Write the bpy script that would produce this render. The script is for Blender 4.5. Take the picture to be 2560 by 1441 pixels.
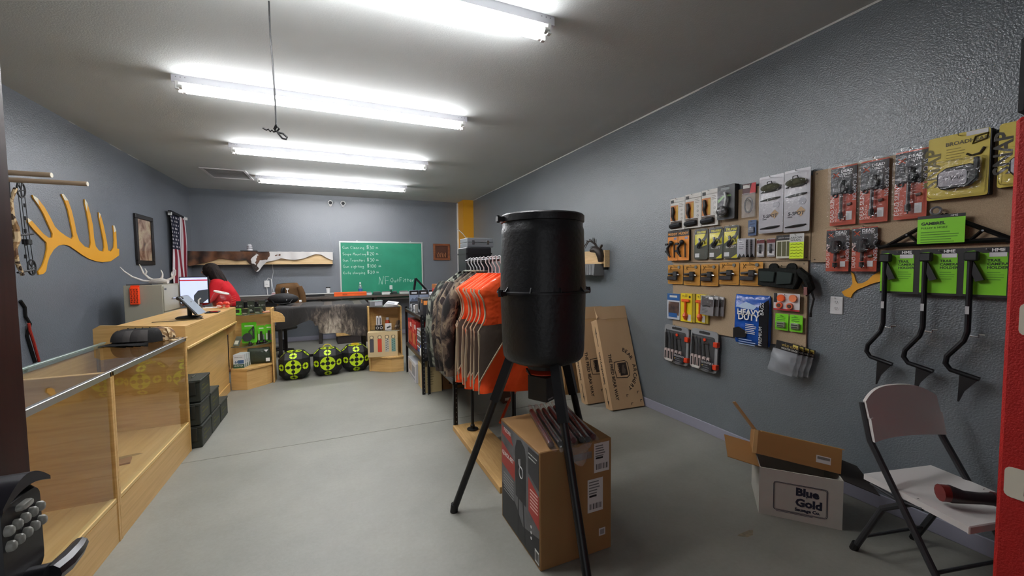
import bpy, bmesh, math, random
from mathutils import Vector, Matrix, Quaternion
random.seed(7)
for _o in list(bpy.data.objects): bpy.data.objects.remove(_o)
SC = bpy.context.scene
C = SC.collection
PI = math.pi
# ------------------------------------------------------------------ camera, world, exposure
cam_d = bpy.data.cameras.new('camera'); cam = bpy.data.objects.new('camera', cam_d); C.objects.link(cam)
cam_d.sensor_width = 36; cam_d.lens = 36*1009.3/2560; cam_d.clip_start = .02; cam_d.clip_end = 60
yw, pt, rl = (math.radians(a) for a in (23.719, 2.926, -0.608))
fw = Vector((math.sin(yw)*math.cos(pt), math.cos(yw)*math.cos(pt), -math.sin(pt)))
rt = Vector((math.cos(yw), -math.sin(yw), 0)); up = rt.cross(fw)
r2 = rt*math.cos(rl)+up*math.sin(rl); u2 = -rt*math.sin(rl)+up*math.cos(rl)
cam.matrix_world = Matrix(((r2.x, u2.x, -fw.x, 0), (r2.y, u2.y, -fw.y, 0), (r2.z, u2.z, -fw.z, 1.5), (0, 0, 0, 1)))
SC.camera = cam
wd = bpy.data.worlds.new('world'); SC.world = wd; wd.use_nodes = True
wd.node_tree.nodes['Background'].inputs[0].default_value = (.85, .87, .9, 1)
wd.node_tree.nodes['Background'].inputs[1].default_value = .7
vs = SC.view_settings; vs.view_transform = 'Standard'; vs.look = 'None'; vs.gamma = 1; vs.use_curve_mapping = False
vs.exposure = 0.32
TUBE_STRENGTH = 42.0

# ------------------------------------------------------------------ materials
def lin(h):
    h = h.lstrip('#'); r = []
    for i in (0, 2, 4):
        c = int(h[i:i+2], 16)/255
        r.append(c/12.92 if c <= .04045 else ((c+.055)/1.055)**2.4)
    return (*r, 1)
MATS = {}
def M(hexc, rough=.5, metal=0, spec=.5, bump=0, bscale=80, vary=0, vscale=6, coat=0, name=None):
    key = (hexc, rough, metal, spec, bump, bscale, vary, vscale, coat)
    if key in MATS: return MATS[key]
    m = bpy.data.materials.new(name or 'surface'); m.use_nodes = True
    nt = m.node_tree; b = nt.nodes['Principled BSDF']
    b.inputs['Base Color'].default_value = lin(hexc); b.inputs['Roughness'].default_value = rough
    b.inputs['Metallic'].default_value = metal; b.inputs['Specular IOR Level'].default_value = spec
    if coat: b.inputs['Coat Weight'].default_value = coat; b.inputs['Coat Roughness'].default_value = .1
    if bump or vary:
        tc = nt.nodes.new('ShaderNodeTexCoord')
    if bump:
        n = nt.nodes.new('ShaderNodeTexNoise'); n.inputs['Scale'].default_value = bscale; n.inputs['Detail'].default_value = 3
        bp = nt.nodes.new('ShaderNodeBump'); bp.inputs['Strength'].default_value = bump; bp.inputs['Distance'].default_value = .01
        nt.links.new(tc.outputs['Object'], n.inputs['Vector']); nt.links.new(n.outputs['Fac'], bp.inputs['Height']); nt.links.new(bp.outputs[0], b.inputs['Normal'])
    if vary:
        n = nt.nodes.new('ShaderNodeTexNoise'); n.inputs['Scale'].default_value = vscale; n.inputs['Detail'].default_value = 6
        mx = nt.nodes.new('ShaderNodeHueSaturation'); mx.inputs['Color'].default_value = lin(hexc)
        mr = nt.nodes.new('ShaderNodeMapRange'); mr.inputs['From Min'].default_value = .3; mr.inputs['From Max'].default_value = .7
        mr.inputs['To Min'].default_value = 1-vary; mr.inputs['To Max'].default_value = 1+vary
        nt.links.new(tc.outputs['Object'], n.inputs['Vector']); nt.links.new(n.outputs['Fac'], mr.inputs['Value'])
        nt.links.new(mr.outputs[0], mx.inputs['Value']); nt.links.new(mx.outputs[0], b.inputs['Base Color'])
    MATS[key] = m; return m
def ramp_mat(name, stops, scale=6, detail=4, stretch=(1, 1, 1), rough=.6, tex='noise', distort=0, bump=0, const=False, bscale=None, spec=.5, rot=(0, 0, 0), vary=False):
    m = bpy.data.materials.new(name); m.use_nodes = True; nt = m.node_tree; b = nt.nodes['Principled BSDF']
    tc = nt.nodes.new('ShaderNodeTexCoord'); mp = nt.nodes.new('ShaderNodeMapping'); mp.inputs['Scale'].default_value = stretch
    mp.inputs['Rotation'].default_value = rot
    nt.links.new(tc.outputs['Object'], mp.inputs['Vector'])
    if vary:
        oi = nt.nodes.new('ShaderNodeObjectInfo'); sc_ = nt.nodes.new('ShaderNodeMath'); sc_.operation = 'MULTIPLY'; sc_.inputs[1].default_value = 37; nt.links.new(oi.outputs['Random'], sc_.inputs[0]); nt.links.new(sc_.outputs[0], mp.inputs['Location'])
    if tex == 'noise':
        n = nt.nodes.new('ShaderNodeTexNoise'); n.inputs['Detail'].default_value = detail; n.inputs['Distortion'].default_value = distort; out = n.outputs['Fac']
    elif tex == 'wave':
        n = nt.nodes.new('ShaderNodeTexWave'); n.inputs['Distortion'].default_value = distort; n.inputs['Detail'].default_value = detail; n.inputs['Detail Scale'].default_value = 1.5; out = n.outputs['Fac']
    else:
        n = nt.nodes.new('ShaderNodeTexVoronoi'); out = n.outputs['Color']
    n.inputs['Scale'].default_value = scale
    nt.links.new(mp.outputs[0], n.inputs['Vector'])
    cr = nt.nodes.new('ShaderNodeValToRGB'); el = cr.color_ramp.elements
    if const: cr.color_ramp.interpolation = 'CONSTANT'
    while len(el) > 1: el.remove(el[-1])
    el[0].position = stops[0][0]; el[0].color = lin(stops[0][1])
    for p, h in stops[1:]:
        e = el.new(p); e.color = lin(h)
    nt.links.new(out, cr.inputs[0]); nt.links.new(cr.outputs[0], b.inputs['Base Color'])
    b.inputs['Roughness'].default_value = rough; b.inputs['Specular IOR Level'].default_value = spec
    if bump:
        bp = nt.nodes.new('ShaderNodeBump'); bp.inputs['Strength'].default_value = bump; bp.inputs['Distance'].default_value = .01
        if bscale:
            n2 = nt.nodes.new('ShaderNodeTexNoise'); n2.inputs['Scale'].default_value = bscale; nt.links.new(tc.outputs['Object'], n2.inputs['Vector']); nt.links.new(n2.outputs['Fac'], bp.inputs['Height'])
        else: nt.links.new(out, bp.inputs['Height'])
        nt.links.new(bp.outputs[0], b.inputs['Normal'])
    return m
def clear_mat(name, tint='#ffffff', rough=.05, ior=1.45, body=0.0, bodycol='#ffffff', bump=0):
    m = bpy.data.materials.new(name); m.use_nodes = True; nt = m.node_tree
    for n in list(nt.nodes): nt.nodes.remove(n)
    o = nt.nodes.new('ShaderNodeOutputMaterial'); t = nt.nodes.new('ShaderNodeBsdfTransparent'); g = nt.nodes.new('ShaderNodeBsdfGlossy')
    d = nt.nodes.new('ShaderNodeBsdfDiffuse'); mx0 = nt.nodes.new('ShaderNodeMixShader')
    f = nt.nodes.new('ShaderNodeFresnel'); mx = nt.nodes.new('ShaderNodeMixShader')
    t.inputs[0].default_value = lin(tint); g.inputs['Roughness'].default_value = rough; f.inputs[0].default_value = ior; d.inputs[0].default_value = lin(bodycol)
    mx0.inputs[0].default_value = body
    if bump:
        n = nt.nodes.new('ShaderNodeTexNoise'); n.inputs['Scale'].default_value = 40; bp = nt.nodes.new('ShaderNodeBump'); bp.inputs['Strength'].default_value = bump; bp.inputs['Distance'].default_value = .01
        tc = nt.nodes.new('ShaderNodeTexCoord'); nt.links.new(tc.outputs['Object'], n.inputs[0]); nt.links.new(n.outputs[0], bp.inputs['Height']); nt.links.new(bp.outputs[0], g.inputs['Normal']); nt.links.new(bp.outputs[0], f.inputs['Normal'])
    nt.links.new(t.outputs[0], mx0.inputs[1]); nt.links.new(d.outputs[0], mx0.inputs[2])
    gm = nt.nodes.new('ShaderNodeNewGeometry'); sb = nt.nodes.new('ShaderNodeMath'); sb.operation = 'SUBTRACT'; sb.inputs[0].default_value = 1; ml = nt.nodes.new('ShaderNodeMath'); ml.operation = 'MULTIPLY'
    nt.links.new(gm.outputs['Backfacing'], sb.inputs[1]); nt.links.new(sb.outputs[0], ml.inputs[0]); nt.links.new(f.outputs[0], ml.inputs[1])
    nt.links.new(ml.outputs[0], mx.inputs[0]); nt.links.new(mx0.outputs[0], mx.inputs[1]); nt.links.new(g.outputs[0], mx.inputs[2]); nt.links.new(mx.outputs[0], o.inputs[0])
    return m
def emit_mat(name, hexc, s):
    m = bpy.data.materials.new(name); m.use_nodes = True; nt = m.node_tree; b = nt.nodes['Principled BSDF']
    b.inputs['Base Color'].default_value = lin(hexc); b.inputs['Emission Color'].default_value = lin(hexc); b.inputs['Emission Strength'].default_value = s
    return m
GLASS = clear_mat('clear_glass', '#fafcfb', .02, 1.5)
GLASSE = clear_mat('glass_edge', '#9fb8b0', .05, 1.5)
BLIST = clear_mat('clear_plastic', '#ffffff', .09, 1.55, bump=.7)
BAG = clear_mat('plastic_bag', '#f4f4f4', .15, 1.5, .12, bump=.8)
WHITE = M('#e8e8e6', .45); BLACK = M('#0c0c0d', .45); BLK2 = M('#1a1a1b', .5); DGREY = M('#303234', .5); GREY = M('#8b8d8f', .5); LGREY = M('#b8b9ba', .5)
STEELB = M('#15161a', .38, 0, .5, .15, 60)
CHROME = M('#c8c8c8', .2, 1); ALU = M('#b9bcc0', .32, .9)
CARDB = ramp_mat('cardboard', [(.3, '#88633a'), (.7, '#9a7446')], 3, 5, (1, 1, .2), .8)
CARDL = ramp_mat('cardboard_light', [(.3, '#b0906a'), (.7, '#c0a079')], 3, 5, (1, 1, .2), .8)
WOOD = ramp_mat('maple_laminate', [(.2, '#bd9558'), (.5, '#cfa768'), (.8, '#dab478')], 3, 6, (1.2, 1.2, 14), .38, 'noise', .6, 0)
WOODH = ramp_mat('maple_laminate_long', [(.2, '#bd9558'), (.5, '#cfa768'), (.8, '#dab478')], 3, 6, (10, .6, 16), .38, 'noise', .6, 0)
PINE = ramp_mat('pine', [(.25, '#b98f52'), (.6, '#cba468'), (.85, '#d8b67e')], 4, 4, (14, 1, 1), .55, 'noise', 1.2)
PINEX = ramp_mat('pine_light', [(.25, '#c9a673'), (.6, '#dcbe8f'), (.85, '#e6cfa5')], 4, 4, (1, 14, 14), .55, 'noise', 1.0)
DKWOOD = ramp_mat('door_mahogany', [(.3, '#2c1210'), (.7, '#42201b')], 4, 6, (20, 20, 1), .3)
MDF = ramp_mat('particle_board', [(.3, '#988468'), (.5, '#a79174'), (.7, '#b59e80')], 260, 2, (1, 1, 1), .8)
YEL = M('#e0a020', .5)

# ------------------------------------------------------------------ mesh helpers
class MB:
    def __init__(s): s.v = []; s.f = []
    def add(s, vs, fs):
        o = len(s.v); s.v += [tuple(p) for p in vs]; s.f += [tuple(i+o for i in f) for f in fs]; return s
    def box(s, x0, y0, z0, x1, y1, z1):
        return s.add([(x0, y0, z0), (x1, y0, z0), (x1, y1, z0), (x0, y1, z0), (x0, y0, z1), (x1, y0, z1), (x1, y1, z1), (x0, y1, z1)],
                     [(0, 3, 2, 1), (4, 5, 6, 7), (0, 1, 5, 4), (1, 2, 6, 5), (2, 3, 7, 6), (3, 0, 4, 7)])
    def prism(s, pts, a, b, pl='xz'):
        f = {'xz': lambda p, t: (p[0], t, p[1]), 'xy': lambda p, t: (p[0], p[1], t), 'yz': lambda p, t: (t, p[0], p[1])}[pl]
        n = len(pts)
        s.add([f(p, a) for p in pts]+[f(p, b) for p in pts], [tuple(range(n)), tuple(range(2*n-1, n-1, -1))]+[(i, i+n, (i+1) % n+n, (i+1) % n) for i in range(n)])
        return s
    def bevprism(s, pts, a, b, bev, pl='xz', inset=None):
        "prism whose far side b is shrunk toward its centre by bev (soft dome)"
        f = {'xz': lambda p, t: (p[0], t, p[1]), 'xy': lambda p, t: (p[0], p[1], t), 'yz': lambda p, t: (t, p[0], p[1])}[pl]
        n = len(pts); cx = sum(p[0] for p in pts)/n; cy = sum(p[1] for p in pts)/n
        def sh(p):
            dx, dy = p[0]-cx, p[1]-cy; l = math.hypot(dx, dy) or 1; k = max(0, l-bev)/l
            return (cx+dx*k, cy+dy*k)
        m = a+(b-a)*.7
        s.add([f(p, a) for p in pts]+[f(p, m) for p in pts]+[f(sh(p), b) for p in pts],
              [tuple(range(n)), tuple(range(3*n-1, 2*n-1, -1))]+[(i, i+n, (i+1) % n+n, (i+1) % n) for i in range(n)]+[(i+n, i+2*n, (i+1) % n+2*n, (i+1) % n+n) for i in range(n)])
        return s
    def cyl(s, p0, p1, r, n=12, r1=None):
        return s.tube([p0, p1], r, n, r1)
    def tube(s, pts, r, n=8, r1=None, closed=False):
        pts = [Vector(p) for p in pts]; k = len(pts); rings = []
        prev = None
        for i, p in enumerate(pts):
            if closed: t = pts[(i+1) % k]-pts[i-1]
            else: t = pts[min(i+1, k-1)]-pts[max(i-1, 0)]
            if t.length < 1e-9: t = Vector((0, 0, 1))
            t.normalize()
            if prev is None:
                a = Vector((0, 0, 1)) if abs(t.z) < .9 else Vector((1, 0, 0)); u = t.cross(a).normalized()
            else:
                u = (prev-t*prev.dot(t))
                u = u.normalized() if u.length > 1e-6 else t.orthogonal().normalized()
            prev = u; w = t.cross(u)
            rr_ = r if r1 is None else r+(r1-r)*i/max(1, k-1)
            if isinstance(r, (list, tuple)): rr_ = r[i]
            rings.append([p+(u*math.cos(2*PI*j/n)+w*math.sin(2*PI*j/n))*rr_ for j in range(n)])
        vs = [q for R in rings for q in R]; fs = []
        for i in range(k if closed else k-1):
            i2 = (i+1) % k
            for j in range(n): fs.append((i*n+j, i*n+(j+1) % n, i2*n+(j+1) % n, i2*n+j))
        if not closed: fs += [tuple(range(n-1, -1, -1)), tuple((k-1)*n+j for j in range(n))]
        return s.add(vs, fs)
    def lathe(s, prof, n=24, c=(0, 0, 0), cap=True):
        k = len(prof); vs = [(c[0]+r*math.cos(2*PI*j/n), c[1]+r*math.sin(2*PI*j/n), c[2]+z) for r, z in prof for j in range(n)]
        fs = [(i*n+j, i*n+(j+1) % n, (i+1)*n+(j+1) % n, (i+1)*n+j) for i in range(k-1) for j in range(n)]
        if cap: fs += [tuple(range(n-1, -1, -1)), tuple((k-1)*n+j for j in range(n))]
        return s.add(vs, fs)
    def grid(s, fn, nu, nv, wrap=False):
        vs = [fn(i/(nu if wrap else nu-1), j/(nv-1)) for j in range(nv) for i in range(nu)]
        fs = [(j*nu+i, j*nu+(i+1) % nu, (j+1)*nu+(i+1) % nu, (j+1)*nu+i) for j in range(nv-1) for i in range(nu if wrap else nu-1)]
        return s.add(vs, fs)
    def sph(s, c, r, n=10, m=7, sc=(1, 1, 1)):
        return s.lathe_s(c, r, n, m, sc)
    def lathe_s(s, c, r, n, m, sc):
        vs = []; fs = []
        for i in range(m+1):
            a = PI*i/m
            for j in range(n): vs.append((c[0]+sc[0]*r*math.sin(a)*math.cos(2*PI*j/n), c[1]+sc[1]*r*math.sin(a)*math.sin(2*PI*j/n), c[2]-sc[2]*r*math.cos(a)))
        for i in range(m):
            for j in range(n): fs.append((i*n+j, i*n+(j+1) % n, (i+1)*n+(j+1) % n, (i+1)*n+j))
        return s.add(vs, fs)
    def xf(s, mat, start=0):
        for i in range(start, len(s.v)): s.v[i] = tuple(mat @ Vector(s.v[i]))
        return s
    def build(s, name, mat, parent=None, smooth=35, bevel=0, loc=None, rz=0):
        me = bpy.data.meshes.new(name); me.from_pydata(s.v, [], s.f); me.validate(); me.materials.append(mat)
        bm = bmesh.new(); bm.from_mesh(me); bmesh.ops.remove_doubles(bm, verts=bm.verts, dist=1e-6); bmesh.ops.recalc_face_normals(bm, faces=bm.faces)
        if bevel: bmesh.ops.bevel(bm, geom=list(bm.edges), offset=bevel, segments=1, affect='EDGES')
        bm.to_mesh(me); bm.free()
        if smooth:
            me.polygons.foreach_set('use_smooth', [True]*len(me.polygons)); me.set_sharp_from_angle(angle=math.radians(smooth))
        return link(name, me, parent, loc, rz)
def link(name, me, parent=None, loc=None, rz=0):
    o = bpy.data.objects.new(name, me); C.objects.link(o)
    if parent: o.parent = parent
    if loc: o.location = loc
    if rz: o.rotation_euler = (0, 0, rz)
    return o
def rr(x0, z0, x1, z1, r, n=3):
    p = []
    for cx, cz, a in ((x1-r, z1-r, 0), (x0+r, z1-r, 90), (x0+r, z0+r, 180), (x1-r, z0+r, 270)):
        for k in range(n+1):
            t = math.radians(a+90*k/n); p.append((cx+r*math.cos(t), cz+r*math.sin(t)))
    return p
def circ(cx, cz, r, n=20, r2=None): return [(cx+r*math.cos(2*PI*k/n), cz+(r2 or r)*math.sin(2*PI*k/n)) for k in range(n)]
def thing(name, label, cat, loc=(0, 0, 0), rz=0, group=None, rot=None):
    o = bpy.data.objects.new(name, None); C.objects.link(o); o.empty_display_size = .05
    o.location = loc; o.rotation_euler = rot or (0, 0, rz); return tag(o, label, cat, group)
def tag(o, label, cat, group=None):
    o['label'] = label; o['category'] = cat
    if group: o['group'] = group
    return o
def struct(o): o['kind'] = 'structure'; return o
def copy_thing(root, loc, label=None, rz=None):
    def rec(o, p):
        c = o.copy(); C.objects.link(c); c.parent = p
        for ch in list(o.children): rec(ch, c)
        return c
    r = rec(root, None); r.location = loc
    if rz is not None: r.rotation_euler = (0, 0, rz)
    if label: r['label'] = label
    return r
def text(p, s, x, z, size, mat, y=0., ax='l', rot=0, name='lettering', bold=0, sx=1., shear=0, plane='xz', face=None, flip=False):
    cu = bpy.data.curves.new('t', 'FONT'); cu.body = s; cu.size = size; cu.resolution_u = 2; cu.align_x = {'l': 'LEFT', 'c': 'CENTER', 'r': 'RIGHT'}[ax]; cu.offset = bold; cu.shear = shear
    cu.extrude = .0003
    t = bpy.data.objects.new('t', cu); me = bpy.data.meshes.new_from_object(t); me.name = name
    bpy.data.objects.remove(t); bpy.data.curves.remove(cu)
    R = Matrix.Rotation(rot, 4, 'Z') @ Matrix.Diagonal((sx, 1, 1, 1))
    if plane == 'xz': B = Matrix(((1, 0, 0, x), (0, 0, -1, y), (0, 1, 0, z), (0, 0, 0, 1)))
    else: B = face
    me.transform(B @ R); me.materials.append(mat)
    return link(name, me, p)
# flat-fronted package helpers; local x right, z up, viewer at -y
def card(p, x0, z0, x1, z1, mat, y=0., t=.002, r=.004, name='card'): return MB().prism(rr(x0, z0, x1, z1, r, 2), y, y-t).build(name, mat, p, 0)
def patch(p, x0, z0, x1, z1, mat, y, name='print_panel', t=.0006): return MB().box(x0, y-t, z0, x1, y, z1).build(name, mat, p, 0)
def poly(p, pts, mat, y, name='print_shape', t=.0006): return MB().prism(pts, y, y-t).build(name, mat, p, 0)
def blister(p, x0, z0, x1, z1, d, y, r=.012, name='blister', mat=None):
    return MB().bevprism(rr(x0, z0, x1, z1, r, 3), y, y-d, min(.008, (x1-x0)*.1)).build(name, mat or BLIST, p, 50)
def lines(p, x0, z0, x1, n, dz, h, mat, y, name='fine_print', seed=1):
    rnd = random.Random(seed); m = MB()
    for i in range(n): m.box(x0, y-.0005, z0-i*dz-h, x0+(x1-x0)*(.7+.3*rnd.random()), y, z0-i*dz)
    return m.build(name, mat, p, 0)
XL, XR, YF, YB, HC = -2.477, 3.017, -.15, 9.52, 3.069
RW = -PI/2; LW = PI/2
# ------------------------------------------------------------------ the room
def wall_mat(name, col, bump=.5, rough=.36):
    m = bpy.data.materials.new(name); m.use_nodes = True; nt = m.node_tree; b = nt.nodes['Principled BSDF']
    tc = nt.nodes.new('ShaderNodeTexCoord'); n = nt.nodes.new('ShaderNodeTexNoise'); n.inputs['Scale'].default_value = 110; n.inputs['Detail'].default_value = 2
    bp = nt.nodes.new('ShaderNodeBump'); bp.inputs['Strength'].default_value = bump; bp.inputs['Distance'].default_value = .006
    nt.links.new(tc.outputs['Object'], n.inputs[0]); nt.links.new(n.outputs[0], bp.inputs['Height']); nt.links.new(bp.outputs[0], b.inputs['Normal'])
    n2 = nt.nodes.new('ShaderNodeTexNoise'); n2.inputs['Scale'].default_value = 1.5; n2.inputs['Detail'].default_value = 4; nt.links.new(tc.outputs['Object'], n2.inputs[0])
    mr = nt.nodes.new('ShaderNodeMapRange'); mr.inputs['To Min'].default_value = .92; mr.inputs['To Max'].default_value = 1.08
    hs = nt.nodes.new('ShaderNodeHueSaturation'); hs.inputs['Color'].default_value = lin(col); nt.links.new(n2.outputs[0], mr.inputs[0]); nt.links.new(mr.outputs[0], hs.inputs['Value']); nt.links.new(hs.outputs[0], b.inputs['Base Color'])
    b.inputs['Roughness'].default_value = rough
    if rough < .5: b.inputs['Specular IOR Level'].default_value = .9
    return m
WALL = wall_mat('slate_wall_paint', '#6a7078', .45, .33); WALLR = wall_mat('slate_wall_paint_right', '#6d7479', .5, .31)
CEIL = wall_mat('ceiling_paint', '#cbcfcd', .2, .75)
def floor_mat():
    m = bpy.data.materials.new('sealed_concrete'); m.use_nodes = True; nt = m.node_tree; b = nt.nodes['Principled BSDF']
    tc = nt.nodes.new('ShaderNodeTexCoord')
    def noise(sc, det): 
        n = nt.nodes.new('ShaderNodeTexNoise'); n.inputs['Scale'].default_value = sc; n.inputs['Detail'].default_value = det; n.inputs['Roughness'].default_value = .65; nt.links.new(tc.outputs['Object'], n.inputs[0]); return n
    a = noise(1.3, 8); c = noise(45, 4)
    cr = nt.nodes.new('ShaderNodeValToRGB'); e = cr.color_ramp.elements; e[0].position = .3; e[0].color = lin('#787870'); e[1].position = .7; e[1].color = lin('#8d8c83')
    nt.links.new(a.outputs[0], cr.inputs[0])
    hs = nt.nodes.new('ShaderNodeHueSaturation'); mr = nt.nodes.new('ShaderNodeMapRange'); mr.inputs['To Min'].default_value = .88; mr.inputs['To Max'].default_value = 1.12
    nt.links.new(c.outputs[0], mr.inputs[0]); nt.links.new(mr.outputs[0], hs.inputs['Value']); nt.links.new(cr.outputs[0], hs.inputs['Color']); nt.links.new(hs.outputs[0], b.inputs['Base Color'])
    mr2 = nt.nodes.new('ShaderNodeMapRange'); mr2.inputs['To Min'].default_value = .38; mr2.inputs['To Max'].default_value = .6; nt.links.new(a.outputs[0], mr2.inputs[0]); nt.links.new(mr2.outputs[0], b.inputs['Roughness'])
    bp = nt.nodes.new('ShaderNodeBump'); bp.inputs['Strength'].default_value = .08; bp.inputs['Distance'].default_value = .01; nt.links.new(c.outputs[0], bp.inputs['Height']); nt.links.new(bp.outputs[0], b.inputs['Normal'])
    return m
CONC = floor_mat()
fl = struct(MB().box(XL-.1, YF-1.6, -.12, XR+.1, YB+.1, -.008).build('floor', M('#4b4a46', .8), None, 0))
MB().box(XL-.1, YF-1.6, -.008, XR+.1, 3.853, 0).build('slab', CONC, fl, 0, .0015)
MB().box(XL-.1, 3.859, -.008, XR+.1, YB+.1, 0).build('slab', CONC, fl, 0, .0015)
MB().prism([(2.063+.05*math.cos(a)*(1+.4*math.sin(3*a)), 1.472+.025*math.sin(a)*(1+.3*math.cos(2*a))) for a in [k*PI/8 for k in range(16)]], 0, .0004, 'xy').build('stain', M('#776b57', .7, 0, .5, 0, 80, .3, 40), fl, 0)
struct(MB().box(XL-.1, YF-.1, HC, XR+.1, YB+.1, HC+.1).build('ceiling', CEIL, None, 0))
struct(MB().box(XL-.12, YF-.12, 0, XL, YB+.12, HC).build('wall_left', WALL, None, 0))
struct(MB().box(XR, YF-.12, 0, XR+.12, YB+.12, HC).build('wall_right', WALLR, None, 0))
struct(MB().box(XL, YB, 0, XR, YB+.12, HC).build('wall_back', WALL, None, 0))
wf = MB().box(XL, YF-.12, 0, -.52, YF, HC).box(.5, YF-.12, 0, XR, YF, HC).box(-.52, YF-.12, 2.1, .5, YF, HC)
struct(wf.build('wall_front', WALL, None, 0))
BB = M('#9494a2', .5)
struct(MB().box(XR-.012, YF, 0, XR, 9.06, .092).build('baseboard_right', BB, None, 0, .003))
struct(MB().box(XL, YB-.012, 0, 2.77, YB, .092).build('baseboard_back', BB, None, 0, .003))
struct(MB().box(XL, YF, 0, XL+.012, YB-.012, .092).build('baseboard_left', BB, None, 0, .003))
cm = MB().box(2.77, 9.06, 0, 3.017, YB, HC)
struct(cm.build('trim_1', M('#d99a1e', .45), None, 0))
struct(MB().box(2.745, 9.47, 0, 2.77, YB, HC-.02).build('trim_2', WHITE, None, 0))
# ragged white caulk line where right wall meets ceiling
rnd = random.Random(3); m = MB(); yy = 0.2
while yy < 9.0:
    L_ = rnd.uniform(.5, 1.3); h = rnd.choice([.006, .010, .015]); j = rnd.uniform(0, .006)
    m.box(XR-.004, yy, HC-h-j, XR, min(9.05, yy+L_), HC); yy += L_
struct(m.build('trim_3', M('#cfcfcb', .6), None, 0))
rnd = random.Random(5); m = MB(); yy = 4.4
while yy < 7.2:
    L_ = rnd.uniform(.1, .5)
    if rnd.random() < .55: m.box(XL, yy, HC-.008, XL+.004, yy+L_, HC)
    yy += L_+rnd.uniform(.05, .3)
struct(m.build('trim_4', M('#a9a9a6', .6), None, 0))

# ------------------------------------------------------------------ ceiling lights
TUBE = emit_mat('lit_tube', '#fdfdff', TUBE_STRENGTH)
def fixture(y, label):
    t = thing('fluorescent_light', label, 'ceiling light', (.085, y, HC), 0, 'fluorescent strip lights on the ceiling')
    L = 1.228
    MB().prism([(-.055, 0), (.055, 0), (.055, -.056), (-.055, -.056)], -L, L, 'yz').build('housing', M('#d2d2d8', .35), t, 0)
    for s in (-1, 1):
        tb = MB().cyl((-L+.07, s*.040, -.088), (L-.07, s*.040, -.088), .019, 12).build('tube', TUBE, t)
        for e in (-1, 1):
            MB().cyl((e*(L-.07), s*.040, -.088), (e*(L-.035), s*.040, -.088), .0195, 12).build('tube_cap', M('#c9c9c4', .4), tb)
            MB().box(e*(L-.035)-.014, s*.040-.016, -.112, e*(L-.035)+.014, s*.040+.016, -.045).build('socket', WHITE, t, 0, .003)
    for e in (-1, 1):
        for k in range(3): MB().cyl((e*(L-.03-.03*k), -.0552, -.017), (e*(L-.03-.03*k), -.0542, -.017), .004, 6).build('screw_hole', M('#6c6c72', .5), t)
    return t
for y, lb in ((2.335, 'nearest fluorescent strip light, cut off by the top of the picture'), (4.155, 'second nearest fluorescent strip light, the one behind the hanging black cord'),
              (6.06, 'third fluorescent strip light from the camera, in front of the vent'), (7.93, 'farthest fluorescent strip light, closest to the back wall')):
    fixture(y, lb)
t = thing('ceiling_vent', 'white square ceiling vent grille left of the farthest strip light', 'vent', (-1.53, 7.94, HC))
MB().box(-.3, -.37, -.012, .3, -.33, 0).box(-.3, .33, -.012, .3, .37, 0).box(-.3, -.33, -.012, -.26, .33, 0).box(.26, -.33, -.012, .3, .33, 0).build('frame', M('#dcdada', .5), t, 0)
for k in range(16): MB().add([(-.26, -.32+k*.04, -.011), (.26, -.32+k*.04, -.011), (.26, -.30+k*.04, -.002), (-.26, -.30+k*.04, -.002), (-.26, -.32+k*.04, -.009), (.26, -.32+k*.04, -.009), (.26, -.30+k*.04, 0), (-.26, -.30+k*.04, 0)], [(0, 1, 2, 3), (4, 5, 6, 7), (0, 1, 5, 4), (2, 3, 7, 6)]).build('slat', M('#d0cecf', .5), t, 0)
t = thing('rope', 'black rope hanging from the ceiling ending in a knotted loop', 'cord', (-.29, 2.8, 2.28))
MB().tube([(-.012, 0, .789), (-.012, 0, .6), (-.004, 0, .4), (.0, 0, .2), (.0, 0, .08)], .0045, 8).build('strand', BLACK, t)
MB().tube([(0, 0, .08), (-.012, .01, .06), (0, .012, .045), (.015, 0, .06), (.004, -.01, .07), (-.008, 0, .05), (.01, .005, .04), (.035, .006, .035), (.055, 0, .015), (.05, -.006, 0), (.03, -.004, .005), (.008, 0, .035)], .0055, 8).build('knotted_loop', BLACK, t)
MB().tube([(0, 0, .045), (-.015, .006, .04), (-.022, -.005, .047), (-.032, .006, .04), (-.04, -.004, .05), (-.05, .004, .046), (-.07, 0, .055)], .005, 8).build('frayed_tail', BLACK, t)
for x, lb in ((-.03, 'left one of two small white cameras high on the back wall'), (.215, 'right one of two small white cameras high on the back wall')):
    t = thing('security_camera', lb, 'camera', (x, YB, 2.87), 0, 'cameras on the back wall')
    MB().cyl((0, 0, 0), (0, -.03, 0), .03, 14).cyl((0, -.03, 0), (0, -.05, .03), .012, 10).build('mount', WHITE, t)
    MB().cyl((0, -.03, .045), (0, -.11, .035), .048, 18).build('housing', WHITE, t)
    MB().cyl((0, -.105, .036), (0, -.113, .035), .036, 18).build('lens', M('#101318', .15), t)

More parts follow.
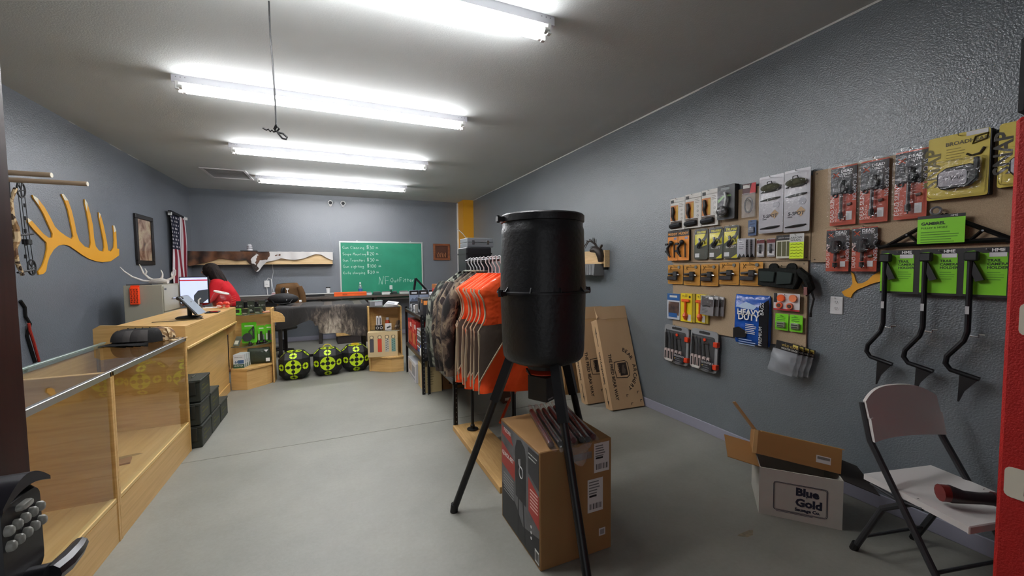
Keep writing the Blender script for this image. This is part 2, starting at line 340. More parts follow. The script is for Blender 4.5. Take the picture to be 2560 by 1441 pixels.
# ------------------------------------------------------------------ open door with keypad lock, red cabinet
t = thing('door_1', 'dark red-brown wooden door standing open at the left edge', 'door', (-.48, 0.0, 0)); t['kind'] = 'structure'
del t['category']
MB().box(-.045, .03, .01, 0, .94, 2.08).build('door_leaf', DKWOOD, t, 0, .003)
k = MB(); 
pr_ = rr(.765, 1.035, .862, 1.185, .022, 4)
lk = MB().bevprism(pr_, 0, .052, .012, 'yz').build('lock_body', M('#17171b', .35), t, 40)
pf = [(.764+.1*k/12, 1.166+.022*math.sin(PI*(.12+.76*k/12))) for k in range(13)]+[(.864-.1*k/12, 1.171+.035*math.sin(PI*(.08+.84*(1-k/12)))) for k in range(13)]
MB().prism(pf, .0, .060, 'yz').build('lock_brow', M('#24242a', .3), lk, 40)
for r in range(2):
    for c in range(5):
        yy = .781+c*.0162+r*.002; zz = 1.141-r*.023
        MB().bevprism(circ(yy, zz, .0058, 12, .0078), .05, .060, .0025, 'yz').build('button', M('#8d8d86', .35), lk, 60)
MB().bevprism(rr(.80, 1.156, .826, 1.166, .0048, 3), .05, .060, .002, 'yz').build('button', M('#8d8d86', .35), lk, 60)
MB().cyl((.03, .815, 1.045), (.075, .815, 1.045), .018, 14).tube([(.075, .815, 1.045), (.078, .84, 1.043), (.075, .88, 1.04), (.07, .905, 1.038)], [.015, .015, .013, .011], 10).build('lever_handle', M('#17171b', .3), lk)
t = thing('vending_cabinet', 'tall red steel cabinet with a black top at the right edge', 'cabinet', (1.5, -.13, 0))
MB().box(0, 0, .05, .78, .545, 1.845).build('body', M('#a3150f', .55, 0, .4, .3, 200), t, 0, .008)
MB().box(.0, 0, 1.847, .78, .545, 2.04).build('top_panel', M('#0c0c0e', .75, 0, .25), t, 0, .012)
MB().box(.02, .02, 0, .76, .525, .05).build('plinth', BLACK, t, 0)
PLATE = M('#cfc7b4', .5)
MB().prism(rr(.40, 1.325, .522, 1.402, .012, 3), -.002, 0, 'yz').build('sticker', PLATE, t, 0)
s2 = MB().prism(rr(.36, .925, .532, 1.0, .012, 3), -.002, 0, 'yz').build('sticker', PLATE, t, 0)
MB().prism(rr(.42, .935, .50, .99, .004, 2), -.003, -.002, 'yz').build('sticker_print', ramp_mat('sticker_print', [(.35, '#d7c8c4'), (.5, '#7a4a54'), (.65, '#2c1c22')], 40, 2), s2, 0)

# ------------------------------------------------------------------ display cases and register stand
def showcase(y0, y1, label):
    t = thing('display_case', label, 'display case', (-1.137, y0, 0), 0, 'glass display cases along the left wall')
    n = y1-y0; D = -.513
    MB().box(D, .018, 0, -.02, n-.018, .225).build('base', WOODH, t, 0)
    MB().box(-.03, .018, .225, 0, n-.018, .25).build('trim_rail', M('#d8b878', .4), t, 0, .003)
    MB().box(-.018, .018, .0, -.0, n-.018, .222).build('kick_panel', WOODH, t, 0)
    MB().box(D, .018, .225, -.03, n-.018, .243).build('deck', WOODH, t, 0)
    for a in (0, n-.018): MB().box(D, a, 0, .004, a+.018, .95).build('end_panel', WOOD, t, 0, .001)
    MB().box(-.010, .018, .25, -.005, n-.018, .93).build('front_glass', GLASS, t, 0)
    MB().box(D+.012, .002, .945, -.004, n-.002, .951).build('top_glass', GLASS, t, 0)
    MB().box(-.018, 0, .925, .004, n, .957).build('front_rail', ALU, t, 0, .002)
    MB().box(D-.004, 0, .925, D+.018, n, .957).build('back_rail', M('#8fa09a', .3, .3), t, 0, .002)
    MB().box(D, .018, .25, D+.006, n-.018, .925).build('back_door', WOODH, t, 0)
    for s in (.10, n-.12): MB().box(D+.006, s, .25, D+.02, s+.02, .925).build('shelf_standard', ALU, t, 0)
    return t
showcase(1.675, 2.887, 'nearer glass display case, empty, beside the open door')
showcase(2.889, 4.101, 'farther glass display case with caps on top and a small item inside')
t = thing('register_stand', 'tall maple checkout counter with an overhanging front panel', 'counter', (-1.137, 4.105, 0))
N = 1.86
MB().prism([(-.57, 0), (-.1, 0), (-.1, .70), (0, .78), (0, 1.045), (-.53, 1.085), (-.57, 1.06)], 0, .02, 'xz').build('end_panel', WOOD, t, 0)
MB().prism([(-.57, 0), (-.1, 0), (-.1, .70), (0, .78), (0, 1.045), (-.57, 1.045)], N-.02, N, 'xz').build('end_panel', WOOD, t, 0)
MB().box(-.56, .02, 1.022, 0, N-.02, 1.045).build('counter_top', WOODH, t, 0, .002)
MB().box(-.022, .02, .868, 0, N-.02, 1.022).build('upper_panel', WOODH, t, 0)
MB().box(-.035, .02, .845, .008, N-.0, .868).build('panel_trim', M('#d3b070', .4), t, 0, .004)
MB().box(-.118, .02, 0, -.1, N-.02, .87).build('lower_panel', WOODH, t, 0)
MB().box(-.1, .02, 0, -.088, N-.02, .10).build('kick_board', WOODH, t, 0)
# ------------------------------------------------------------------ on and around the cases
def cap(loc, rz, label, body, front):
    t = thing('cap', label, 'cap', loc, rz, 'caps stacked on the display case')
    def crown(u, v):
        a = 2*PI*u; ph = v*PI/2; r = .085*math.cos(ph)**.7 if v < 1 else 0
        return (r*1.12*math.cos(a), r*.9*math.sin(a), .105*math.sin(ph)**.8)
    MB().grid(crown, 24, 9, True).build('crown', body, t, 60)
    MB().grid(lambda u, v: ((.093+.001)*math.cos(PI*(.25+.5*u)+PI/2)*0+(.094*math.cos(ph_(v))**.7*1.12+.001)*math.cos(PI+PI*.62*(u-.5)), (.094*math.cos(ph_(v))**.7*.9+.001)*math.sin(PI+PI*.62*(u-.5)), .108*math.sin(ph_(v))**.8), 12, 8).build('front_panel', front, t, 60)
    def brim(u, v):
        a = PI+PI*.62*(u-.5); r = .092+.075*v*math.cos((u-.5)*PI)**.6 if abs(u-.5) < .499 else .092
        return (r*1.08*math.cos(a), r*.95*math.sin(a)*(1-.1*v), .006-.03*abs(u-.5)**2*4*v-.004*v)
    MB().grid(brim, 15, 4).build('brim', body, t, 60)
    MB().sph((0, 0, .105), .006, 8, 5).build('button', body, t)
    return t
def ph_(v): return .1+v*1.0
CAMOT = ramp_mat('tan_camouflage', [(0, '#5a3d26'), (.42, '#8a6a42'), (.5, '#c3ab84'), (.6, '#3d2c1c')], 16, 1.5, (1, 1, 1), .8, 'noise', .3, const=True)
for k in range(4):
    cap((-1.46+.045*k, 4.0-.004*k, .955), .85, ['black mesh cap at the left end of the row of caps on the glass case', 'second black mesh cap from the left on the glass case', 'third black mesh cap from the left on the glass case', 'fourth black mesh cap, next to the camouflage one'][k], M('#1d1c1c', .8, 0, .3, .3, 300), M(['#2a2828', '#4a4745', '#33302f', '#4a4745'][k], .8))
t = cap((-1.29, 4.04, .955), PI+.35, 'camouflage cap with a yellow patch at the right end of the row', CAMOT, CAMOT)
MB().prism(rr(-.02, .03, .02, .06, .004), .08, .083, 'yz').build('patch', M('#c8c020', .6), t, 0)
t = thing('knife_on_board', 'dark handled knife lying on a small wooden board in the case', 'knife', (-1.36, 3.40, .243), .25)
MB().box(-.09, -.05, 0, .09, .05, .012).build('board', M('#9a6a3c', .6), t, 0, .002)
MB().tube([(-.085, .0, .03), (-.05, .0, .035), (0, 0, .03), (.03, .0, .034)], [.008, .013, .011, .008], 8).build('handle', M('#2a2020', .5), t)
MB().prism([(.03, .025), (.12, .03), (.15, .034), (.12, .042), (.03, .042)], -.0015, .0015).build('blade', CHROME, t, 0)
# ammunition cans
OLV = M('#2c302a', .55, 0, .4, .2, 90, .15, 8)
def ammo(y, z, x, label, first=[None]):
    if first[0]: return copy_thing(first[0], (x, y, z), label)
    t = thing('ammunition_can', label, 'ammo can', (x, y, z), 0, 'ammunition cans stacked by the counter')
    MB().box(0, 0, 0, .158, .285, .165).build('body', OLV, t, 0, .006)
    ld = MB().box(-.004, -.004, .165, .162, .289, .187).build('lid', OLV, t, 0, .004)
    MB().tube([(.079, .10, .187), (.079, .10, .194), (.079, .19, .194), (.079, .19, .187)], .004, 6).build('handle', M('#4a4d42', .4), ld)
    MB().box(.03, -.012, .06, .128, -.002, .175).build('latch', M('#20231e', .5), t, 0, .003)
    for j in range(3): patch_yz(t, .159, .05, .12+.11*(j % 2), .05+j*.035, .062+j*.035, M('#5c5a2c', .7))
    first[0] = t; return t
def patch_yz(p, x, y0, y1, z0, z1, mat, name='stencil'): return MB().box(x, y0, z0, x+.0008, y1, z1).build(name, mat, p, 0)
for y, z, dx, lb in ((4.14, 0, 0, 'nearest can in the bottom row of olive ammo cans'), (4.44, 0, 0, 'middle can in the bottom row of olive ammo cans'), (4.745, 0, 0, 'farthest can in the bottom row of olive ammo cans'),
                 (4.135, .187, -.005, 'nearer can in the second row of olive ammo cans'), (4.435, .187, 0, 'farther can in the second row of olive ammo cans'), (4.15, .374, .0, 'single olive ammo can topmost of the stack')):
    ammo(y, z+(.008 if z else 0)*(1 if z < .3 else 2), -1.226+dx, lb)
# stuff on the register counter
t = thing('payment_terminal', 'black and grey touch payment terminal on the counter', 'card terminal', (-1.28, 4.72, 1.045), .0)
MB().lathe([(.10, 0), (.105, .012), (.09, .022), (.03, .03)], 24, (0, .03, 0)).build('base', BLACK, t)
MB().tube([(0, .05, .02), (-.005, .07, .10), (.0, .05, .16)], .018, 10).build('stand_arm', BLK2, t)
mm = Matrix.Translation((.02, .04, .13)) @ Matrix.Rotation(math.radians(-38), 4, 'Y') @ Matrix.Rotation(math.radians(0), 4, 'Z')
MB().box(-.012, -.13, -.11, .006, .13, .11).xf(mm).build('screen_body', BLK2, t, 0, .004)
MB().box(.006, -.12, -.12, .012, .12, .10).xf(mm).build('screen', M('#8d97a3', .12), t, 0, .002)
MB().sph((-.04, -.06, .2), .03, 10, 7, (1, .8, .7)).build('camera_head', BLACK, t)
MB().tube([(.08, -.05, .01), (.14, -.09, .006), (.10, -.17, .006), (-.05, -.2, .006), (-.2, -.22, .006)], .003, 6).build('cable', BLACK, t)
t = thing('tablet', 'small dark tablet lying flat on the counter', 'tablet', (-1.22, 5.30, 1.045), .1)
MB().box(-.06, -.09, 0, .06, .09, .01).build('body', BLK2, t, 0, .002); MB().box(-.05, -.08, .01, .05, .08, .0108).build('screen', M('#0b0c10', .1), t, 0)
t = thing('steel_tin', 'small steel cup with a white pen on the counter', 'cup', (-1.38, 5.45, 1.045))
MB().lathe([(.03, 0), (.035, .02), (.035, .085), (.032, .085), (.031, .01)], 18).build('cup', CHROME, t); MB().tube([(0, 0, .02), (.0, .01, .13), (.02, .01, .15)], .008, 8).build('pen', WHITE, t)
t = thing('candy_jar', 'clear round plastic jar with a tilted opening and red candies', 'jar', (-1.24, 5.80, 1.045))
MB().lathe([(.05, 0), (.09, .02), (.11, .07), (.107, .115), (.09, .16), (.068, .19)], 28, cap=False).build('bowl', BLIST, t)
MB().tube([(.070*math.cos(a), .070*math.sin(a), .192-.02*math.cos(a)) for a in [k*PI/10 for k in range(20)]], .009, 8, closed=True).build('rim', WHITE, t)
rnd = random.Random(2)
for k in range(14):
    a = rnd.random()*6.28; r = rnd.random()*.06
    MB().sph((r*math.cos(a), r*math.sin(a), .02+rnd.random()*.06), .028, 7, 5, (1, .6, .6)).build('candy', M(['#d83020', '#e04828', '#c02018', '#e8c0b8'][k % 4], .35), t)
for k in range(4): MB().cyl((.09, .0, .06+k*.025), (.14, -.01, .075+k*.027), .004, 6).build('straw', M('#d84038', .4), t)
# small white tower on the rack shelf and things behind the counter
t = thing('monitor', 'computer monitor with a red banner behind the counter', 'monitor', (-1.69, 6.62, 1.0), -.12)
MB().box(-.19, -.005, .06, .14, .025, .42).build('bezel', BLACK, t, 0, .004)
sc = MB().box(-.18, -.0065, .07, .13, -.005, .41).build('screen', emit_mat('screen_glow', '#b9c4e4', .75), t, 0)
MB().box(-.18, -.0075, .365, .13, -.0065, .382).build('banner', emit_mat('screen_red', '#b3202c', .6), sc, 0)
MB().prism([(-.03, .07), (-.03, .17), (.02, .235), (.13, .25), (.13, .12), (.07, .07)], -.0075, -.0065).build('dark_window', emit_mat('screen_dark', '#3a4048', .3), sc, 0)
MB().box(-.05, 0, 0, .05, .1, .012).cyl((0, .03, 0), (0, .03, .2), .015, 8).build('stand', BLACK, t)
t = thing('cashier_desk', 'low wooden desk behind the checkout counter', 'desk', (-1.6, 6.35, 0))
MB().box(-.27, 0, .97, .2, .45, 1.0).build('top', WOODH, t, 0, .002)
for a, b in ((-.25, .02), (.16, .02), (-.25, .4), (.16, .4)): MB().box(a, b, 0, a+.03, b+.03, .97).build('leg', WOOD, t, 0)
t = thing('keyboard', 'white keyboard and red mug edge beside the monitor', 'keyboard', (-1.52, 6.45, 1.0), .2)
MB().box(-.12, -.05, 0, .12, .05, .012).build('body', LGREY, t, 0, .002)
for r in range(4):
    MB().box(-.11, -.042+r*.022, .012, .11, -.025+r*.022, .016).build('key_row', WHITE, t, 0, .001)
# filing cabinet
CABM = M('#a3a08f', .45, 0, .5, .1, 120)
t = thing('filing_cabinet', 'beige metal filing cabinet standing against the left wall', 'cabinet', (-2.26, 6.13, 0))
MB().box(0, 0, .02, .36, .64, 1.335).build('body', CABM, t, 0, .004)
MB().box(.02, .02, 0, .34, .62, .02).build('plinth', BLACK, t, 0)
for k in range(4):
    d = MB().box(.36, .012, .05+k*.32, .372, .628, .355+k*.32).build('drawer', CABM, t, 0, .003)
    MB().box(.372, .25, .19+k*.32, .388, .39, .205+k*.32).build('handle', CHROME, d, 0, .003)
    MB().box(.372, .03, .31+k*.32, .374, .09, .33+k*.32).build('label_holder', DGREY, d, 0)
OR = M('#ff4a10', .45)
t = thing('orange_organizer', 'bright orange perforated plastic organizer hanging on the filing cabinet', 'organizer', (-2.15, 6.13, 1.11))
MB().box(-.042, -.04, 0, .042, 0, .2).build('tray', OR, t, 0, .006)
MB().prism(rr(-.042, .2, .042, .225, .008), -.008, 0).build('hanger_lip', OR, t, 0)
for r in range(7):
    for c in range(3): MB().cyl((-.026+c*.026+(r % 2)*.004, -.0405, .03+r*.024), (-.026+c*.026+(r % 2)*.004, -.0415, .03+r*.024), .008, 6).build('hole', M('#7a1c04', .7), t)
BONE = M('#d9d4cc', .6, 0, .4, .2, 50, .08, 10)
t = thing('antler_skull', 'white deer skull plate with antlers lying on the filing cabinet', 'antlers', (-1.99, 6.35, 1.335))
MB().tube([(.1, -.05, .03), (.03, -.02, .045), (-.05, 0, .04), (-.1, .02, .03)], [.02, .035, .035, .02], 10).build('skull', BONE, t)
def antler(t, base, pts, tines):
    MB().tube([Vector(base)+Vector(p) for p in pts], [.016-.012*i/(len(pts)-1) for i in range(len(pts))], 8).build('antler_beam', BONE, t)
    for tp in tines: MB().tube([Vector(base)+Vector(p) for p in tp], [.011, .009, .003], 8).build('tine', BONE, t)
antler(t, (-.08, .02, .04), [(0, 0, 0), (-.08, -.02, .01), (-.17, -.05, .06), (-.24, -.06, .13), (-.27, -.07, .18)], [])
antler(t, (-.05, 0, .05), [(0, 0, 0), (-.05, 0, .03), (-.1, 0, .09), (-.12, 0, .16), (-.135, 0, .2)], [[(-.085, 0, .07), (-.07, 0, .11), (-.085, 0, .15)]])
antler(t, (.0, 0, .05), [(0, 0, 0), (.03, 0, .04), (.035, 0, .08), (.02, 0, .13)], [])
antler(t, (.08, 0, .05), [(0, 0, 0), (.05, 0, .03), (.08, 0, .07), (.085, 0, .12), (.06, 0, .15)], [[(.05, 0, .04), (.045, 0, .08), (.05, 0, .11)]])
t = thing('wire_tray', 'grey metal tray under the antlers on the filing cabinet', 'tray', (-2.1, 6.25, 1.335))
MB().box(-.14, -.1, 0, .1, .25, .012).build('tray', M('#5f6266', .4, .5), t, 0, .003)
# ------------------------------------------------------------------ left wall
def onleft(y, z, off=0): return (XL+off, y, z)
ANT = [(5.112,1.480),(5.170,1.485),(5.212,1.511),(5.240,1.589),(5.277,1.648),(5.346,1.717),(5.425,1.761),(5.515,1.776),(5.606,1.767),(5.698,1.733),(5.818,1.686),(5.946,1.645),(6.084,1.621),(6.231,1.611),(6.424,1.626),(6.565,1.677),(6.639,1.705),(6.648,1.783),(6.596,1.786),(6.597,1.884),(6.598,2.004),(6.561,2.069),(6.530,2.066),(6.541,1.982),(6.538,1.880),(6.518,1.794),(6.438,1.744),(6.374,1.754),(6.366,1.820),(6.334,1.949),(6.300,2.059),(6.251,2.166),(6.215,2.186),(6.215,2.114),(6.252,1.990),(6.286,1.864),(6.289,1.783),(6.262,1.736),(6.171,1.742),(6.104,1.790),(6.080,1.882),(6.073,2.021),(6.033,2.155),(5.989,2.255),(5.940,2.293),(5.935,2.247),(5.965,2.161),(5.992,2.043),(6.004,1.907),(6.007,1.815),(5.973,1.760),(5.881,1.775),(5.784,1.832),(5.743,1.916),(5.719,2.029),(5.683,2.139),(5.634,2.231),(5.559,2.285),(5.529,2.276),(5.575,2.222),(5.623,2.131),(5.647,2.035),(5.672,1.938),(5.684,1.868),(5.649,1.840),(5.569,1.860),(5.462,1.899),(5.391,1.940),(5.327,2.026),(5.256,2.108),(5.167,2.177),(5.098,2.197),(5.110,2.168),(5.178,2.110),(5.239,2.041),(5.298,1.944),(5.348,1.870),(5.337,1.832),(5.285,1.826),(5.210,1.859),(5.139,1.910),(5.062,1.964),(5.008,1.983),(5.015,1.941),(5.081,1.886),(5.168,1.830),(5.250,1.778),(5.250,1.719),(5.216,1.640),(5.169,1.562),(5.126,1.524),(5.101,1.511)]
t = thing('antler_cutout', 'large yellow elk antler cutout with white tips on the left wall', 'wall art', (XL+.002, 5.8, 1.48))
def loc2(l): return [(a-5.8, b-1.48) for a, b in l]
MB().prism(loc2(ANT), 0, .010, 'yz').build('panel', YEL, t, 0)
for idx in ((20, 23), (31, 33), (43, 46), (56, 59), (70, 73), (81, 83)):
    a, b = idx; MB().prism(loc2(ANT[a:b+1]), .010, .0112, 'yz').build('white_tip', M('#e6ddc4', .5), t, 0)
for y, x1, lb in ((4.3, -1.764, 'longer lower-looking wooden dowel peg sticking out of the left wall'), (4.0, -1.831, 'shorter upper-looking wooden dowel peg sticking out of the left wall')):
    t = thing('wooden_peg', lb, 'peg', (XL, y, 2.194), 0, 'wooden pegs above the bow')
    MB().cyl((0, 0, 0), (x1-XL, 0, 0), .018, 16).build('dowel', M('#a8937a', .6, 0, .4, .1, 40), t); MB().cyl((x1-XL, 0, 0), (x1-XL+.003, 0, 0), .0175, 16).build('cut_end', M('#e3dccb', .7), t)
t = thing('compound_bow', 'black compound bow hanging from the wooden pegs on the left wall', 'bow', (-2.2, 4.40, 1.48))
def wheel(c):
    m = MB().tube([(c[0], c[1]+.045*math.cos(a), c[2]+.06*math.sin(a)) for a in [k*PI/9 for k in range(18)]], .006, 6, closed=True)
    for a in (0, 1.2, 2.4, 3.6, 4.9): m.cyl(c, (c[0], c[1]+.045*math.cos(a), c[2]+.06*math.sin(a)), .004, 6)
    return m.build('cam_wheel', BLK2, t)
wheel((0, .08, .06)); wheel((0, .02, .66))
MB().tube([(0, -.03, .0), (0, -.08, .10), (0, -.10, .2), (0, -.06, .28), (0, -.07, .36), (0, -.10, .44), (0, -.1, .56), (0, -.04, .66)], [.012, .014, .018, .022, .022, .018, .014, .012], 8).build('riser', CAMOT, t)
MB().tube([(0, -.08, .02), (0, .0, .03), (0, .1, .04)], .008, 6).build('lower_limb', BLK2, t)
MB().cyl((0, -.06, .3), (0, .12, .33), .008, 8).build('stabilizer', BLACK, t)
MB().box(-.02, .02, .24, .02, .07, .28).build('sight', BLACK, t, 0, .004)
MB().tube([(0, -.1, .56), (0, -.1, .65), (0, -.1, .70)], .004, 6).build('hanging_loop', BLACK, t)
for a in (.03, .06, .1): MB().tube([(0, a, .08), (0, a-.03, .4), (0, a-.05, .72)], .0025, 5).build('bow_string', BLACK, t)
for k in range(5): MB().cyl((0, .05-.008*k, .56-.1*k), (0, .052-.008*k, .53-.1*k), .008, 6).build('string_silencer', BLACK, t)
t = thing('jumper_cable', 'red and black cable hanging on the left wall above the display case', 'cable', (XL+.01, 4.9, .7))
MB().tube([(0, -.05, .56), (0, 0, .5), (0, .0, .42), (.01, .03, .35), (0, .0, .25), (0, .04, .12), (0, .08, 0)], .012, 7).build('black_wire', BLACK, t)
MB().tube([(.02, -.01, .36), (.02, 0, .3), (.02, .04, .18), (.02, .09, 0)], .010, 7).build('red_wire', M('#a3291c', .5), t)
t = thing('framed_picture', 'dark framed brown picture on the left wall beside the flag', 'picture', (XL, 7.41, 1.592), LW)
F = M('#17120f', .4)
w, h = .58, .70
MB().box(-w/2, -.03, 0, w/2, 0, .06).build('frame_rail', F, t, 0, .004); MB().box(-w/2, -.03, h-.06, w/2, 0, h).build('frame_rail', F, t, 0, .004)
MB().box(-w/2, -.03, .06, -w/2+.06, 0, h-.06).build('frame_rail', F, t, 0, .004); MB().box(w/2-.06, -.03, .06, w/2, 0, h-.06).build('frame_rail', F, t, 0, .004)
MB().box(-w/2+.06, -.012, .06, w/2-.06, -.002, h-.06).build('print', ramp_mat('brown_print', [(.28, '#3a221a'), (.4, '#8a5c44'), (.5, '#c09a84'), (.6, '#d8bfa0'), (.72, '#9a6a4c')], 6, 5, (1, 1, .8), .5, 'noise', .8), t, 0)
MB().box(-w/2+.058, -.016, .058, w/2-.058, -.014, h-.058).build('glazing', GLASS, t, 0)
# flag, hung vertically from a dark rod
t = thing('flag', 'striped red and white flag with a blue starred corner hung vertically', 'flag', (XL+.03, 8.71, 1.0), LW)
FW, FH = .80, 1.44
def fold(x, z): return -.018*math.sin(x*26+.6*math.sin(z*3))*(1-.5*(z/FH))-.01*math.sin(z*5+x*9)
def fx(x, z): return x*(1-.10*(1-abs(z/FH-.5)*2)*0+.02*math.sin(z*4))*(.93+.07*z/FH)
RED = M('#7c1427', .85); WHT = M('#d9d3d6', .85); NAV = M('#15182f', .85)
def strip(x0, x1, z0, z1, mat, name, dy=0, nx=5):
    return MB().grid(lambda u, v: (fx(x0+(x1-x0)*u, z0+(z1-z0)*v), fold(x0+(x1-x0)*u, z0+(z1-z0)*v)-.02-dy, z0+(z1-z0)*v), nx, 24).build(name, mat, t, 80)
sw = FW/13
for k in range(13):
    x0 = -FW/2+k*sw
    strip(x0, x0+sw, 0, FH*.60 if k < 7 else FH, RED if k % 2 == 0 else WHT, 'stripe')
strip(-FW/2, -FW/2+7*sw, FH*.60, FH, NAV, 'canton', 0, 13)
for r in range(9):
    for c in range(6 if r % 2 == 0 else 5):
        x = -FW/2+(c+.6+(.5 if r % 2 else 0))*7*sw/6.2; z = FH*.60+(r+.7)*FH*.4/9.5
        pts = [(fx(x, z)+(.019 if i % 2 == 0 else .009)*math.sin(i*PI/5), z+(.019 if i % 2 == 0 else .009)*math.cos(i*PI/5)) for i in range(10)]
        MB().prism(pts, fold(x, z)-.0225, fold(x, z)-.0245).build('star', WHT, t, 0)
MB().tube([(-.43, -.02, FH+.03), (0, -.02, FH+.02), (.45, -.02, FH+.01)], .012, 8).build('rod', BLACK, t)
MB().prism([(-.42, FH), (-.40, FH+.05), (0, FH+.03), (.2, FH+.02), (.2, FH-.01)], -.045, -.0).build('dark_sleeve', M('#14151c', .85), t, 0)
for x in (-.4, .26, .36): MB().box(x-.015, -.05, FH-.03, x+.015, -.0, FH+.02).build('clip', WHITE, t, 0, .003)
# ------------------------------------------------------------------ corner shelf units and the cowhide table
def corner_unit(loc, front, back, hgt, base_h, label, shelf_z, topz):
    t = thing('corner_shelf', label, 'shelf unit', loc)
    plan = front+back
    sh = [(p[0]*.97, p[1]+.012) for p in front]+back
    MB().prism(sh, 0, base_h-.02, 'xy').build('base', WOOD, t, 0)
    MB().prism(plan, base_h-.02, base_h, 'xy').build('base_top', WOODH, t, 0)
    return t
# left unit beside the counter
t = thing('corner_shelf', 'maple corner shelf with glass tiers at the end of the checkout counter', 'shelf unit', (-1.23, 5.98, 0))
pl = [(0.01, 0), (.20, -.09), (.40, .10), (.45, .18), (.45, .36), (.01, .36)]
MB().prism([(.01, .0), (.19, -.075), (.385, .11), (.435, .19), (.435, .34), (.01, .34)], 0, .245, 'xy').build('base', WOOD, t, 0)
MB().prism(pl, .245, .27, 'xy').build('base_top', WOODH, t, 0, .003)
MB().box(.01, .345, .27, .455, .363, .995).build('back_panel', WOOD, t, 0)
MB().box(.445, .15, 0, .463, .363, .995).build('side_post', WOOD, t, 0, .002)
MB().box(.0, .0, .27, .01, .36, .86).build('side_panel', WOOD, t, 0)
MB().prism([(.02, .02), (.19, -.06), (.38, .12), (.44, .19), (.44, .345), (.02, .345)], .535, .541, 'xy').build('glass_shelf', GLASS, t, 0)
MB().prism([(.02, .02), (.19, -.06), (.38, .12), (.44, .19), (.44, .345), (.02, .345)], .935, .941, 'xy').build('glass_top', GLASS, t, 0)
for z in (.535, .935):
    MB().tube([(.02, .02, z+.003), (.19, -.06, z+.003), (.38, .12, z+.003), (.44, .19, z+.003)], .0035, 6).build('glass_edge', M('#4d5a55', .25), t)
MB().prism([(.463, .80), (.60, .80), (.60, .86), (.57, .91), (.52, .94), (.463, .95)], .20, .22).build('curved_bracket', WOODH, t, 0)
UL = (-1.23, 5.98)
def wu(x, y): return (UL[0]+x, UL[1]+y)
# things on the left unit
GRN = M('#5fce1c', .5); GRN2 = M('#3f9c18', .5); DKG = M('#20241c', .5)
def smallbox(name, label, cat, loc, rz, w, d, h, mat, front=None, group=None, extra=None):
    t = thing(name, label, cat, loc, rz, group)
    MB().box(-w/2, -d/2, 0, w/2, d/2, h).build('carton', mat, t, 0, .001)
    if front: patch(t, -w/2*.86, h*.35, w/2*.86, h*.9, front, -d/2-.0003, 'front_print')
    lines(t, -w/2*.7, h*.28, w/2*.7, 2, h*.09, h*.04, M('#c9ccc0', .6), -d/2-.0012)
    if extra: extra(t)
    return t
g = 'cartons on the corner shelf'
k = 0
for (x, y, lb, gm) in ((.10, .03, 'left green and white carton in the lower row on the corner shelf top', GRN), (.19, .02, 'middle olive carton in the lower row on the corner shelf top', M('#3a4a2c', .5)), (.31, .12, 'right olive carton in the lower row on the corner shelf top', M('#3a4a2c', .5))):
    X, Y = wu(x, y); smallbox('small_carton', lb, 'carton', (X, Y, .941), -.1, .075, .05, .075, gm, DKG, g)
for (x, y, lb) in ((.10, .20, 'left dark carton standing in the back row on the corner shelf top'), (.22, .22, 'middle dark carton with white letters in the back row on the corner shelf top'), (.34, .24, 'right dark carton with white letters in the back row on the corner shelf top')):
    X, Y = wu(x, y); smallbox('tall_carton', lb, 'carton', (X, Y, .941), -.05, .075, .05, .16, DKG, M('#2c3324', .5), g, lambda t: text(t, 'C. 10 S', 0, .09, .022, WHITE, -.0285, 'c'))
X, Y = wu(.395, .22); t = thing('orange_leaflet', 'orange leaflet lying on the corner shelf top', 'leaflet', (X, Y, .941), .2); MB().prism([(-.05, -.03), (.03, -.04), (.035, .05), (-.04, .05)], 0, .012, 'xy').build('leaflet', M('#e08a5a', .6), t, 0); MB().prism([(-.03, -.03), (.03, -.035), (.02, .02)], .012, .016, 'xy').build('fold', M('#f2e6da', .6), t, 0)
def gblister(loc, w, h, label, kind):
    t = thing('blister_pack', label, 'package', loc, -.05, 'green packs on the corner shelf')
    card(t, -w/2, 0, w/2, h, GRN, 0, .003, .012)
    patch(t, -w*.3, h*.8, w*.3, h*.86, M('#e7efe0', .5), -.003)
    blister(t, -w*.42, .02, w*.42, h*.7, .03, -.003, .015)
    if kind == 'disc':
        MB().cyl((-.02, -.006, h*.28), (-.02, -.028, h*.28), w*.32, 20).build('dark_disc', M('#33373d', .5), t)
        MB().tube([(.02, -.015, h*.3), (.0, -.015, h*.55), (.05, -.015, h*.75)], .01, 8).build('hose', M('#2a5a1c', .5), t)
        MB().box(.04, -.025, h*.2, .06, -.005, h*.8).build('handle', DKG, t, 0, .004)
    else:
        MB().cyl((0, -.016, .02), (0, -.016, h*.65), .014, 10).build('flashlight', BLK2, t)
        MB().cyl((-w*.3, -.014, .03), (-w*.3, -.014, h*.5), .009, 8).build('white_tube', M('#dfe6d6', .5), t)
        MB().cyl((w*.3, -.014, .02), (w*.3, -.014, h*.45), .010, 8).build('battery', GREY, t)
for (x, y, w, h, lb, kd) in ((.18, .26, .17, .27, 'widest green blister pack holding a round dark disc', 'disc'), (.315, .27, .09, .22, 'left one of the two narrow green blister packs on the corner shelf', 'pen'), (.405, .26, .085, .23, 'right one of the two narrow green blister packs on the corner shelf', 'pen')):
    X, Y = wu(x, y); gblister((X, Y, .542), w, h, lb, kd)
for i, (x, y) in enumerate(((.22, .05), (.30, .12), (.36, .17))):
    X, Y = wu(x, y); t = thing('scope_cover', ['left', 'middle', 'right'][i]+' small black scope cover on the glass shelf', 'cap', (X, Y, .541), 0, 'black caps on the glass shelf')
    MB().lathe([(.026, 0), (.028, .015), (.02, .022), (.016, .04), (.010, .045)], 14).build('cap', BLACK, t); MB().cyl((.01, -.02, .02), (.04, -.03, .02), .008, 8).build('lever', BLACK, t)
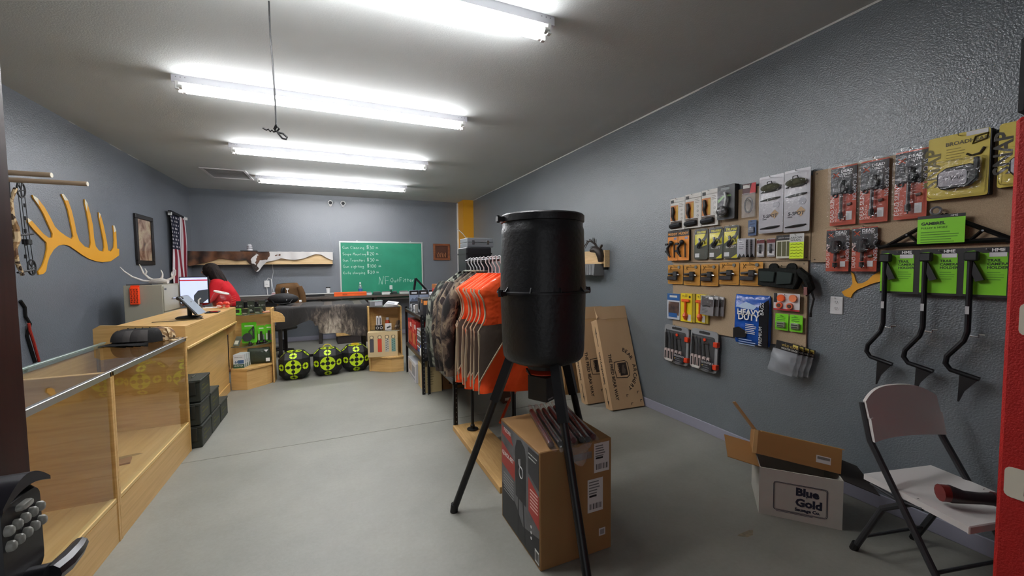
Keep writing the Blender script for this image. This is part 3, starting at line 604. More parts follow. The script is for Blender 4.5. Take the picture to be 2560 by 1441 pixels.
X, Y = wu(.06, .06); t = thing('folded_card_pack', 'pack leaning at the left end of the glass shelf', 'package', (X, Y, .541), -.5, rot=(-.55, 0, -.5)); card(t, -.03, 0, .045, .13, M('#59655a', .4), 0, .012); patch(t, -.02, .02, .03, .07, M('#d8ddcf', .5), -.0125); blister(t, -.02, .05, .035, .12, .015, -.0125)
def carton60():
    X, Y = wu(.10, .02)
    for i in range(4):
        t = thing('boxed_ammo', ['front', 'second', 'third', 'rearmost'][i]+' white and green carton in the row on the shelf base', 'carton', (X+.012*i, Y+.045*i, .27), -.12, 'white cartons on the shelf base')
        MB().box(-.06, -.02, 0, .06, .02, .17).build('carton', M('#d9dfe2', .5), t, 0, .001)
        patch(t, -.06, 0, .06, .05, M('#2d5a3e', .5), -.0203); patch(t, -.01, .055, .055, .1, M('#3b5f8a', .5), -.0203)
        if i == 0:
            text(t, '60', -.045, .06, .05, M('#4a6a8a', .5), -.021, bold=.0015); text(t, 'HUNTER', -.055, .02, .026, WHITE, -.021); text(t, 'GAME LOAD', -.05, .13, .016, M('#4a5560', .5), -.021)
carton60()
X, Y = wu(.30, .19); t = thing('plastic_wrapped_blanket', 'dark green folded garment sealed in a clear plastic bag', 'package', (X, Y, .27), .05)
def pil(w, d, h, nx=14, sx=.0):
    def f(u, v):
        a = 2*PI*u; c, s_ = math.cos(a), math.sin(a); e = .45
        px = w/2*abs(c)**e*(1 if c > 0 else -1); py = d/2*abs(s_)**.7*(1 if s_ > 0 else -1)
        z = h*v; k = min(1, (4*v*(1-v))**.35+.0); return (px*(.93+.07*k)+sx*z, py*(.25+.75*k)*(1+.08*math.sin(9*px/w+7*v)), z)
    return MB().grid(f, nx*2, 10, True)
pil(.27, .11, .215, 14, -.06).build('bag', clear_mat('bag_film', '#dfe6df', .12, 1.5, .05, '#9aa59a', .9), t, 80)
pil(.255, .095, .20, 14, -.06).xf(Matrix.Translation((0, 0, .006))).build('folded_cloth', M('#2f3a29', .7, 0, .4, .6, 14, .25, 9), t, 80)
patch(t, .07, .03, .115, .075, WHITE, -.058, 'price_tag', .003); poly(t, [(.05, .185), (.10, .185), (.075, .15)], WHITE, -.05, 'logo')

# right unit
t = thing('corner_shelf', 'maple corner shelf with a rounded back beside the metal rack', 'shelf unit', (.43, 6.0, 0))
MB().prism([(.06, .17), (.285, .0), (.46, .0), (.46, .36), (.02, .36), (.02, .2)], 0, .205, 'xy').build('base', WOOD, t, 0)
MB().prism([(.03, .15), (.28, -.025), (.462, -.02), (.462, .38), (.0, .38), (.0, .19)], .205, .23, 'xy').build('base_top', WOODH, t, 0, .003)
MB().prism([(0, .2), (.02, .18), (.02, .36), (0, .36)], 0, .23, 'xy').build('side_panel', WOOD, t, 0)
def rb(u, v):
    a = PI*(.98+.54*u)*0+PI*(1-u)*.55+PI*.0
    return (.02+.44*u, .36-.0+.02*math.sin(PI*u), .23+.715*v)
MB().box(.0, .362, .23, .462, .38, .945).build('back_panel', WOOD, t, 0)
MB().prism([(.0, .2), (.018, .2), (.018, .362), (0, .362)], .23, .945, 'xy').build('side_post', WOOD, t, 0)
MB().prism([(.444, .1), (.462, .1), (.462, .362), (.444, .362)], .23, .945, 'xy').build('side_post', WOOD, t, 0)
for k in range(8):
    a0, a1 = PI/2*k/8, PI/2*(k+1)/8
    MB().prism([(.018+.15*(1-math.sin(a0)), .362-.15*(1-math.cos(a0))), (.018+.15*(1-math.sin(a1)), .362-.15*(1-math.cos(a1))), (.018+.15*(1-math.sin(a1)), .362), (.018+.15*(1-math.sin(a0)), .362)], .23, .945, 'xy').build('curved_back_strip', WOOD, t, 0)
gp = [(.03, .19), (.25, .02), (.44, .02), (.44, .36), (.03, .36)]
MB().prism(gp, .598, .604, 'xy').build('glass_shelf', GLASS, t, 0)
MB().prism([(p[0], p[1]) for p in gp], .936, .945, 'xy').build('top_tray', M('#3f2f22', .3), t, 0)
MB().tube([(.03, .19, .601), (.25, .02, .601), (.44, .02, .601)], .0035, 6).build('glass_edge', M('#5a5f50', .25), t)
URX, URY = .43, 6.0
t = thing('watch_band_carton', 'tan carton printed with four coloured watch bands', 'carton', (URX+.20, URY+.11, .23), -.18)
MB().box(-.215, -.07, 0, .20, .07, .36).build('carton', M('#cfb98e', .6), t, 0, .002)
for x, c in ((-.16, '#4a4a50'), (-.05, '#d2452c'), (.05, '#b9b9ae'), (.14, '#6f9a92')):
    b = MB().prism(rr(x-.028, .07, x+.028, .26, .006), -.0703, -.072).build('band_picture', M(c, .6), t, 0)
    MB().prism(rr(x-.026, .262, x+.026, .31, .015), -.0703, -.0715).build('band_outline', M('#4c4438', .6), t, 0)
    MB().prism(rr(x-.018, .268, x+.018, .304, .01), -.0716, -.0724).build('dial_picture', M('#e0cfa2', .6), t, 0)
    if c in ('#b9b9ae', '#6f9a92'):
        for r in range(5):
            for q in (-.012, .012): MB().prism(circ(x+q, .1+r*.033+(.016 if q > 0 else 0), .007, 8), -.0721, -.0727).build('hole_print', M('#4a4a46', .6), t, 0)
for q in range(6): MB().prism(circ(.19, .1+q*.03, .004, 6), -.0703, -.071).build('dot_print', M('#6b5a40', .6), t, 0)
def up_item(fn, *a): return fn(*a)
for i, x in enumerate((.13, .17)):
    t = thing('pack', ['left', 'right'][i]+' white striped narrow pack standing on the glass tier of the round-backed shelf', 'package', (URX+x, URY+.22, .668), 0, 'narrow packs'); MB().box(-.017, -.012, 0, .017, .012, .12).build('carton', M('#dcdcdc', .5), t, 0, .001); patch(t, -.006, .01, .004, .11, BLACK, -.0123); patch(t, -.015, .118, .015, .14, WHITE, -.005)
t = thing('reticle_boxes', 'pair of small black boxes with white circles on the glass tier', 'carton', (URX+.15, URY+.21, .604))
MB().box(-.055, -.035, 0, .055, .035, .062).build('carton', BLACK, t, 0, .001)
for x in (-.027, .027): MB().tube([(x+.017*math.cos(a), -.0355, .03+.017*math.sin(a)) for a in [k*PI/7 for k in range(14)]], .003, 5, closed=True).build('ring_print', WHITE, t)
t = thing('gadget_box', 'white box with a picture of a torch on the glass tier', 'carton', (URX+.275, URY+.16, .604), -.1); MB().box(-.045, -.03, 0, .045, .03, .09).build('carton', M('#e2e2e2', .5), t, 0, .001); MB().cyl((-.02, -.031, .03), (.03, -.032, .05), .012, 8).build('torch_picture', DGREY, t)
t = thing('orange_bottle', 'orange topped clear bottle at the back of the glass tier', 'bottle', (URX+.28, URY+.29, .604)); MB().lathe([(.03, 0), (.032, .01), (.032, .11), (.02, .13)], 14).build('bottle', M('#d0502a', .3), t); MB().lathe([(.024, .13), (.024, .16), (.02, .165)], 14).build('cap', M('#dededc', .4), t)
for i in range(4):
    t = thing('leaning_card', ['leftmost', 'second', 'third', 'rightmost'][i]+' of the dark cards leaning at the right of the glass tier', 'card', (URX+.37+.018*i, URY+.16+.02*i, .604), 0, 'leaning cards', (0, .35, .2)); MB().box(-.003, -.03, 0, .003, .03, .13).build('card', M(['#5c4a3a', '#3a342e', '#6a5c4c', '#403a34'][i], .6), t, 0)
    MB().box(-.0038, -.025, .03, -.003, .025, .06).build('label', M('#c0b8a8', .6), t, 0)
t = thing('plastic_tray_stack', 'clear plastic tray of small parts on the right corner shelf', 'tray', (URX+.11, URY+.22, .945), .05)
MB().box(-.09, -.07, 0, .09, .07, .085).build('tray', clear_mat('tray_plastic', '#eeeeee', .1, 1.45, .35, '#c9ccd2'), t, 0, .004); MB().box(-.095, -.075, .08, .095, .075, .09).build('lid', clear_mat('tray_lid', '#eeeeee', .1, 1.45, .5, '#d5d8dc'), t, 0, .002); patch(t, -.02, .02, .08, .07, M('#b7bcc4', .4), -.0705)
for i in range(5):
    t = thing('leaflet', ['lowest', 'second lowest', 'middle', 'second highest', 'topmost'][i]+' white leaflet in the pile on the right corner shelf', 'leaflet', (URX+.32, URY+.16, .945+.012*i), 0, 'white leaflets', (.10+.02*i, .06*i-.1, .1-.12*i)); MB().box(-.1+.01*i, -.07, 0, .1, .08, .006).build('paper', M('#dcdcdc', .6), t, 0); patch_xy = MB().box(-.05, -.05, .006, .06, .02, .0066).build('print', M('#8d9096', .6), t, 0)

# cowhide covered table
t = thing('work_table', 'dark table under the cowhide between the two corner shelves', 'table', (-.17, 6.46, 0))
MB().box(-.61, .02, .945, .60, .78, .975).build('table_top', M('#3b2c22', .5), t, 0, .003)
for x, y in ((-.58, .04), (.55, .20), (-.58, .70), (.55, .70)): MB().box(x, y, 0, x+.045, y+.045, .945).build('leg', M('#1d1a1b', .4), t, 0, .003)
MB().box(-.58, .72, .1, .58, .74, .14).build('stretcher', M('#1d1a1b', .4), t, 0)
def hide_mat():
    m = bpy.data.materials.new('brindle_cowhide'); m.use_nodes = True; nt = m.node_tree; b = nt.nodes['Principled BSDF']; L = nt.links.new
    tc = nt.nodes.new('ShaderNodeTexCoord'); mp = nt.nodes.new('ShaderNodeMapping'); mp.inputs['Scale'].default_value = (10, 10, 3.5); L(tc.outputs['Object'], mp.inputs[0])
    n = nt.nodes.new('ShaderNodeTexNoise'); n.inputs['Scale'].default_value = 2.2; n.inputs['Detail'].default_value = 6; n.inputs['Roughness'].default_value = .7; n.inputs['Distortion'].default_value = .6; L(mp.outputs[0], n.inputs[0])
    n2 = nt.nodes.new('ShaderNodeTexNoise'); n2.inputs['Scale'].default_value = 2.6; n2.inputs['Detail'].default_value = 2; L(tc.outputs['Object'], n2.inputs[0])
    mx = nt.nodes.new('ShaderNodeMath'); mx.operation = 'MULTIPLY_ADD'; mx.inputs[1].default_value = .75; L(n.outputs[0], mx.inputs[0])
    m2 = nt.nodes.new('ShaderNodeMath'); m2.operation = 'MULTIPLY'; m2.inputs[1].default_value = .55; L(n2.outputs[0], m2.inputs[0]); L(m2.outputs[0], mx.inputs[2])
    ds = nt.nodes.new('ShaderNodeVectorMath'); ds.operation = 'DISTANCE'; ds.inputs[1].default_value = (.13, 0, .12); L(tc.outputs['Object'], ds.inputs[0])
    dr = nt.nodes.new('ShaderNodeMapRange'); dr.inputs['From Min'].default_value = .05; dr.inputs['From Max'].default_value = .5; dr.inputs['To Min'].default_value = .17; dr.inputs['To Max'].default_value = -.24; L(ds.outputs['Value'], dr.inputs[0])
    ad = nt.nodes.new('ShaderNodeMath'); L(mx.outputs[0], ad.inputs[0]); L(dr.outputs[0], ad.inputs[1]); mx = ad
    cr = nt.nodes.new('ShaderNodeValToRGB'); e = cr.color_ramp.elements; e[0].position = .5; e[0].color = lin('#1c1918'); e[1].position = .88; e[1].color = lin('#b3a797')
    q = e.new(.60); q.color = lin('#38312d'); q = e.new(.72); q.color = lin('#6f655b')
    L(mx.outputs[0], cr.inputs[0]); L(cr.outputs[0], b.inputs['Base Color']); b.inputs['Roughness'].default_value = .7
    bp = nt.nodes.new('ShaderNodeBump'); bp.inputs['Strength'].default_value = .4; bp.inputs['Distance'].default_value = .01; L(n.outputs[0], bp.inputs['Height']); L(bp.outputs[0], b.inputs['Normal'])
    return m
HIDE = hide_mat()
HD = [(-.80, .67), (-.745, .666), (-.583, .677), (-.463, .736), (-.341, .781), (-.274, .739), (-.242, .691), (-.271, .632), (-.265, .601), (-.170, .563), (-.044, .569), (.098, .558), (.198, .511), (.457, .491)]
def hide_low(x):
    for (a, b), (c, d) in zip(HD, HD[1:]):
        if a <= x <= c or c <= x <= a: return b+(d-b)*((x-a)/(c-a) if c != a else 0)
    return HD[-1][1]
t = thing('cowhide', 'brindle dark and grey cowhide draped over the table front', 'cowhide', (-.17, 6.46, .5))
def hd(u, v):
    x = -.76+u*1.215; lo = hide_low(x) if x < -.28 or x > -.235 else .69
    # v 0..0.45 on table top, then falling over the front edge
    if v < .42: return (x+.17, .76-.76*v/.42-.0, .479+.006*math.sin(x*15))
    w = (v-.42)/.58; z = .978-(.978-lo)*w
    return (x+.17, -.004-.02*math.sin(x*17+2*w)*w-.012*w-.012*math.sin(min(1, w*8)*PI/2), z-.5)
MB().grid(hd, 64, 30).build('hide', HIDE, t, 80)
t = thing('wooden_crate', 'low wooden box with a dark plinth on the floor under the table', 'box', (.38, 8.75, 0), .05)
MB().box(-.38, 0, .16, .34, .5, .36).build('box', WOODH, t, 0, .003); MB().box(-.36, .02, 0, .32, .48, .16).build('plinth', M('#2e2623', .6), t, 0)
t = thing('black_shoes', 'black boot standing on the floor behind the left target', 'boot', (-1.0, 8.55, 0), .4)
MB().tube([(-.12, 0, .035), (0, 0, .045), (.08, 0, .05)], [.035, .04, .04], 10).build('foot', BLACK, t); MB().tube([(.07, 0, .04), (.08, 0, .12), (.09, 0, .2)], [.045, .04, .045], 10).build('shaft', BLACK, t); MB().box(-.15, -.045, 0, .12, .045, .015).build('sole', M('#0a0a0a', .8), t, 0, .004)
# duffel bag, jacket on a chair
t = thing('duffel_bag', 'black duffel bag lying on the cowhide table', 'bag', (-.70, 6.80, .985), -.08)
def bagf(u, v):
    a = 2*PI*u; s_ = math.sin(PI*v)**.5 if 0 < v < 1 else 0
    return (-.21+.42*v, .11*math.cos(a)*s_, .085+.085*math.sin(a)*s_*(1 if math.sin(a) > 0 else .98))
MB().grid(bagf, 20, 16, True).build('body', M('#131315', .7, 0, .4, .5, 25), t, 80)
MB().tube([(-.15, -.06, .10), (-.1, -.10, .03), (.0, -.115, .02), (.1, -.10, .03), (.15, -.06, .1)], .008, 6).build('strap', BLACK, t)
MB().tube([(-.2, 0, .06), (-.28, -.02, .035), (-.33, -.04, .03)], [.04, .035, .02], 10).build('side_pouch', BLACK, t)
MB().box(.21, -.02, .03, .24, .02, .06).build('white_tag', WHITE, t, 0, .003)
MB().sph((.06, -.105, .075), .007, 8, 5).build('snap', LGREY, t)
t = thing('office_chair', 'chair with its back to the table under a brown jacket', 'chair', (-.74, 8.02, 0), math.radians(55))
MB().prism(rr(-.19, .55, .19, 1.20, .06, 3), -.03, 0).build('backrest', BLACK, t, 0, .004); MB().box(-.2, 0, .44, .2, .42, .5).build('seat', BLACK, t, 0, .02)
MB().cyl((0, .2, .08), (0, .2, .44), .03, 10).build('column', BLACK, t)
for k in range(5): MB().cyl((0, .2, .1), (.28*math.cos(k*2*PI/5), .2+.28*math.sin(k*2*PI/5), .04), .018, 8).sph((.28*math.cos(k*2*PI/5), .2+.28*math.sin(k*2*PI/5), .03), .03, 8, 6).build('leg', BLACK, t)
t = thing('brown_jacket', 'brown work jacket draped over the chair back', 'jacket', (-.74, 7.98, .8))
def jk(u, v):
    a = 2*PI*u; c, s_ = math.cos(a), math.sin(a); w = .19+.03*math.sin(PI*v)*(1 if c > 0 else .6)-.06*max(0, v-.8)*5*.5
    return (w*abs(c)**.6*(1 if c > 0 else -1)+.02*math.sin(v*4), (.07+.01*math.sin(6*a))*abs(s_)**.7*(1 if s_ > 0 else -1)*(1-.7*max(0, v-.85)/.15), .46*v+.012*math.sin(9*u)*(v > .5))
MB().grid(jk, 36, 14, True).build('body', M('#5d4327', .85, 0, .3, .6, 12, .15, 5), t, 80)
MB().tube([(.17, -.03, .40), (.21, -.05, .28), (.23, -.05, .12), (.22, -.04, -.02)], [.05, .055, .05, .045], 12).build('sleeve', M('#5d4327', .85, 0, .3, .6, 12, .15, 5), t)
poly(t, [(-.03, .38), (.02, .38), (.015, .36), (.0, .355), (.0, .31), (.015, .30), (-.02, .30), (-.01, .31), (-.01, .355), (-.025, .36)], WHITE, -.083, 'logo', .002)
# archery targets
NEON = M('#c8e818', .5)
TB = M('#1b1c1d', .6, 0, .4, .2, 60)
def sector(cx, cz, r0, r1, a0, a1, n=8): return [(cx+r1*math.cos(a0+(a1-a0)*k/n), cz+r1*math.sin(a0+(a1-a0)*k/n)) for k in range(n+1)]+[(cx+r0*math.cos(a1-(a1-a0)*k/n), cz+r0*math.sin(a1-(a1-a0)*k/n)) for k in range(n+1)]
def spot(t, mtx, r, big):
    for q in range(4):
        a0 = PI/4+q*PI/2-PI/4+(.06 if big else .1); a1 = a0+PI/2-(.12 if big else .2)
        MB().prism(sector(0, 0, r*(.30 if big else .42), r, a0, a1), 0, -.0015).xf(mtx).build('neon_mark', NEON, t, 0)
    if big:
        for q in range(4):
            MB().prism(circ(r*.62*math.cos(q*PI/2), r*.62*math.sin(q*PI/2), r*.235, 14), -.0015, -.003).xf(mtx).build('bullseye', TB, t, 0)
def target(loc, rz, label, ring, first=[None]):
    t = thing('archery_target', label, 'target', loc, rz, 'cube archery targets in front of the table')
    R, a = .185, .104; bm = bmesh.new()
    for i in range(3):
        for s in (-1, 1):
            for p in (-1, 1):
                for q in (-1, 1):
                    v = [0, 0, 0]; v[i] = s*R; v[(i+1) % 3] = p*a; v[(i+2) % 3] = q*a; bm.verts.new((v[0], v[1], v[2]+R))
    bmesh.ops.convex_hull(bm, input=bm.verts); bmesh.ops.dissolve_limit(bm, angle_limit=.02, verts=bm.verts, edges=bm.edges)
    bmesh.ops.bevel(bm, geom=list(bm.edges), offset=.004, segments=1, affect='EDGES')
    me = bpy.data.meshes.new('foam_body'); bm.to_mesh(me); bm.free(); me.materials.append(TB); link('foam_body', me, t)
    c = Vector((0, 0, R))
    dirs = [((0, -1, 0), .098, 1), ((0, -1, 1), .048, 0), ((0, -1, -1), .048, 0), ((-1, -1, 0), .046, 0), ((1, -1, 0), .046, 0), ((0, 0, 1), .092, 1), ((1, 0, 1), .048, 0), ((-1, 0, 1), .048, 0)]
    for d, r, big in dirs:
        d = Vector(d); dist = R if big else (R+a)/math.sqrt(2); n = d.normalized()
        ax = Vector((0, 0, 1)) if abs(n.z) < .9 else Vector((0, 1, 0)); x = n.cross(ax).normalized()*-1; z = (ax-n*ax.dot(n)).normalized(); x = z.cross(n)*-1
        mt = Matrix(((x.x, -n.x, z.x, 0), (x.y, -n.y, z.y, 0), (x.z, -n.z, z.z, 0), (0, 0, 0, 1)))
        spot(t, Matrix.Translation(c+n*(dist+.0005)) @ mt, r, big)
    if ring == 1: MB().tube([(.055*math.cos(k*PI/10), .0, 2*R+.005+.05*math.sin(k*PI/10)) for k in range(11)], .009, 8).build('rope_handle', M('#b9a94a', .7), t)
    if ring == 2: MB().tube([(.05*math.cos(k*PI/8), .05*math.sin(k*PI/8), 2*R+.012) for k in range(16)], .011, 8, closed=True).build('rope_handle', M('#c9a81c', .7), t)
target((-.54, 6.30, 0), -.03, 'leftmost black foam archery target with neon circles', 0)
target((-.125, 6.34, 0), .02, 'middle black foam archery target with a rope loop on top', 1)
target((.25, 6.42, 0), .05, 'rightmost black foam archery target with a yellow ring on top', 2)
# ------------------------------------------------------------------ back wall
def stroke_font():
    S = {}
    def d(ch, s):
        out = []
        for pl in s.split('|'):
            v = [float(q) for q in pl.split()]; out.append([(v[i]/10, v[i+1]/10) for i in range(0, len(v), 2)])
        S[ch] = out
    d('G', '6 9 3 10 0 7 0 3 3 0 6 2 6 4 4 4'); d('C', '6 9 3 10 0 7 0 3 3 0 6 1'); d('S', '5 9 2 10 0 8 1 6 4 4 5 2 3 0 0 1'); d('M', '0 0 1 10 3 4 5 10 6 0'); d('T', '0 10 6 10|3 10 3 0'); d('K', '0 0 0 10|5 10 0 4 5 0')
    d('N', '0 0 1 10 4 0 6 11'); d('F', '0 0 0 10 5 10|0 5 4 5'); d('O', '3 10 0 7 0 3 3 0 5 3 5 8 3 10'); d('$', '5 8 2 9 0 7 2 5 4 4 4 2 2 1 0 2|1 10 1 0|3 10 3 0')
    d('a', '4 5 1 5 0 2 2 0 4 3 4 5 5 0'); d('c', '4 5 1 5 0 2 2 0 4 1'); d('e', '0 3 4 3 3 5 1 5 0 2 2 0 4 1'); d('f', '4 9 2 9 2 0|0 5 4 5'); d('g', '4 5 1 5 0 2 2 1 4 5 4 -3 1 -3'); d('h', '0 9 0 0|0 4 3 5 4 0')
    d('i', '1 5 1 0|1 7 1 8'); d('l', '1 9 1 0'); d('n', '0 5 0 0|0 4 3 5 4 0'); d('o', '2 5 0 3 1 0 3 0 4 3 2 5'); d('p', '0 5 0 -4|0 4 3 5 4 2 1 0'); d('r', '0 5 0 0|0 3 3 5'); d('s', '4 5 1 5 0 3 3 2 3 0 0 0'); d('t', '2 8 2 0|0 5 4 5'); d('u', '0 5 0 1 3 0 4 5 4 0'); d('y', '0 5 2 1|4 5 1 -4')
    d('0', '2 8 0 5 0 2 2 0 4 3 4 6 2 8'); d('1', '1 6 2 8 2 0'); d('2', '0 6 2 8 4 6 0 0 4 0'); d('3', '0 8 3 8 2 5 4 3 3 0 0 0'); d('.', '1 0 1 .5'); d('_', '0 1 9 1|1 3 2 5 3 3 2 2|5 3 6 5 7 3 6 2')
    return S
SF = stroke_font()
def chalk(parent, s, x, z, h, mat, y, wob=0, w=.004, adv=.62, name='chalk_writing'):
    rnd = random.Random(hash(s) % 1000 if False else len(s)*7+int(z*100)); m = MB(); cx = x
    for ch in s:
        if ch == ' ': cx += h*.5; continue
        g = SF.get(ch, [])
        mx_ = max((p[0] for pl in g for p in pl), default=.5)
        for pl in g:
            pts = [(cx+p[0]*h+rnd.uniform(-1, 1)*wob, y, z+p[1]*h+rnd.uniform(-1, 1)*wob) for p in pl]
            for a_, b_ in zip(pts, pts[1:]): m.tube([a_, b_], w/2, 4)
        cx += (mx_+.22)*h
    o = m.build(name, mat, parent, 0); o['kind'] = 'stuff'; return o
t = thing('chalkboard', 'large green chalkboard with price list on the back wall', 'chalkboard', (.11, YB, .81))
w, h = 1.797, 1.298
MB().box(.02, -.012, .02, w-.02, -.001, h-.02).build('board_surface', ramp_mat('green_slate', [(.3, '#178060'), (.6, '#1f8c6a'), (.8, '#2d9674')], 2.2, 5, (1, 1, 1), .6, 'noise', .5), t, 0)
for a in ((0, 0, w, .032), (0, h-.032, w, h), (0, .032, .032, h-.032), (w-.032, .032, w, h-.032)): MB().box(a[0], -.022, a[1], a[2], 0, a[3]).build('frame_rail', M('#c3cac6', .35, .4), t, 0, .003)
MB().box(.02, -.07, .0, w-.02, -.02, .02).build('chalk_tray', M('#c3cac6', .35, .4), t, 0, .003)
for x in (.35, 1.5): MB().box(x, -.02, h, x+.03, -.005, h+.02).build('hanging_clip', LGREY, t, 0, .003)
CH = M('#cfe0d6', .9)
yy = -.014
for i, (a, b, c) in enumerate((('Gun Cleaning', '$30', '_'), ('Scope Mounting', '$20', '_ .'), ('Gun Transfers', '$30', '_'), ('Gun sighting', '$100', '_'), ('Knife sharping', '$20', '_'))):
    z = 1.13-i*.137
    chalk(t, a, .07, z, .056 if len(a) > 12 else .062, CH, yy, .002, .007); chalk(t, b, .565, z, .085, CH, yy, .002, .009); chalk(t, c, .565+.165+.05*(len(b)-3)+.02, z+.012, .065, CH, yy, .001, .008)
chalk(t, 'NF', .80, .34, .17, CH, yy, .002, .009); chalk(t, 'OutFitters', 1.06, .38, .10, CH, yy, .002, .009)
t = thing('wall_plaque', 'carved brown wooden plaque right of the chalkboard', 'plaque', (2.355, YB, 1.688))
w = .4; PW = ramp_mat('brown_plaque', [(.3, '#6f3d22'), (.7, '#8b5230')], 4, 4, (1, 1, 8), .5)
for a in ((-.2, 0, .2, .05), (-.2, .34, .2, .39), (-.2, .05, -.15, .34), (.15, .05, .2, .34)): MB().box(a[0], -.03, a[1], a[2], 0, a[3]).build('frame_rail', PW, t, 0, .004)
MB().box(-.15, -.014, .05, .15, 0, .34).build('panel', M('#4e2a1a', .6, 0, .5, .6, 30), t, 0)
for k in range(6): MB().tube([(-.11+.04*k, -.02, .07), (-.10+.04*k, -.024, .11+.02*(k % 3)), (-.115+.04*k, -.02, .16+.02*(k % 2))], .008, 6).build('carved_figure', M('#a56a40', .6), t)
# cowhide covered shelf
t = thing('wall_shelf', 'long pale wooden shelf box on the back wall behind the hide', 'shelf', (-1.24, YB, 1.61))
MB().box(-1.215, -.25, .02, 1.215, -.232, .245).build('front_board', PINEX, t, 0, .002); MB().box(-1.215, -.25, .0, 1.215, 0, .02).build('bottom_board', PINEX, t, 0); MB().box(-1.215, -.232, .226, 1.215, 0, .245).build('top_board', PINEX, t, 0)
SH = [(-2.467, 1.60), (-2.453, 1.581), (-2.303, 1.623), (-2.106, 1.676), (-1.959, 1.737), (-1.850, 1.708), (-1.702, 1.686), (-1.551, 1.697), (-1.478, 1.607), (-1.424, 1.493), (-1.387, 1.466), (-1.358, 1.470), (-1.285, 1.582), (-1.204, 1.662), (-1.044, 1.695), (-.962, 1.730), (-.842, 1.706), (-.719, 1.695), (-.551, 1.729), (-.444, 1.777), (-.336, 1.817), (-.229, 1.801), (-.122, 1.729), (-.03, 1.69)]
def shl(x):
    for (a, b), (c, d) in zip(SH, SH[1:]):
        if a <= x <= c: return b+(d-b)*(x-a)/(c-a)
    return SH[-1][1]
def spotted_hide():
    m = bpy.data.materials.new('spotted_cowhide'); m.use_nodes = True; nt = m.node_tree; b = nt.nodes['Principled BSDF']; L = nt.links.new
    tc = nt.nodes.new('ShaderNodeTexCoord'); sp = nt.nodes.new('ShaderNodeSeparateXYZ'); L(tc.outputs['Object'], sp.inputs[0])
    n = nt.nodes.new('ShaderNodeTexNoise'); n.inputs['Scale'].default_value = 5; n.inputs['Detail'].default_value = 2; L(tc.outputs['Object'], n.inputs[0])
    ma = nt.nodes.new('ShaderNodeMath'); ma.operation = 'MULTIPLY_ADD'; ma.inputs[1].default_value = 1.7; L(n.outputs[0], ma.inputs[0])
    xo = nt.nodes.new('ShaderNodeMath'); xo.operation = 'MULTIPLY_ADD'; xo.inputs[1].default_value = 1.1; xo.inputs[2].default_value = .12; L(sp.outputs[0], xo.inputs[0]); 
    zo = nt.nodes.new('ShaderNodeMath'); zo.operation = 'MULTIPLY_ADD'; zo.inputs[1].default_value = -1.3; L(sp.outputs[2], zo.inputs[0]); L(xo.outputs[0], zo.inputs[2]); L(zo.outputs[0], ma.inputs[2])
    cw = nt.nodes.new('ShaderNodeValToRGB'); e = cw.color_ramp.elements; e[0].position = .55; e[0].color = (0, 0, 0, 1); e[1].position = .58; e[1].color = (1, 1, 1, 1); L(ma.outputs[0], cw.inputs[0])
    n2 = nt.nodes.new('ShaderNodeTexNoise'); n2.inputs['Scale'].default_value = 3.2; n2.inputs['Detail'].default_value = 4; L(tc.outputs['Object'], n2.inputs[0])
    cb = nt.nodes.new('ShaderNodeValToRGB'); e = cb.color_ramp.elements; e[0].position = .4; e[0].color = lin('#1d1512'); e[1].position = .62; e[1].color = lin('#6b4327'); L(n2.outputs[0], cb.inputs[0])
    mx = nt.nodes.new('ShaderNodeMix'); mx.data_type = 'RGBA'; L(cw.outputs[0], mx.inputs[0]); L(cb.outputs[0], mx.inputs[6]); mx.inputs[7].default_value = lin('#c9c6c2'); L(mx.outputs[2], b.inputs['Base Color']); b.inputs['Roughness'].default_value = .75
    return m
t = thing('shelf_hide', 'brown and white spotted cowhide hanging over the long wall shelf', 'cowhide', (-1.24, 9.26, 1.46))
def sf(u, v):
    x = -2.467+u*2.45; lo = shl(x); top = 1.862
    if v < .2: return (x+1.24, .1-.115*v/.2, .402+.004*math.sin(x*30))
    w_ = (v-.2)/.8; z = top-(top-lo)*w_
    return (x+1.24, -.015-.012*abs(math.sin(x*12))*w_-.008*math.sin(x*25)-.006*w_, z-1.46)
MB().grid(sf, 110, 16).build('hide', spotted_hide(), t, 80)
t = thing('small_tower', 'small white banded ornament on a dark base on the wall shelf', 'ornament', (-1.50, 9.32, 1.868))
MB().box(-.15, -.05, 0, .13, .05, .014).build('base', BLK2, t, 0, .002); MB().lathe([(.05, .014), (.048, .05), (.045, .09), (.04, .12), (.02, .14)], 14).build('tower', M('#d5d3d6', .5), t); MB().lathe([(.051, .055), (.051, .07)], 14).build('band', M('#4c4a52', .5), t); MB().lathe([(.048, .095), (.048, .105)], 14).build('band', M('#4c4a52', .5), t)
t = thing('wall_adapter', 'white outlet adapter with cables below the wall shelf', 'adapter', (-1.26, YB, 1.15))
MB().box(-.045, -.04, 0, .045, 0, .135).build('adapter', WHITE, t, 0, .005); MB().box(-.02, -.042, .06, .02, -.04, .066).build('slot', DGREY, t, 0)
MB().tube([(0, -.03, .135), (.03, -.03, .19), (.08, -.03, .16), (.09, -.03, -.2)], .006, 6).build('cable', WHITE, t)
MB().tube([(.11, -.02, .5), (.12, -.02, .3), (.09, -.02, .15), (.10, -.02, .0), (.13, -.02, -.2)], .007, 6).build('cable', M('#c9ccd2', .5), t); MB().tube([(.0, -.03, 0), (.01, -.03, -.2)], .006, 6).build('cable', WHITE, t)
t = thing('camera_wires', 'pair of thin white wires running down the back wall beside the chalkboard', 'wire', (.0, YB-.006, 1.8)); MB().tube([(-.08, 0, .5), (-.05, 0, .3), (-.01, 0, .06)], .003, 5).build('wire', M('#9ea3ab', .5), t); MB().tube([(.09, 0, .5), (.05, 0, .3), (0, 0, .06)], .003, 5).build('wire', M('#9ea3ab', .5), t)
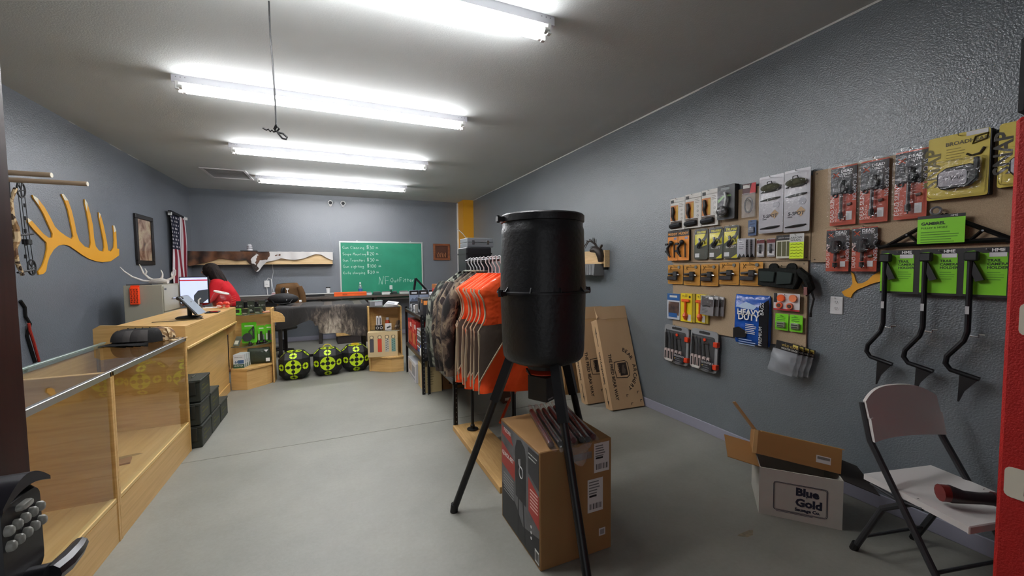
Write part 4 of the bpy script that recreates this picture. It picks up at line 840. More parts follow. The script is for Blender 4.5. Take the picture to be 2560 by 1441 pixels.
# work bench along the back wall
t = thing('work_bench', 'long dark workbench along the back wall under the chalkboard', 'bench', (0, 8.9, 0))
MB().box(-1.75, 0, .90, 1.95, .58, .94).build('bench_top', M('#4a4038', .5), t, 0, .003); MB().box(-1.75, .40, .94, 0.02, .58, .985).build('raised_shelf', M('#5b5650', .5), t, 0); MB().box(-1.76, .39, .985, .02, .58, .998).build('white_ledge', M('#cfcfcc', .5), t, 0)
for x in (-1.7, -.32, .75, 1.85): MB().box(x, .05, 0, x+.06, .5, .90).build('leg', M('#2c2622', .6), t, 0)
MB().box(-.95, .385, .945, -.2, .40, .982).build('recess_shade', BLACK, t, 0)  # flat black slab painted in for the shade of a recess below the ledge
t = thing('coffee_cup', 'white paper coffee cup with a black lid on the back bench', 'cup', (-.13, 9.38, .998)); MB().lathe([(.032, 0), (.042, .11)], 18).build('cup', WHITE, t); MB().lathe([(.045, .11), (.045, .12), (.038, .13)], 18).build('lid', BLACK, t)
t = thing('orange_case', 'flat bright orange plastic case on the back bench', 'case', (.30, 9.05, .94), .02); MB().box(-.32, -.06, 0, .31, .06, .085).build('body', M('#e85f1c', .45), t, 0, .006); MB().box(-.32, -.062, .05, .31, -.058, .056).build('seam', M('#a83f10', .5), t, 0); MB().box(-.16, -.066, .025, -.07, -.06, .06).build('logo', M('#b0480f', .5), t, 0)
t = thing('water_bottle', 'clear plastic water bottle with a blue label on the bench', 'bottle', (.50, 9.20, .94))
MB().lathe([(.035, 0), (.04, .01), (.04, .16), (.035, .2), (.015, .24), (.015, .25)], 18).build('bottle', clear_mat('bottle_plastic', '#e6f2f2', .05, 1.4, .25, '#c3d6d8'), t); MB().lathe([(.0415, .07), (.0415, .14)], 18, cap=False).build('label', M('#2d5f9c', .5), t); MB().lathe([(.017, .25), (.017, .275)], 12).build('cap', WHITE, t)
for i, (x, wd_, c) in enumerate(((.66, .12, '#c9cfd0'), (.83, .16, '#2a3b38'), (1.02, .18, '#d2d5d0'), (1.20, .10, '#23302e'), (1.40, .2, '#b9beb8'))):
    t = thing('bench_tool', ['clear tray next to the water bottle', 'dark tool case right of the clear tray', 'pale parts tray in the middle of the bench tools', 'short dark block near the clamp', 'pale parts tray at the right end'][i]+' on the back bench', 'tray', (x, 9.15, .94)); MB().box(-wd_/2, -.06, 0, wd_/2, .06, .05).build('tray', M(c, .5), t, 0, .004); MB().box(-wd_/2+.01, -.05, .05, wd_/2-.01, .05, .07).build('contents', M('#6a706c', .5), t, 0, .006)
t = thing('clamp', 'black bench clamp with a pale tag standing on the bench', 'clamp', (1.12, 9.1, .94)); MB().box(-.03, -.03, 0, .03, .03, .03).cyl((0, 0, .03), (0, 0, .12), .012, 8).build('post', BLACK, t); MB().prism(rr(-.03, .11, .03, .2, .01), -.01, .0).build('tag', M('#c8d2cc', .5), t, 0)
t = thing('magazine_pile', 'small pile of magazines on the back bench by the adapter', 'magazines', (-.98, 9.33, .998))
for k in range(4): MB().box(-.19+.01*k, -.06, .014*k, .17+.005*k, .06, .014*k+.012).build('magazine', M(['#c9a6a8', '#d8d4d2', '#b56a70', '#cfc6c6'][k], .6), t, 0)
# ------------------------------------------------------------------ person behind the counter
def skin(name, pts, edges, radii, mat, parent, root=0, sub=2):
    me = bpy.data.meshes.new(name); me.from_pydata(pts, edges, []); me.materials.append(mat); o = link(name, me, parent)
    md = o.modifiers.new('skin', 'SKIN'); md.use_smooth_shade = True
    lay = me.skin_vertices[0].data if me.skin_vertices else None
    if lay is None:
        bm = bmesh.new(); bm.from_mesh(me); bm.verts.layers.skin.verify(); bm.to_mesh(me); bm.free(); lay = me.skin_vertices[0].data
    for i, r in enumerate(radii):
        lay[i].radius = r if isinstance(r, tuple) else (r, r); lay[i].use_root = (i == root)
    s2 = o.modifiers.new('sub', 'SUBSURF'); s2.levels = sub; s2.render_levels = sub
    return o
# local frame: faces -x (toward the monitor), leaning forward a little
PX, PY = -1.42, 7.05
t = thing('person', 'person with long dark hair in a red sweatshirt bent over the desk', 'person', (PX, PY, 0), 0)
SKN = M('#b98a72', .55)
J = dict(pel=(0, 0, .90), spi=(-.03, 0, 1.08), che=(-.09, 0, 1.25), nec=(-.15, -.01, 1.36), hb=(-.19, -.01, 1.43), hc=(-.21, -.01, 1.49), ht=(-.22, -.01, 1.55),
         hl=(0, -.10, .86), kl=(.0, -.10, .47), al=(.03, -.10, .08), tl=(-.12, -.10, .03), hr=(0, .10, .86), kr=(.0, .10, .47), ar=(.03, .10, .08), tr=(-.12, .10, .03),
         sl=(-.10, -.17, 1.30), el=(-.18, -.24, 1.10), wl=(-.36, -.22, 1.05), pl=(-.41, -.22, 1.05), sr=(-.10, .17, 1.30), er=(-.2, .22, 1.10), wr=(-.38, .14, 1.06), prr=(-.43, .13, 1.06))
nm = list(J); ix = {k: i for i, k in enumerate(nm)}
ed = [('pel', 'spi'), ('spi', 'che'), ('che', 'nec'), ('nec', 'hb'), ('hb', 'hc'), ('hc', 'ht'), ('pel', 'hl'), ('hl', 'kl'), ('kl', 'al'), ('al', 'tl'), ('pel', 'hr'), ('hr', 'kr'), ('kr', 'ar'), ('ar', 'tr'), ('che', 'sl'), ('sl', 'el'), ('el', 'wl'), ('wl', 'pl'), ('che', 'sr'), ('sr', 'er'), ('er', 'wr'), ('wr', 'prr')]
rad = dict(pel=(.12, .14), spi=(.10, .13), che=(.11, .14), nec=.05, hb=.065, hc=(.085, .075), ht=.05, hl=.085, kl=.058, al=.042, tl=.035, hr=.085, kr=.058, ar=.042, tr=.035, sl=.055, el=.042, wl=.028, pl=.032, sr=.055, er=.042, wr=.028, prr=.032)
pts = [J[k] for k in nm]; E_ = [(ix[a], ix[b]) for a, b in ed]
body = skin('body', pts, E_, [rad[k] for k in nm], SKN, t)
for s, hx in ((-1, J['pl']), (1, J['prr'])):
    for f in range(4):
        L_ = (.07, .078, .074, .06)[f]; y0 = hx[1]-.027+.018*f
        skin('finger', [(hx[0]-.005, y0, hx[2]), (hx[0]-.03-L_*.3, y0, hx[2]-.004), (hx[0]-.03-L_*.7, y0, hx[2]-.018), (hx[0]-.03-L_*.9, y0, hx[2]-.032)], [(0, 1), (1, 2), (2, 3)], [.009, .0085, .008, .006], SKN, body, 0, 1)
    skin('thumb', [(hx[0]+.015, hx[1]+s*-.02, hx[2]), (hx[0]-.02, hx[1]-s*.045, hx[2]-.008), (hx[0]-.045, hx[1]-s*.05, hx[2]-.02)], [(0, 1), (1, 2)], [.011, .0095, .007], SKN, body, 0, 1)
REDF = M('#b3141f', .85, 0, .3, .5, 18)
tn = ['pel', 'spi', 'che', 'sl', 'el', 'wl', 'sr', 'er', 'wr', 'nec']; ti = {k: i for i, k in enumerate(tn)}
te = [('pel', 'spi'), ('spi', 'che'), ('che', 'sl'), ('sl', 'el'), ('el', 'wl'), ('che', 'sr'), ('sr', 'er'), ('er', 'wr'), ('che', 'nec')]
tr = dict(pel=(.185, .19), spi=(.18, .19), che=(.165, .18), sl=.095, el=.075, wl=.055, sr=.095, er=.075, wr=.055, nec=.062)
skin('sweatshirt', [J[k] for k in tn], [(ti[a], ti[b]) for a, b in te], [tr[k] for k in tn], REDF, t)
ln = ['pel', 'hl', 'kl', 'al', 'hr', 'kr', 'ar']; li = {k: i for i, k in enumerate(ln)}
skin('trousers', [J[k] for k in ln], [(li[a], li[b]) for a, b in (('pel', 'hl'), ('hl', 'kl'), ('kl', 'al'), ('pel', 'hr'), ('hr', 'kr'), ('kr', 'ar'))], [(.13, .15), .10, .075, .06, .10, .075, .06], M('#23283a', .85), t)
HAIR = ramp_mat('dark_hair', [(.35, '#120d0c'), (.7, '#2a1f1b')], 30, 3, (1, 3, .25), .75, 'noise', .3, bump=.7, spec=.2)
MB().sph((-.195, -.01, 1.505), .105, 20, 14, (1.0, .92, 1.02)).build('hair_crown', HAIR, t)
def hr(u, v):
    a = 2*PI*u; P_ = [(-.19, 1.55, .08, .09), (-.165, 1.49, .10, .108), (-.135, 1.42, .105, .118), (-.10, 1.355, .10, .125), (-.07, 1.305, .08, .12), (-.05, 1.265, .03, .08)]
    k = v*(len(P_)-1); i = min(int(k), len(P_)-2); f = k-i; q = [P_[i][j]*(1-f)+P_[i+1][j]*f for j in range(4)]
    w = 1+.09*math.sin(9*a+3*v)*v+.05*math.sin(17*a)*v
    return (q[0]+q[2]*math.cos(a)*w*.8, -.01+q[3]*math.sin(a)*w, q[1]+q[2]*math.cos(a)*.25)
MB().grid(hr, 40, 20, True).build('hair_length', HAIR, t, 80)
MB().sph((-.30, -.01, 1.475), .016, 8, 6, (1, .8, 1.1)).build('nose', SKN, body)
for s in (-1, 1):
    MB().sph((-.285, -.01+s*.033, 1.505), .012, 8, 6).build('eye', M('#e8e4e0', .3), body); MB().sph((-.296, -.01+s*.033, 1.505), .005, 6, 5).build('pupil', BLACK, body)
    MB().sph((-.2, -.01+s*.082, 1.49), .025, 8, 6, (.7, .3, 1)).build('ear', SKN, body)
MB().sph((-.288, -.01, 1.44), .018, 8, 5, (.5, 1.2, .35)).build('mouth', M('#9a5a52', .5), body)
# ------------------------------------------------------------------ metal racks and their goods
RKM = M('#1a1a1c', .4, .3)
def rack(y0, y1, xl, xr, z1, z2, ht, label):
    t = thing('metal_rack', label, 'rack', ((xl+xr)/2, y0, 0), 0, 'black metal racks'); W = (xr-xl)/2; N = y1-y0
    for sx in (-1, 1):
        for yy in (0, N-.035):
            p = MB().box(sx*W-(.004 if sx > 0 else 0), yy, 0, sx*W+(.004 if sx < 0 else 0), yy+.035, ht).box(min(sx*W, sx*(W-.035)), yy if yy == 0 else yy+.031, 0, max(sx*W, sx*(W-.035)), yy+.004 if yy == 0 else yy+.035, ht).build('post', RKM, t, 0)
            if yy == 0 and sx < 0 or (sx > 0 and yy == 0):
                for k in range(int(ht/.045)):
                    MB().prism(rr(sx*W-sx*.022-.0028, .022+k*.045, sx*W-sx*.022+.0028, .034+k*.045, .0024, 2), -.0002, -.0012).build('slot', M('#8d8d88', .6), p, 0)
    for z in (z1, z2):
        for sx in (-1, 1): MB().box(sx*W-(.02 if sx > 0 else 0), .004, z-.045, sx*W+(.02 if sx < 0 else 0), N-.004, z).build('beam', M('#2b2727', .35, .4), t, 0, .003)
        for yy in (.004, N-.024): MB().box(-W+.004, yy, z-.045, W-.004, yy+.02, z).build('end_beam', RKM, t, 0, .003)
        MB().box(-W+.02, .02, z-.02, W-.02, N-.02, z-.004).build('shelf_board', M('#3a342e', .6), t, 0)
    return t
rack(3.58, 4.745, .975, 1.60, .46, .925, .95, 'nearer black metal rack behind the hanging clothes')
rack(4.75, 5.93, .915, 1.54, .44, .93, .955, 'farther black metal rack next to the right corner shelf')
def carton(name, label, cat, x0, y0, z0, x1, y1, z1, mat, group=None, deco=None, rz=0):
    t = thing(name, label, cat, (x0, y0, z0), rz, group)
    MB().box(0, 0, 0, x1-x0, y1-y0, z1-z0).build('carton', mat, t, 0, .0015)
    if deco: deco(t, x1-x0, y1-y0, z1-z0)
    return t
def side(t, a0, a1, c0, c1, mat, name='side_print', e=.0008): return MB().box(-e, a0, c0, -.0001, a1, c1).build(name, mat, t, 0)   # on the -x face
def front(t, a0, a1, c0, c1, mat, name='front_print', e=.0008): return MB().box(a0, -e, c0, a1, -.0001, c1).build(name, mat, t, 0)  # on the -y face
def sidetext(t, s, y, z, size, mat, x=-.001, rot=0, bold=0):
    return text(t, s, 0, 0, size, mat, plane='yz', rot=rot, bold=bold, face=Matrix(((0, 0, -1, x), (-1, 0, 0, y), (0, 1, 0, z), (0, 0, 0, 1))))
REDB = M('#b3221e', .5); WB = M('#cfcfd4', .5)
# floor boxes under the far rack
def d(t, w, n, h):
    side(t, .05, n*.45, h*.3, h*.8, M('#8d8f97', .5)); side(t, n*.5, n-.05, h*.35, h*.85, M('#a89a8c', .5)); side(t, .05, n*.9, h*.08, h*.2, M('#a0a2a8', .5))
carton('white_box', 'white printed box on the floor under the far rack', 'box', .93, 5.27, 0, 1.32, 5.84, .25, WB, None, d)
def d(t, w, n, h):
    side(t, .12, .17, .03, h-.05, M('#c8502c', .5)); side(t, .22, .27, .03, h-.07, M('#b7b08c', .5)); side(t, .32, .35, .03, h-.05, M('#7a6a4c', .5)); lines(t, .03, h-.06, .12, 6, .03, .008, M('#8a7850', .6), -.0003)
carton('tan_box', 'tan product box with a red stripe on the floor beside the rack post', 'box', .95, 4.80, 0, 1.16, 5.2, .315, M('#cdb886', .6), None, d)
def d(t, w, n, h): poly(t, [(.08, .06), (.2, .06), (.2, .1), (.14, .09), (.12, .13), (.09, .11)], M('#2c1f16', .7), -.0003)
carton('brown_box', 'brown cardboard box with a dark tool picture under the rack', 'box', 1.18, 4.85, 0, 1.5, 5.2, .24, M('#8a6640', .8), None, d)
# lower shelf of the far rack
for i, (a, b) in enumerate(((5.56, 5.86), (5.25, 5.54))):
    def d(t, w, n, h):
        side(t, .03, .12, h-.10, h-.04, M('#e8cfc8', .5)); side(t, .15, n-.03, h-.14, h-.05, M('#d86a58', .5)); side(t, .03, n-.04, .05, h*.55, M('#c4683c', .5)); side(t, .05, .09, .08, h*.5, M('#e0a070', .5))
    carton('red_tool_box', ['farther', 'nearer'][i]+' red tool carton on the lower shelf of the far rack', 'box', .945, a, .44, 1.3, b, .80, REDB, 'red cartons', d)
for i in range(4):
    t = thing('clear_organizer', ['bottom', 'second', 'third', 'top'][i]+' clear parts organizer in the stack beside the red cartons', 'organizer', (.95, 4.98, .44+.075*i), 0, 'clear organizers')
    MB().box(0, 0, 0, .28, .24, .07).build('tray', clear_mat('organizer_plastic', '#e8e8e8', .1, 1.45, .4, '#8f949c'), t, 0, .004); MB().box(-.002, .0, .058, .282, .242, .071).build('lid', M('#b9bdc4', .3), t, 0, .002); side(t, .05, .19, .012, .04, M(['#2a4f9a', '#9a4a3c', '#4f5258', '#c9ccd0'][i], .5), 'contents', .003)
for i in range(3):
    t = thing('small_bottle', ['left', 'middle', 'right'][i]+' small white bottle with a blue cap in front of the clear organizers', 'bottle', (.945, 4.93-.05*i, .44), 0, 'blue capped bottles'); MB().lathe([(.018, 0), (.019, .07), (.01, .09)], 10).build('bottle', WHITE, t); MB().lathe([(.012, .09), (.012, .12)], 10).build('cap', M('#2f56b0', .5), t)
# lower shelf of the near rack
def d(t, w, n, h):
    side(t, .02, .06, .03, h-.08, M('#3a3a3e', .5)); side(t, .09, .12, .03, h-.05, M('#9a5a54', .5)); sidetext(t, 'RANGE VISE', .18, .05, .03, M('#5a3a3c', .5), -.0012, PI/2); front(t, .03, w-.03, h*.5, h*.9, BLK2)
carton('grey_box', 'grey and white box behind the rack post on the lower shelf', 'box', 1.0, 4.45, .46, 1.35, 4.70, .83, M('#b9bac0', .5), None, d)
t = thing('scope_mount', 'black range gadget with a white ring on the lower shelf', 'gadget', (1.10, 4.28, .46)); MB().box(-.08, -.1, .16, .15, .1, .30).build('housing', BLACK, t, 0, .02); MB().box(-.06, -.08, 0, .13, .08, .16).build('carton', M('#b7b3b6', .5), t, 0, .002); MB().tube([(-.086, .045*math.cos(a), .23+.045*math.sin(a)) for a in [k*PI/8 for k in range(16)]], .007, 6, closed=True).build('ring', M('#d5d5d5', .4), t)
for i in range(4):
    t = thing('spray_bottle', ['leftmost', 'second', 'third', 'rightmost'][i]+' slim red and white bottle with an orange cap on the lower shelf', 'bottle', (1.0, 4.23-.075*i, .46), 0, 'orange capped bottles'); MB().lathe([(.02, 0), (.022, .01), (.022, .15), (.014, .17)], 12).build('bottle', M('#d6d2d0', .4), t); MB().lathe([(.0225, .06), (.0225, .12)], 12, cap=False).build('label', M('#7a1c1c', .5), t); MB().lathe([(.017, .17), (.019, .19), (.016, .22), (.01, .225)], 10).build('cap', M('#f05a2c', .4), t)
for i in range(6):
    t = thing('card_pack', ['nearest', 'second', 'third', 'fourth', 'fifth', 'farthest'][i]+' small white card pack lying along the lower shelf edge', 'package', (1.0, 3.63+.055*i, .46), 0, 'white card packs'); MB().box(0, 0, 0, .09, .045, .035+.006*(i % 3)).build('carton', M('#c9c7c8', .5), t, 0, .001); side(t, .008, .037, .01, .026, M('#4a4546', .5))
# top of the racks
def d(t, w, n, h):
    sidetext(t, 'VISE', n-.03, h-.09, .05, M('#dcdce0', .5), -.0014); side(t, .02, n-.02, h-.13, h-.03, BLK2, e=.001); side(t, .03, n*.45, .02, h*.45, M('#8a8c94', .5)); side(t, n*.52, n-.03, .02, h*.5, M('#a3a5ac', .5)); front(t, .02, w-.02, h*.45, h-.02, BLK2); front(t, .05, w*.5, .05, h*.4, M('#b0b2ba', .5))
    MB().tube([(-.002, .12+.035*math.cos(a), h-.17+.035*math.sin(a)) for a in [k*PI/8 for k in range(16)]], .006, 6, closed=True).build('ring_print', BLK2, t)
carton('vise_box', 'large white and black printed box on top of the near rack', 'box', 1.0, 4.16, .925, 1.29, 4.68, 1.225, WB, None, d)
carton('vise_box', 'second white printed box partly hidden by the camouflage jacket', 'box', 1.0, 3.66, .925, 1.4, 4.13, 1.20, WB, None, d)
carton('red_box', 'red box behind the white printed box on the rack top', 'box', 1.12, 4.78, .93, 1.5, 5.05, 1.25, REDB, None, lambda t, w, n, h: front(t, .04, w-.04, h*.5, h*.9, M('#d8d0d0', .5)))
t = thing('wooden_crate', 'small orange brown wooden crate behind the red box', 'crate', (1.2, 5.15, .93))
for k in range(4): MB().box(0, 0, .02+k*.09, .33, .02, .09+k*.09).build('slat', M('#9a5f2c', .55), t, 0, .002); MB().box(0, .24, .02+k*.09, .33, .26, .09+k*.09).build('slat', M('#9a5f2c', .55), t, 0, .002); MB().box(0, .02, .02+k*.09, .02, .24, .09+k*.09).build('slat', M('#9a5f2c', .55), t, 0, .002)
MB().box(0, 0, 0, .33, .26, .02).build('bottom', M('#8a5526', .6), t, 0)
def d(t, w, n, h): front(t, .01, w*.5, h*.65, h*.9, M('#d9873a', .5)); side(t, .03, n-.05, h*.3, h*.8, M('#3b4048', .5)); side(t, n*.6, n-.03, .03, h*.8, M('#9aa0a8', .5)); side(t, .02, .08, h*.75, h-.01, M('#d9873a', .5), e=.001)
carton('dark_box', 'dark box with an orange corner on the far rack top', 'box', .95, 4.80, .93, 1.1, 5.12, 1.135, M('#26272b', .5), None, d)
for i in range(3):
    t = thing('hanging_pack', ['left', 'middle', 'right'][i]+' black topped pack with a mountain picture on the far rack', 'package', (.99+.13*i, 5.6, .93), -.05, 'black topped packs'); MB().box(-.06, -.03, 0, .06, .03, .27).build('carton', M('#7d8ba0', .5), t, 0, .002); patch(t, -.06, .21, .06, .27, BLACK, -.0303); patch(t, -.035, .225, .035, .245, M('#c9ccd2', .5), -.031); patch(t, -.06, .0, .06, .12, M('#26282c', .5), -.0303); MB().prism([(-.06, .12), (-.02, .17), (.0, .145), (.03, .18), (.06, .14), (.06, .12)], -.0303, -.031).build('mountain_print', M('#4a5668', .5), t, 0)
for i, (y, c) in enumerate(((5.50, '#c9cbd0'), (5.40, '#3a3c42'), (5.28, '#d6d8da'), (5.18, '#8f8a84'))):
    carton('small_goods', ['pale', 'dark', 'white', 'brownish'][i]+' small carton in the row on the far rack edge', 'carton', .93, y-.04, .93, 1.05, y+.045, 1.02+.02*(i % 2), M(c, .5), 'small cartons on the rack top', lambda t, w, n, h: (front(t, .02, w-.02, .02, h*.5, M('#6f7278', .5)), side(t, .01, n-.01, .02, h*.5, M('#6f7278', .5))))
t = thing('bow_vise', 'black folding metal stand with an angled arm on the far rack', 'stand', (1.0, 5.83, .93), 0); MB().box(-.05, -.04, 0, .25, .04, .02).build('foot', BLACK, t, 0, .004); MB().cyl((0, 0, .02), (.06, 0, .43), .016, 8).build('post', M('#23252a', .3, .5), t); MB().cyl((.06, 0, .43), (.22, 0, .25), .014, 8).build('arm', BLACK, t); MB().cyl((.3, .0, .0), (.3, 0, .33), .012, 8).build('rod', M('#9aa8a0', .3, .6), t)
# tall black cases with an aluminium case on top, behind the hangers
t = thing('black_hard_case', 'tall black hard case standing on the near rack behind the hangers', 'case', (1.305, 4.18, .925))
MB().box(0, 0, 0, .29, .32, .80).build('body', M('#15161a', .4), t, 0, .012); MB().box(-.004, -.006, .72, .294, .326, .735).build('lid_seam', BLACK, t, 0); MB().box(.09, -.015, .45, .2, 0, .5).build('handle', BLACK, t, 0, .006); MB().box(.02, -.004, .08, .27, 0, .60).build('panel', M('#1d1f24', .4), t, 0, .003)
t = thing('metal_case', 'flat silver aluminium case lying on the black hard case', 'case', (1.325, 4.2, 1.725)); MB().box(0, 0, 0, .30, .28, .05).build('base', M('#8f9498', .35, .6), t, 0, .004); MB().box(0, 0, .053, .30, .28, .1).build('lid', M('#9aa0a4', .35, .6), t, 0, .004)
for x in (.05, .22): MB().box(x, -.008, .03, x+.03, 0, .075).build('latch', CHROME, t, 0, .002)
MB().tube([(.02, .1, .1), (-.02, .1, .15), (-.08, .1, .2)], .004, 6).build('wire', LGREY, t)

# ------------------------------------------------------------------ clothes rack
t = thing('garment_rack', 'black pipe clothes rack on a wooden plank base', 'clothes rack', (1.10, 2.42, 0))
MB().box(-.14, 0, 0, .14, 1.16, .045).build('plank', PINE, t, 0, .003)
for y in (.09, 1.0):
    MB().lathe([(.05, .045), (.05, .053), (.02, .06), (.02, .085), (.014, .09)], 18, (0, y, 0)).build('flange', RKM, t); MB().cyl((0, y, .06), (0, y, 1.56), .0135, 12).build('upright_pipe', RKM, t); MB().sph((0, y, 1.56), .02, 10, 7).build('elbow', RKM, t)
MB().cyl((0, .02, 1.56), (0, 1.10, 1.56), .0135, 12).build('rod', RKM, t)
def garment(name, label, cat, y, zs, zb, hw, mat, trim, kind, group, seed, dx=0, neck=.07):
    rnd = random.Random(seed); p0 = rnd.random()*6
    t = thing(name, label, cat, (1.10+dx, y, zb), rnd.uniform(-.06, .06), group); H_ = zs-zb
    def prof(v):   # half width and half depth at height fraction v
        if v > .86:
            k = (v-.86)/.14; return hw*(1-k)+neck*k, .03*(1-k)+.012*k
        if kind == 'vest' and v > .52:
            k = (v-.52)/.34; return hw*(1-.20*math.sin(PI*k)**1.0), .034
        return hw*(1+.03*math.sin(v*5+p0)), .03+.016*(1-v)
    def f(u, v):
        a = 2*PI*u; c, s_ = math.cos(a), math.sin(a); w, dd = prof(v)
        px = w*abs(c)**.45*(1 if c > 0 else -1); wav = .010*math.sin(px*26+p0+v*3)*(1-v)+(.010 if kind == 'vest' else .006)*math.sin(px*34+v*16+p0)*math.sin(v*9+px*11)
        return (px, dd*abs(s_)**.8*(1 if s_ > 0 else -1)+wav, H_*v+.012*math.sin(px*12+p0)*(1-v))
    MB().grid(f, 40, 22, True).build('body', mat, t, 80)
    if kind == 'vest':
        # armhole piping at the left edge, hem piping, brown game pouch
        ah = []
        for k in range(15):
            v = .50+.37*k/14; w, dd = prof(v); ah.append((-w-.004, -.024+.008*math.sin(k), H_*v))
        MB().tube(ah, .006, 6).build('armhole_piping', trim, t)
        ed_ = [(-prof(v)[0]-.003, -.012+.012*math.sin(8*v), H_*v) for v in [k/12*.5 for k in range(13)]]
        MB().tube(ed_, .005, 6).build('front_piping', trim, t)
        def pk(u, v):
            x = -hw*1.0+u*hw*.88; zlo = .10+.44*u**.85; z = H_*(zlo+(.57+.02*u-zlo)*v); w, dd = prof(z/H_)
            q = max(0, 1-(abs(x)/w)**2.2)
            return (x, -(dd*q**.4)-.018, z)
        MB().tube([(-prof(v)[0]+.006, -.012, H_*v) for v in (.06, .2, .35, .5, .56)], [.008, .012, .014, .014, .008], 8).build('side_panel', M('#8a7a62', .75), t)
        MB().grid(pk, 14, 10).build('game_pouch', M('#4a3d33', .6, 0, .4, .3, 30), t, 80)
        MB().tube([pk(k/10, 0) for k in range(11)], .005, 6).build('pouch_piping', trim, t)
    else:
        for s in (-1, 1):
            MB().tube([(s*(hw*.86), -.01, H_*.88), (s*(hw+.06), -.03, H_*.70), (s*(hw+.09), -.035, H_*.45), (s*(hw+.075), -.02, H_*.2), (s*(hw+.07), -.02, H_*.08)], [.055, .062, .055, .048, .042], 14).build('sleeve', mat, t)
        MB().tube([(-neck, -.02, H_*.985), (0, -.045, H_*.955), (neck, -.02, H_*.985), (0, .03, H_*1.0)], .014, 8, closed=True).build('collar', mat, t)
        MB().box(-.004, -.056, .02, .004, -.044, H_*.94).build('zip', M('#2a2a22', .5), t, 0)
    return t
def hanger(y, label, tilt):
    t = thing('clothes_hanger', label, 'hanger', (1.10, y, 1.40), tilt, 'white plastic hangers')
    W = M('#dcdadd', .4)
    MB().tube([(.0, 0, .06), (.0, 0, .10), (-.024, 0, .14), (-.022, 0, .175), (0, 0, .186), (.022, 0, .175), (.025, 0, .155)], .0045, 7).build('hook', W, t)
    MB().tube([(0, 0, .06), (-.12, 0, .02), (-.215, 0, -.035), (-.225, 0, -.05), (-.21, 0, -.06), (0, 0, -.06), (.21, 0, -.06), (.225, 0, -.05), (.215, 0, -.035), (.12, 0, .02)], .005, 7, closed=True).build('arm_frame', W, t)
    return t
CAM1 = ramp_mat('grey_green_camouflage', [(0, '#101110'), (.44, '#2c2f2a'), (.49, '#63665a'), (.55, '#8a8c7e'), (.61, '#1d1d1a')], 5, 6, (1, 1, .7), .85, 'noise', 1.6, const=True, vary=True)
CAM2 = ramp_mat('brown_camouflage', [(0, '#181312'), (.44, '#3b2f29'), (.5, '#655648'), (.56, '#84745f'), (.62, '#2a1d1d')], 5, 6, (1, 1, .7), .85, 'noise', 1.6, const=True, vary=True)
ORV = ramp_mat('blaze_orange', [(.3, '#f24806'), (.7, '#ff5a10')], 5, 3, (1, 1, 1), .7, bump=.8, bscale=16); TANP = M('#b7a487', .7)
ordn = ['frontmost', 'second', 'third', 'fourth', 'fifth', 'sixth', 'seventh', 'eighth']
for i in range(7):
    y = 2.50+.075*i
    garment('hunting_vest', ordn[i]+' blaze orange vest with tan piping on the clothes rack', 'vest', y, 1.46, .665-.004*i+.012*(i % 3), .25-.004*(i % 2), ORV, TANP, 'vest', 'orange vests on the clothes rack', 10+i, -.004*i-.01*(i % 2))
    hanger(y+.002, ordn[i]+' white hanger from the front, holding an orange vest', .02*(-1)**i)
for i in range(5):
    y = 3.06+.085*i
    garment('camouflage_jacket', ordn[i]+' camouflage jacket behind the orange vests', 'jacket', y, 1.47, .60+.02*(i % 2), .235, CAM1 if i >= 3 else CAM2, TANP, 'jacket', 'camouflage jackets on the clothes rack', 40+i, -.01*i)
    hanger(y+.002, ordn[i]+' white hanger holding a camouflage jacket behind the vests', -.03*(-1)**i)

# ------------------------------------------------------------------ game feeder on a tripod
FX, FY = 1.083, 2.03
FB = M('#141416', .42, 0, .5, .25, 45); FB2 = M('#0e0e10', .4)
t = thing('game_feeder', 'tall black barrel feeder on three legs in the middle of the shop', 'feeder', (FX, FY, 0))
br = MB().lathe([(.10, .955), (.17, .965), (.212, .982), (.227, 1.002), (.232, 1.04), (.241, 1.34), (.241, 1.36)], 56).build('lower_barrel', FB, t, 40)
MB().lathe([(.243, 1.36), (.241, 1.40), (.232, 1.68), (.232, 1.705), (.226, 1.72), (.2255, 1.755)], 56).build('upper_barrel', FB, t, 40)
MB().lathe([(.243, 1.355), (.262, 1.357), (.262, 1.367), (.243, 1.372)], 56, cap=False).build('seam_ring', FB2, t, 40)
for k in range(10):
    a = 2*PI*k/10+.2; MB().prism([(.242, 1.367), (.262, 1.367), (.242, 1.395)], -.0025, .0025).xf(Matrix.Rotation(a, 4, 'Z')).build('rib', FB2, t, 0)
for a in (PI*1.06, -.12): MB().box(.255, -.014, 1.350, .295, .014, 1.372).cyl((.285, 0, 1.345), (.285, 0, 1.382), .014, 10).xf(Matrix.Rotation(a, 4, 'Z')).build('bolt_lug', FB2, t)
ld = MB().lathe([(.229, 1.745), (.234, 1.748), (.234, 1.782), (.226, 1.79), (.12, 1.797), (0.001, 1.798)], 56).build('lid', FB, t, 40)
MB().box(.228, -.02, 1.75, .27, .02, 1.775).cyl((.262, 0, 1.742), (.262, 0, 1.782), .008, 8).xf(Matrix.Rotation(PI*.98, 4, 'Z')).build('lid_latch', FB2, ld)
MB().lathe([(.09, .925), (.095, .957)], 24, cap=False).build('funnel', FB2, t)
MB().lathe([(.05, .895), (.10, .9), (.10, .905), (.05, .925)], 20).build('spinner_plate', M('#c43a14', .4), t)
cb = MB().box(-.065, -.065, .745, .065, .065, .885).xf(Matrix.Rotation(.5, 4, 'Z')).build('control_box', M('#161617', .5), t, 0, .004)
MB().box(-.055, -.0665, .757, .0, -.065, .766).xf(Matrix.Rotation(.5, 4, 'Z')).build('label_strip', M('#8d8d8d', .5), cb, 0)
MB().tube([(-.06, -.02, .895), (-.10, -.03, .90), (-.125, -.04, .94)], .006, 6).build('antenna_wire', BLACK, t)
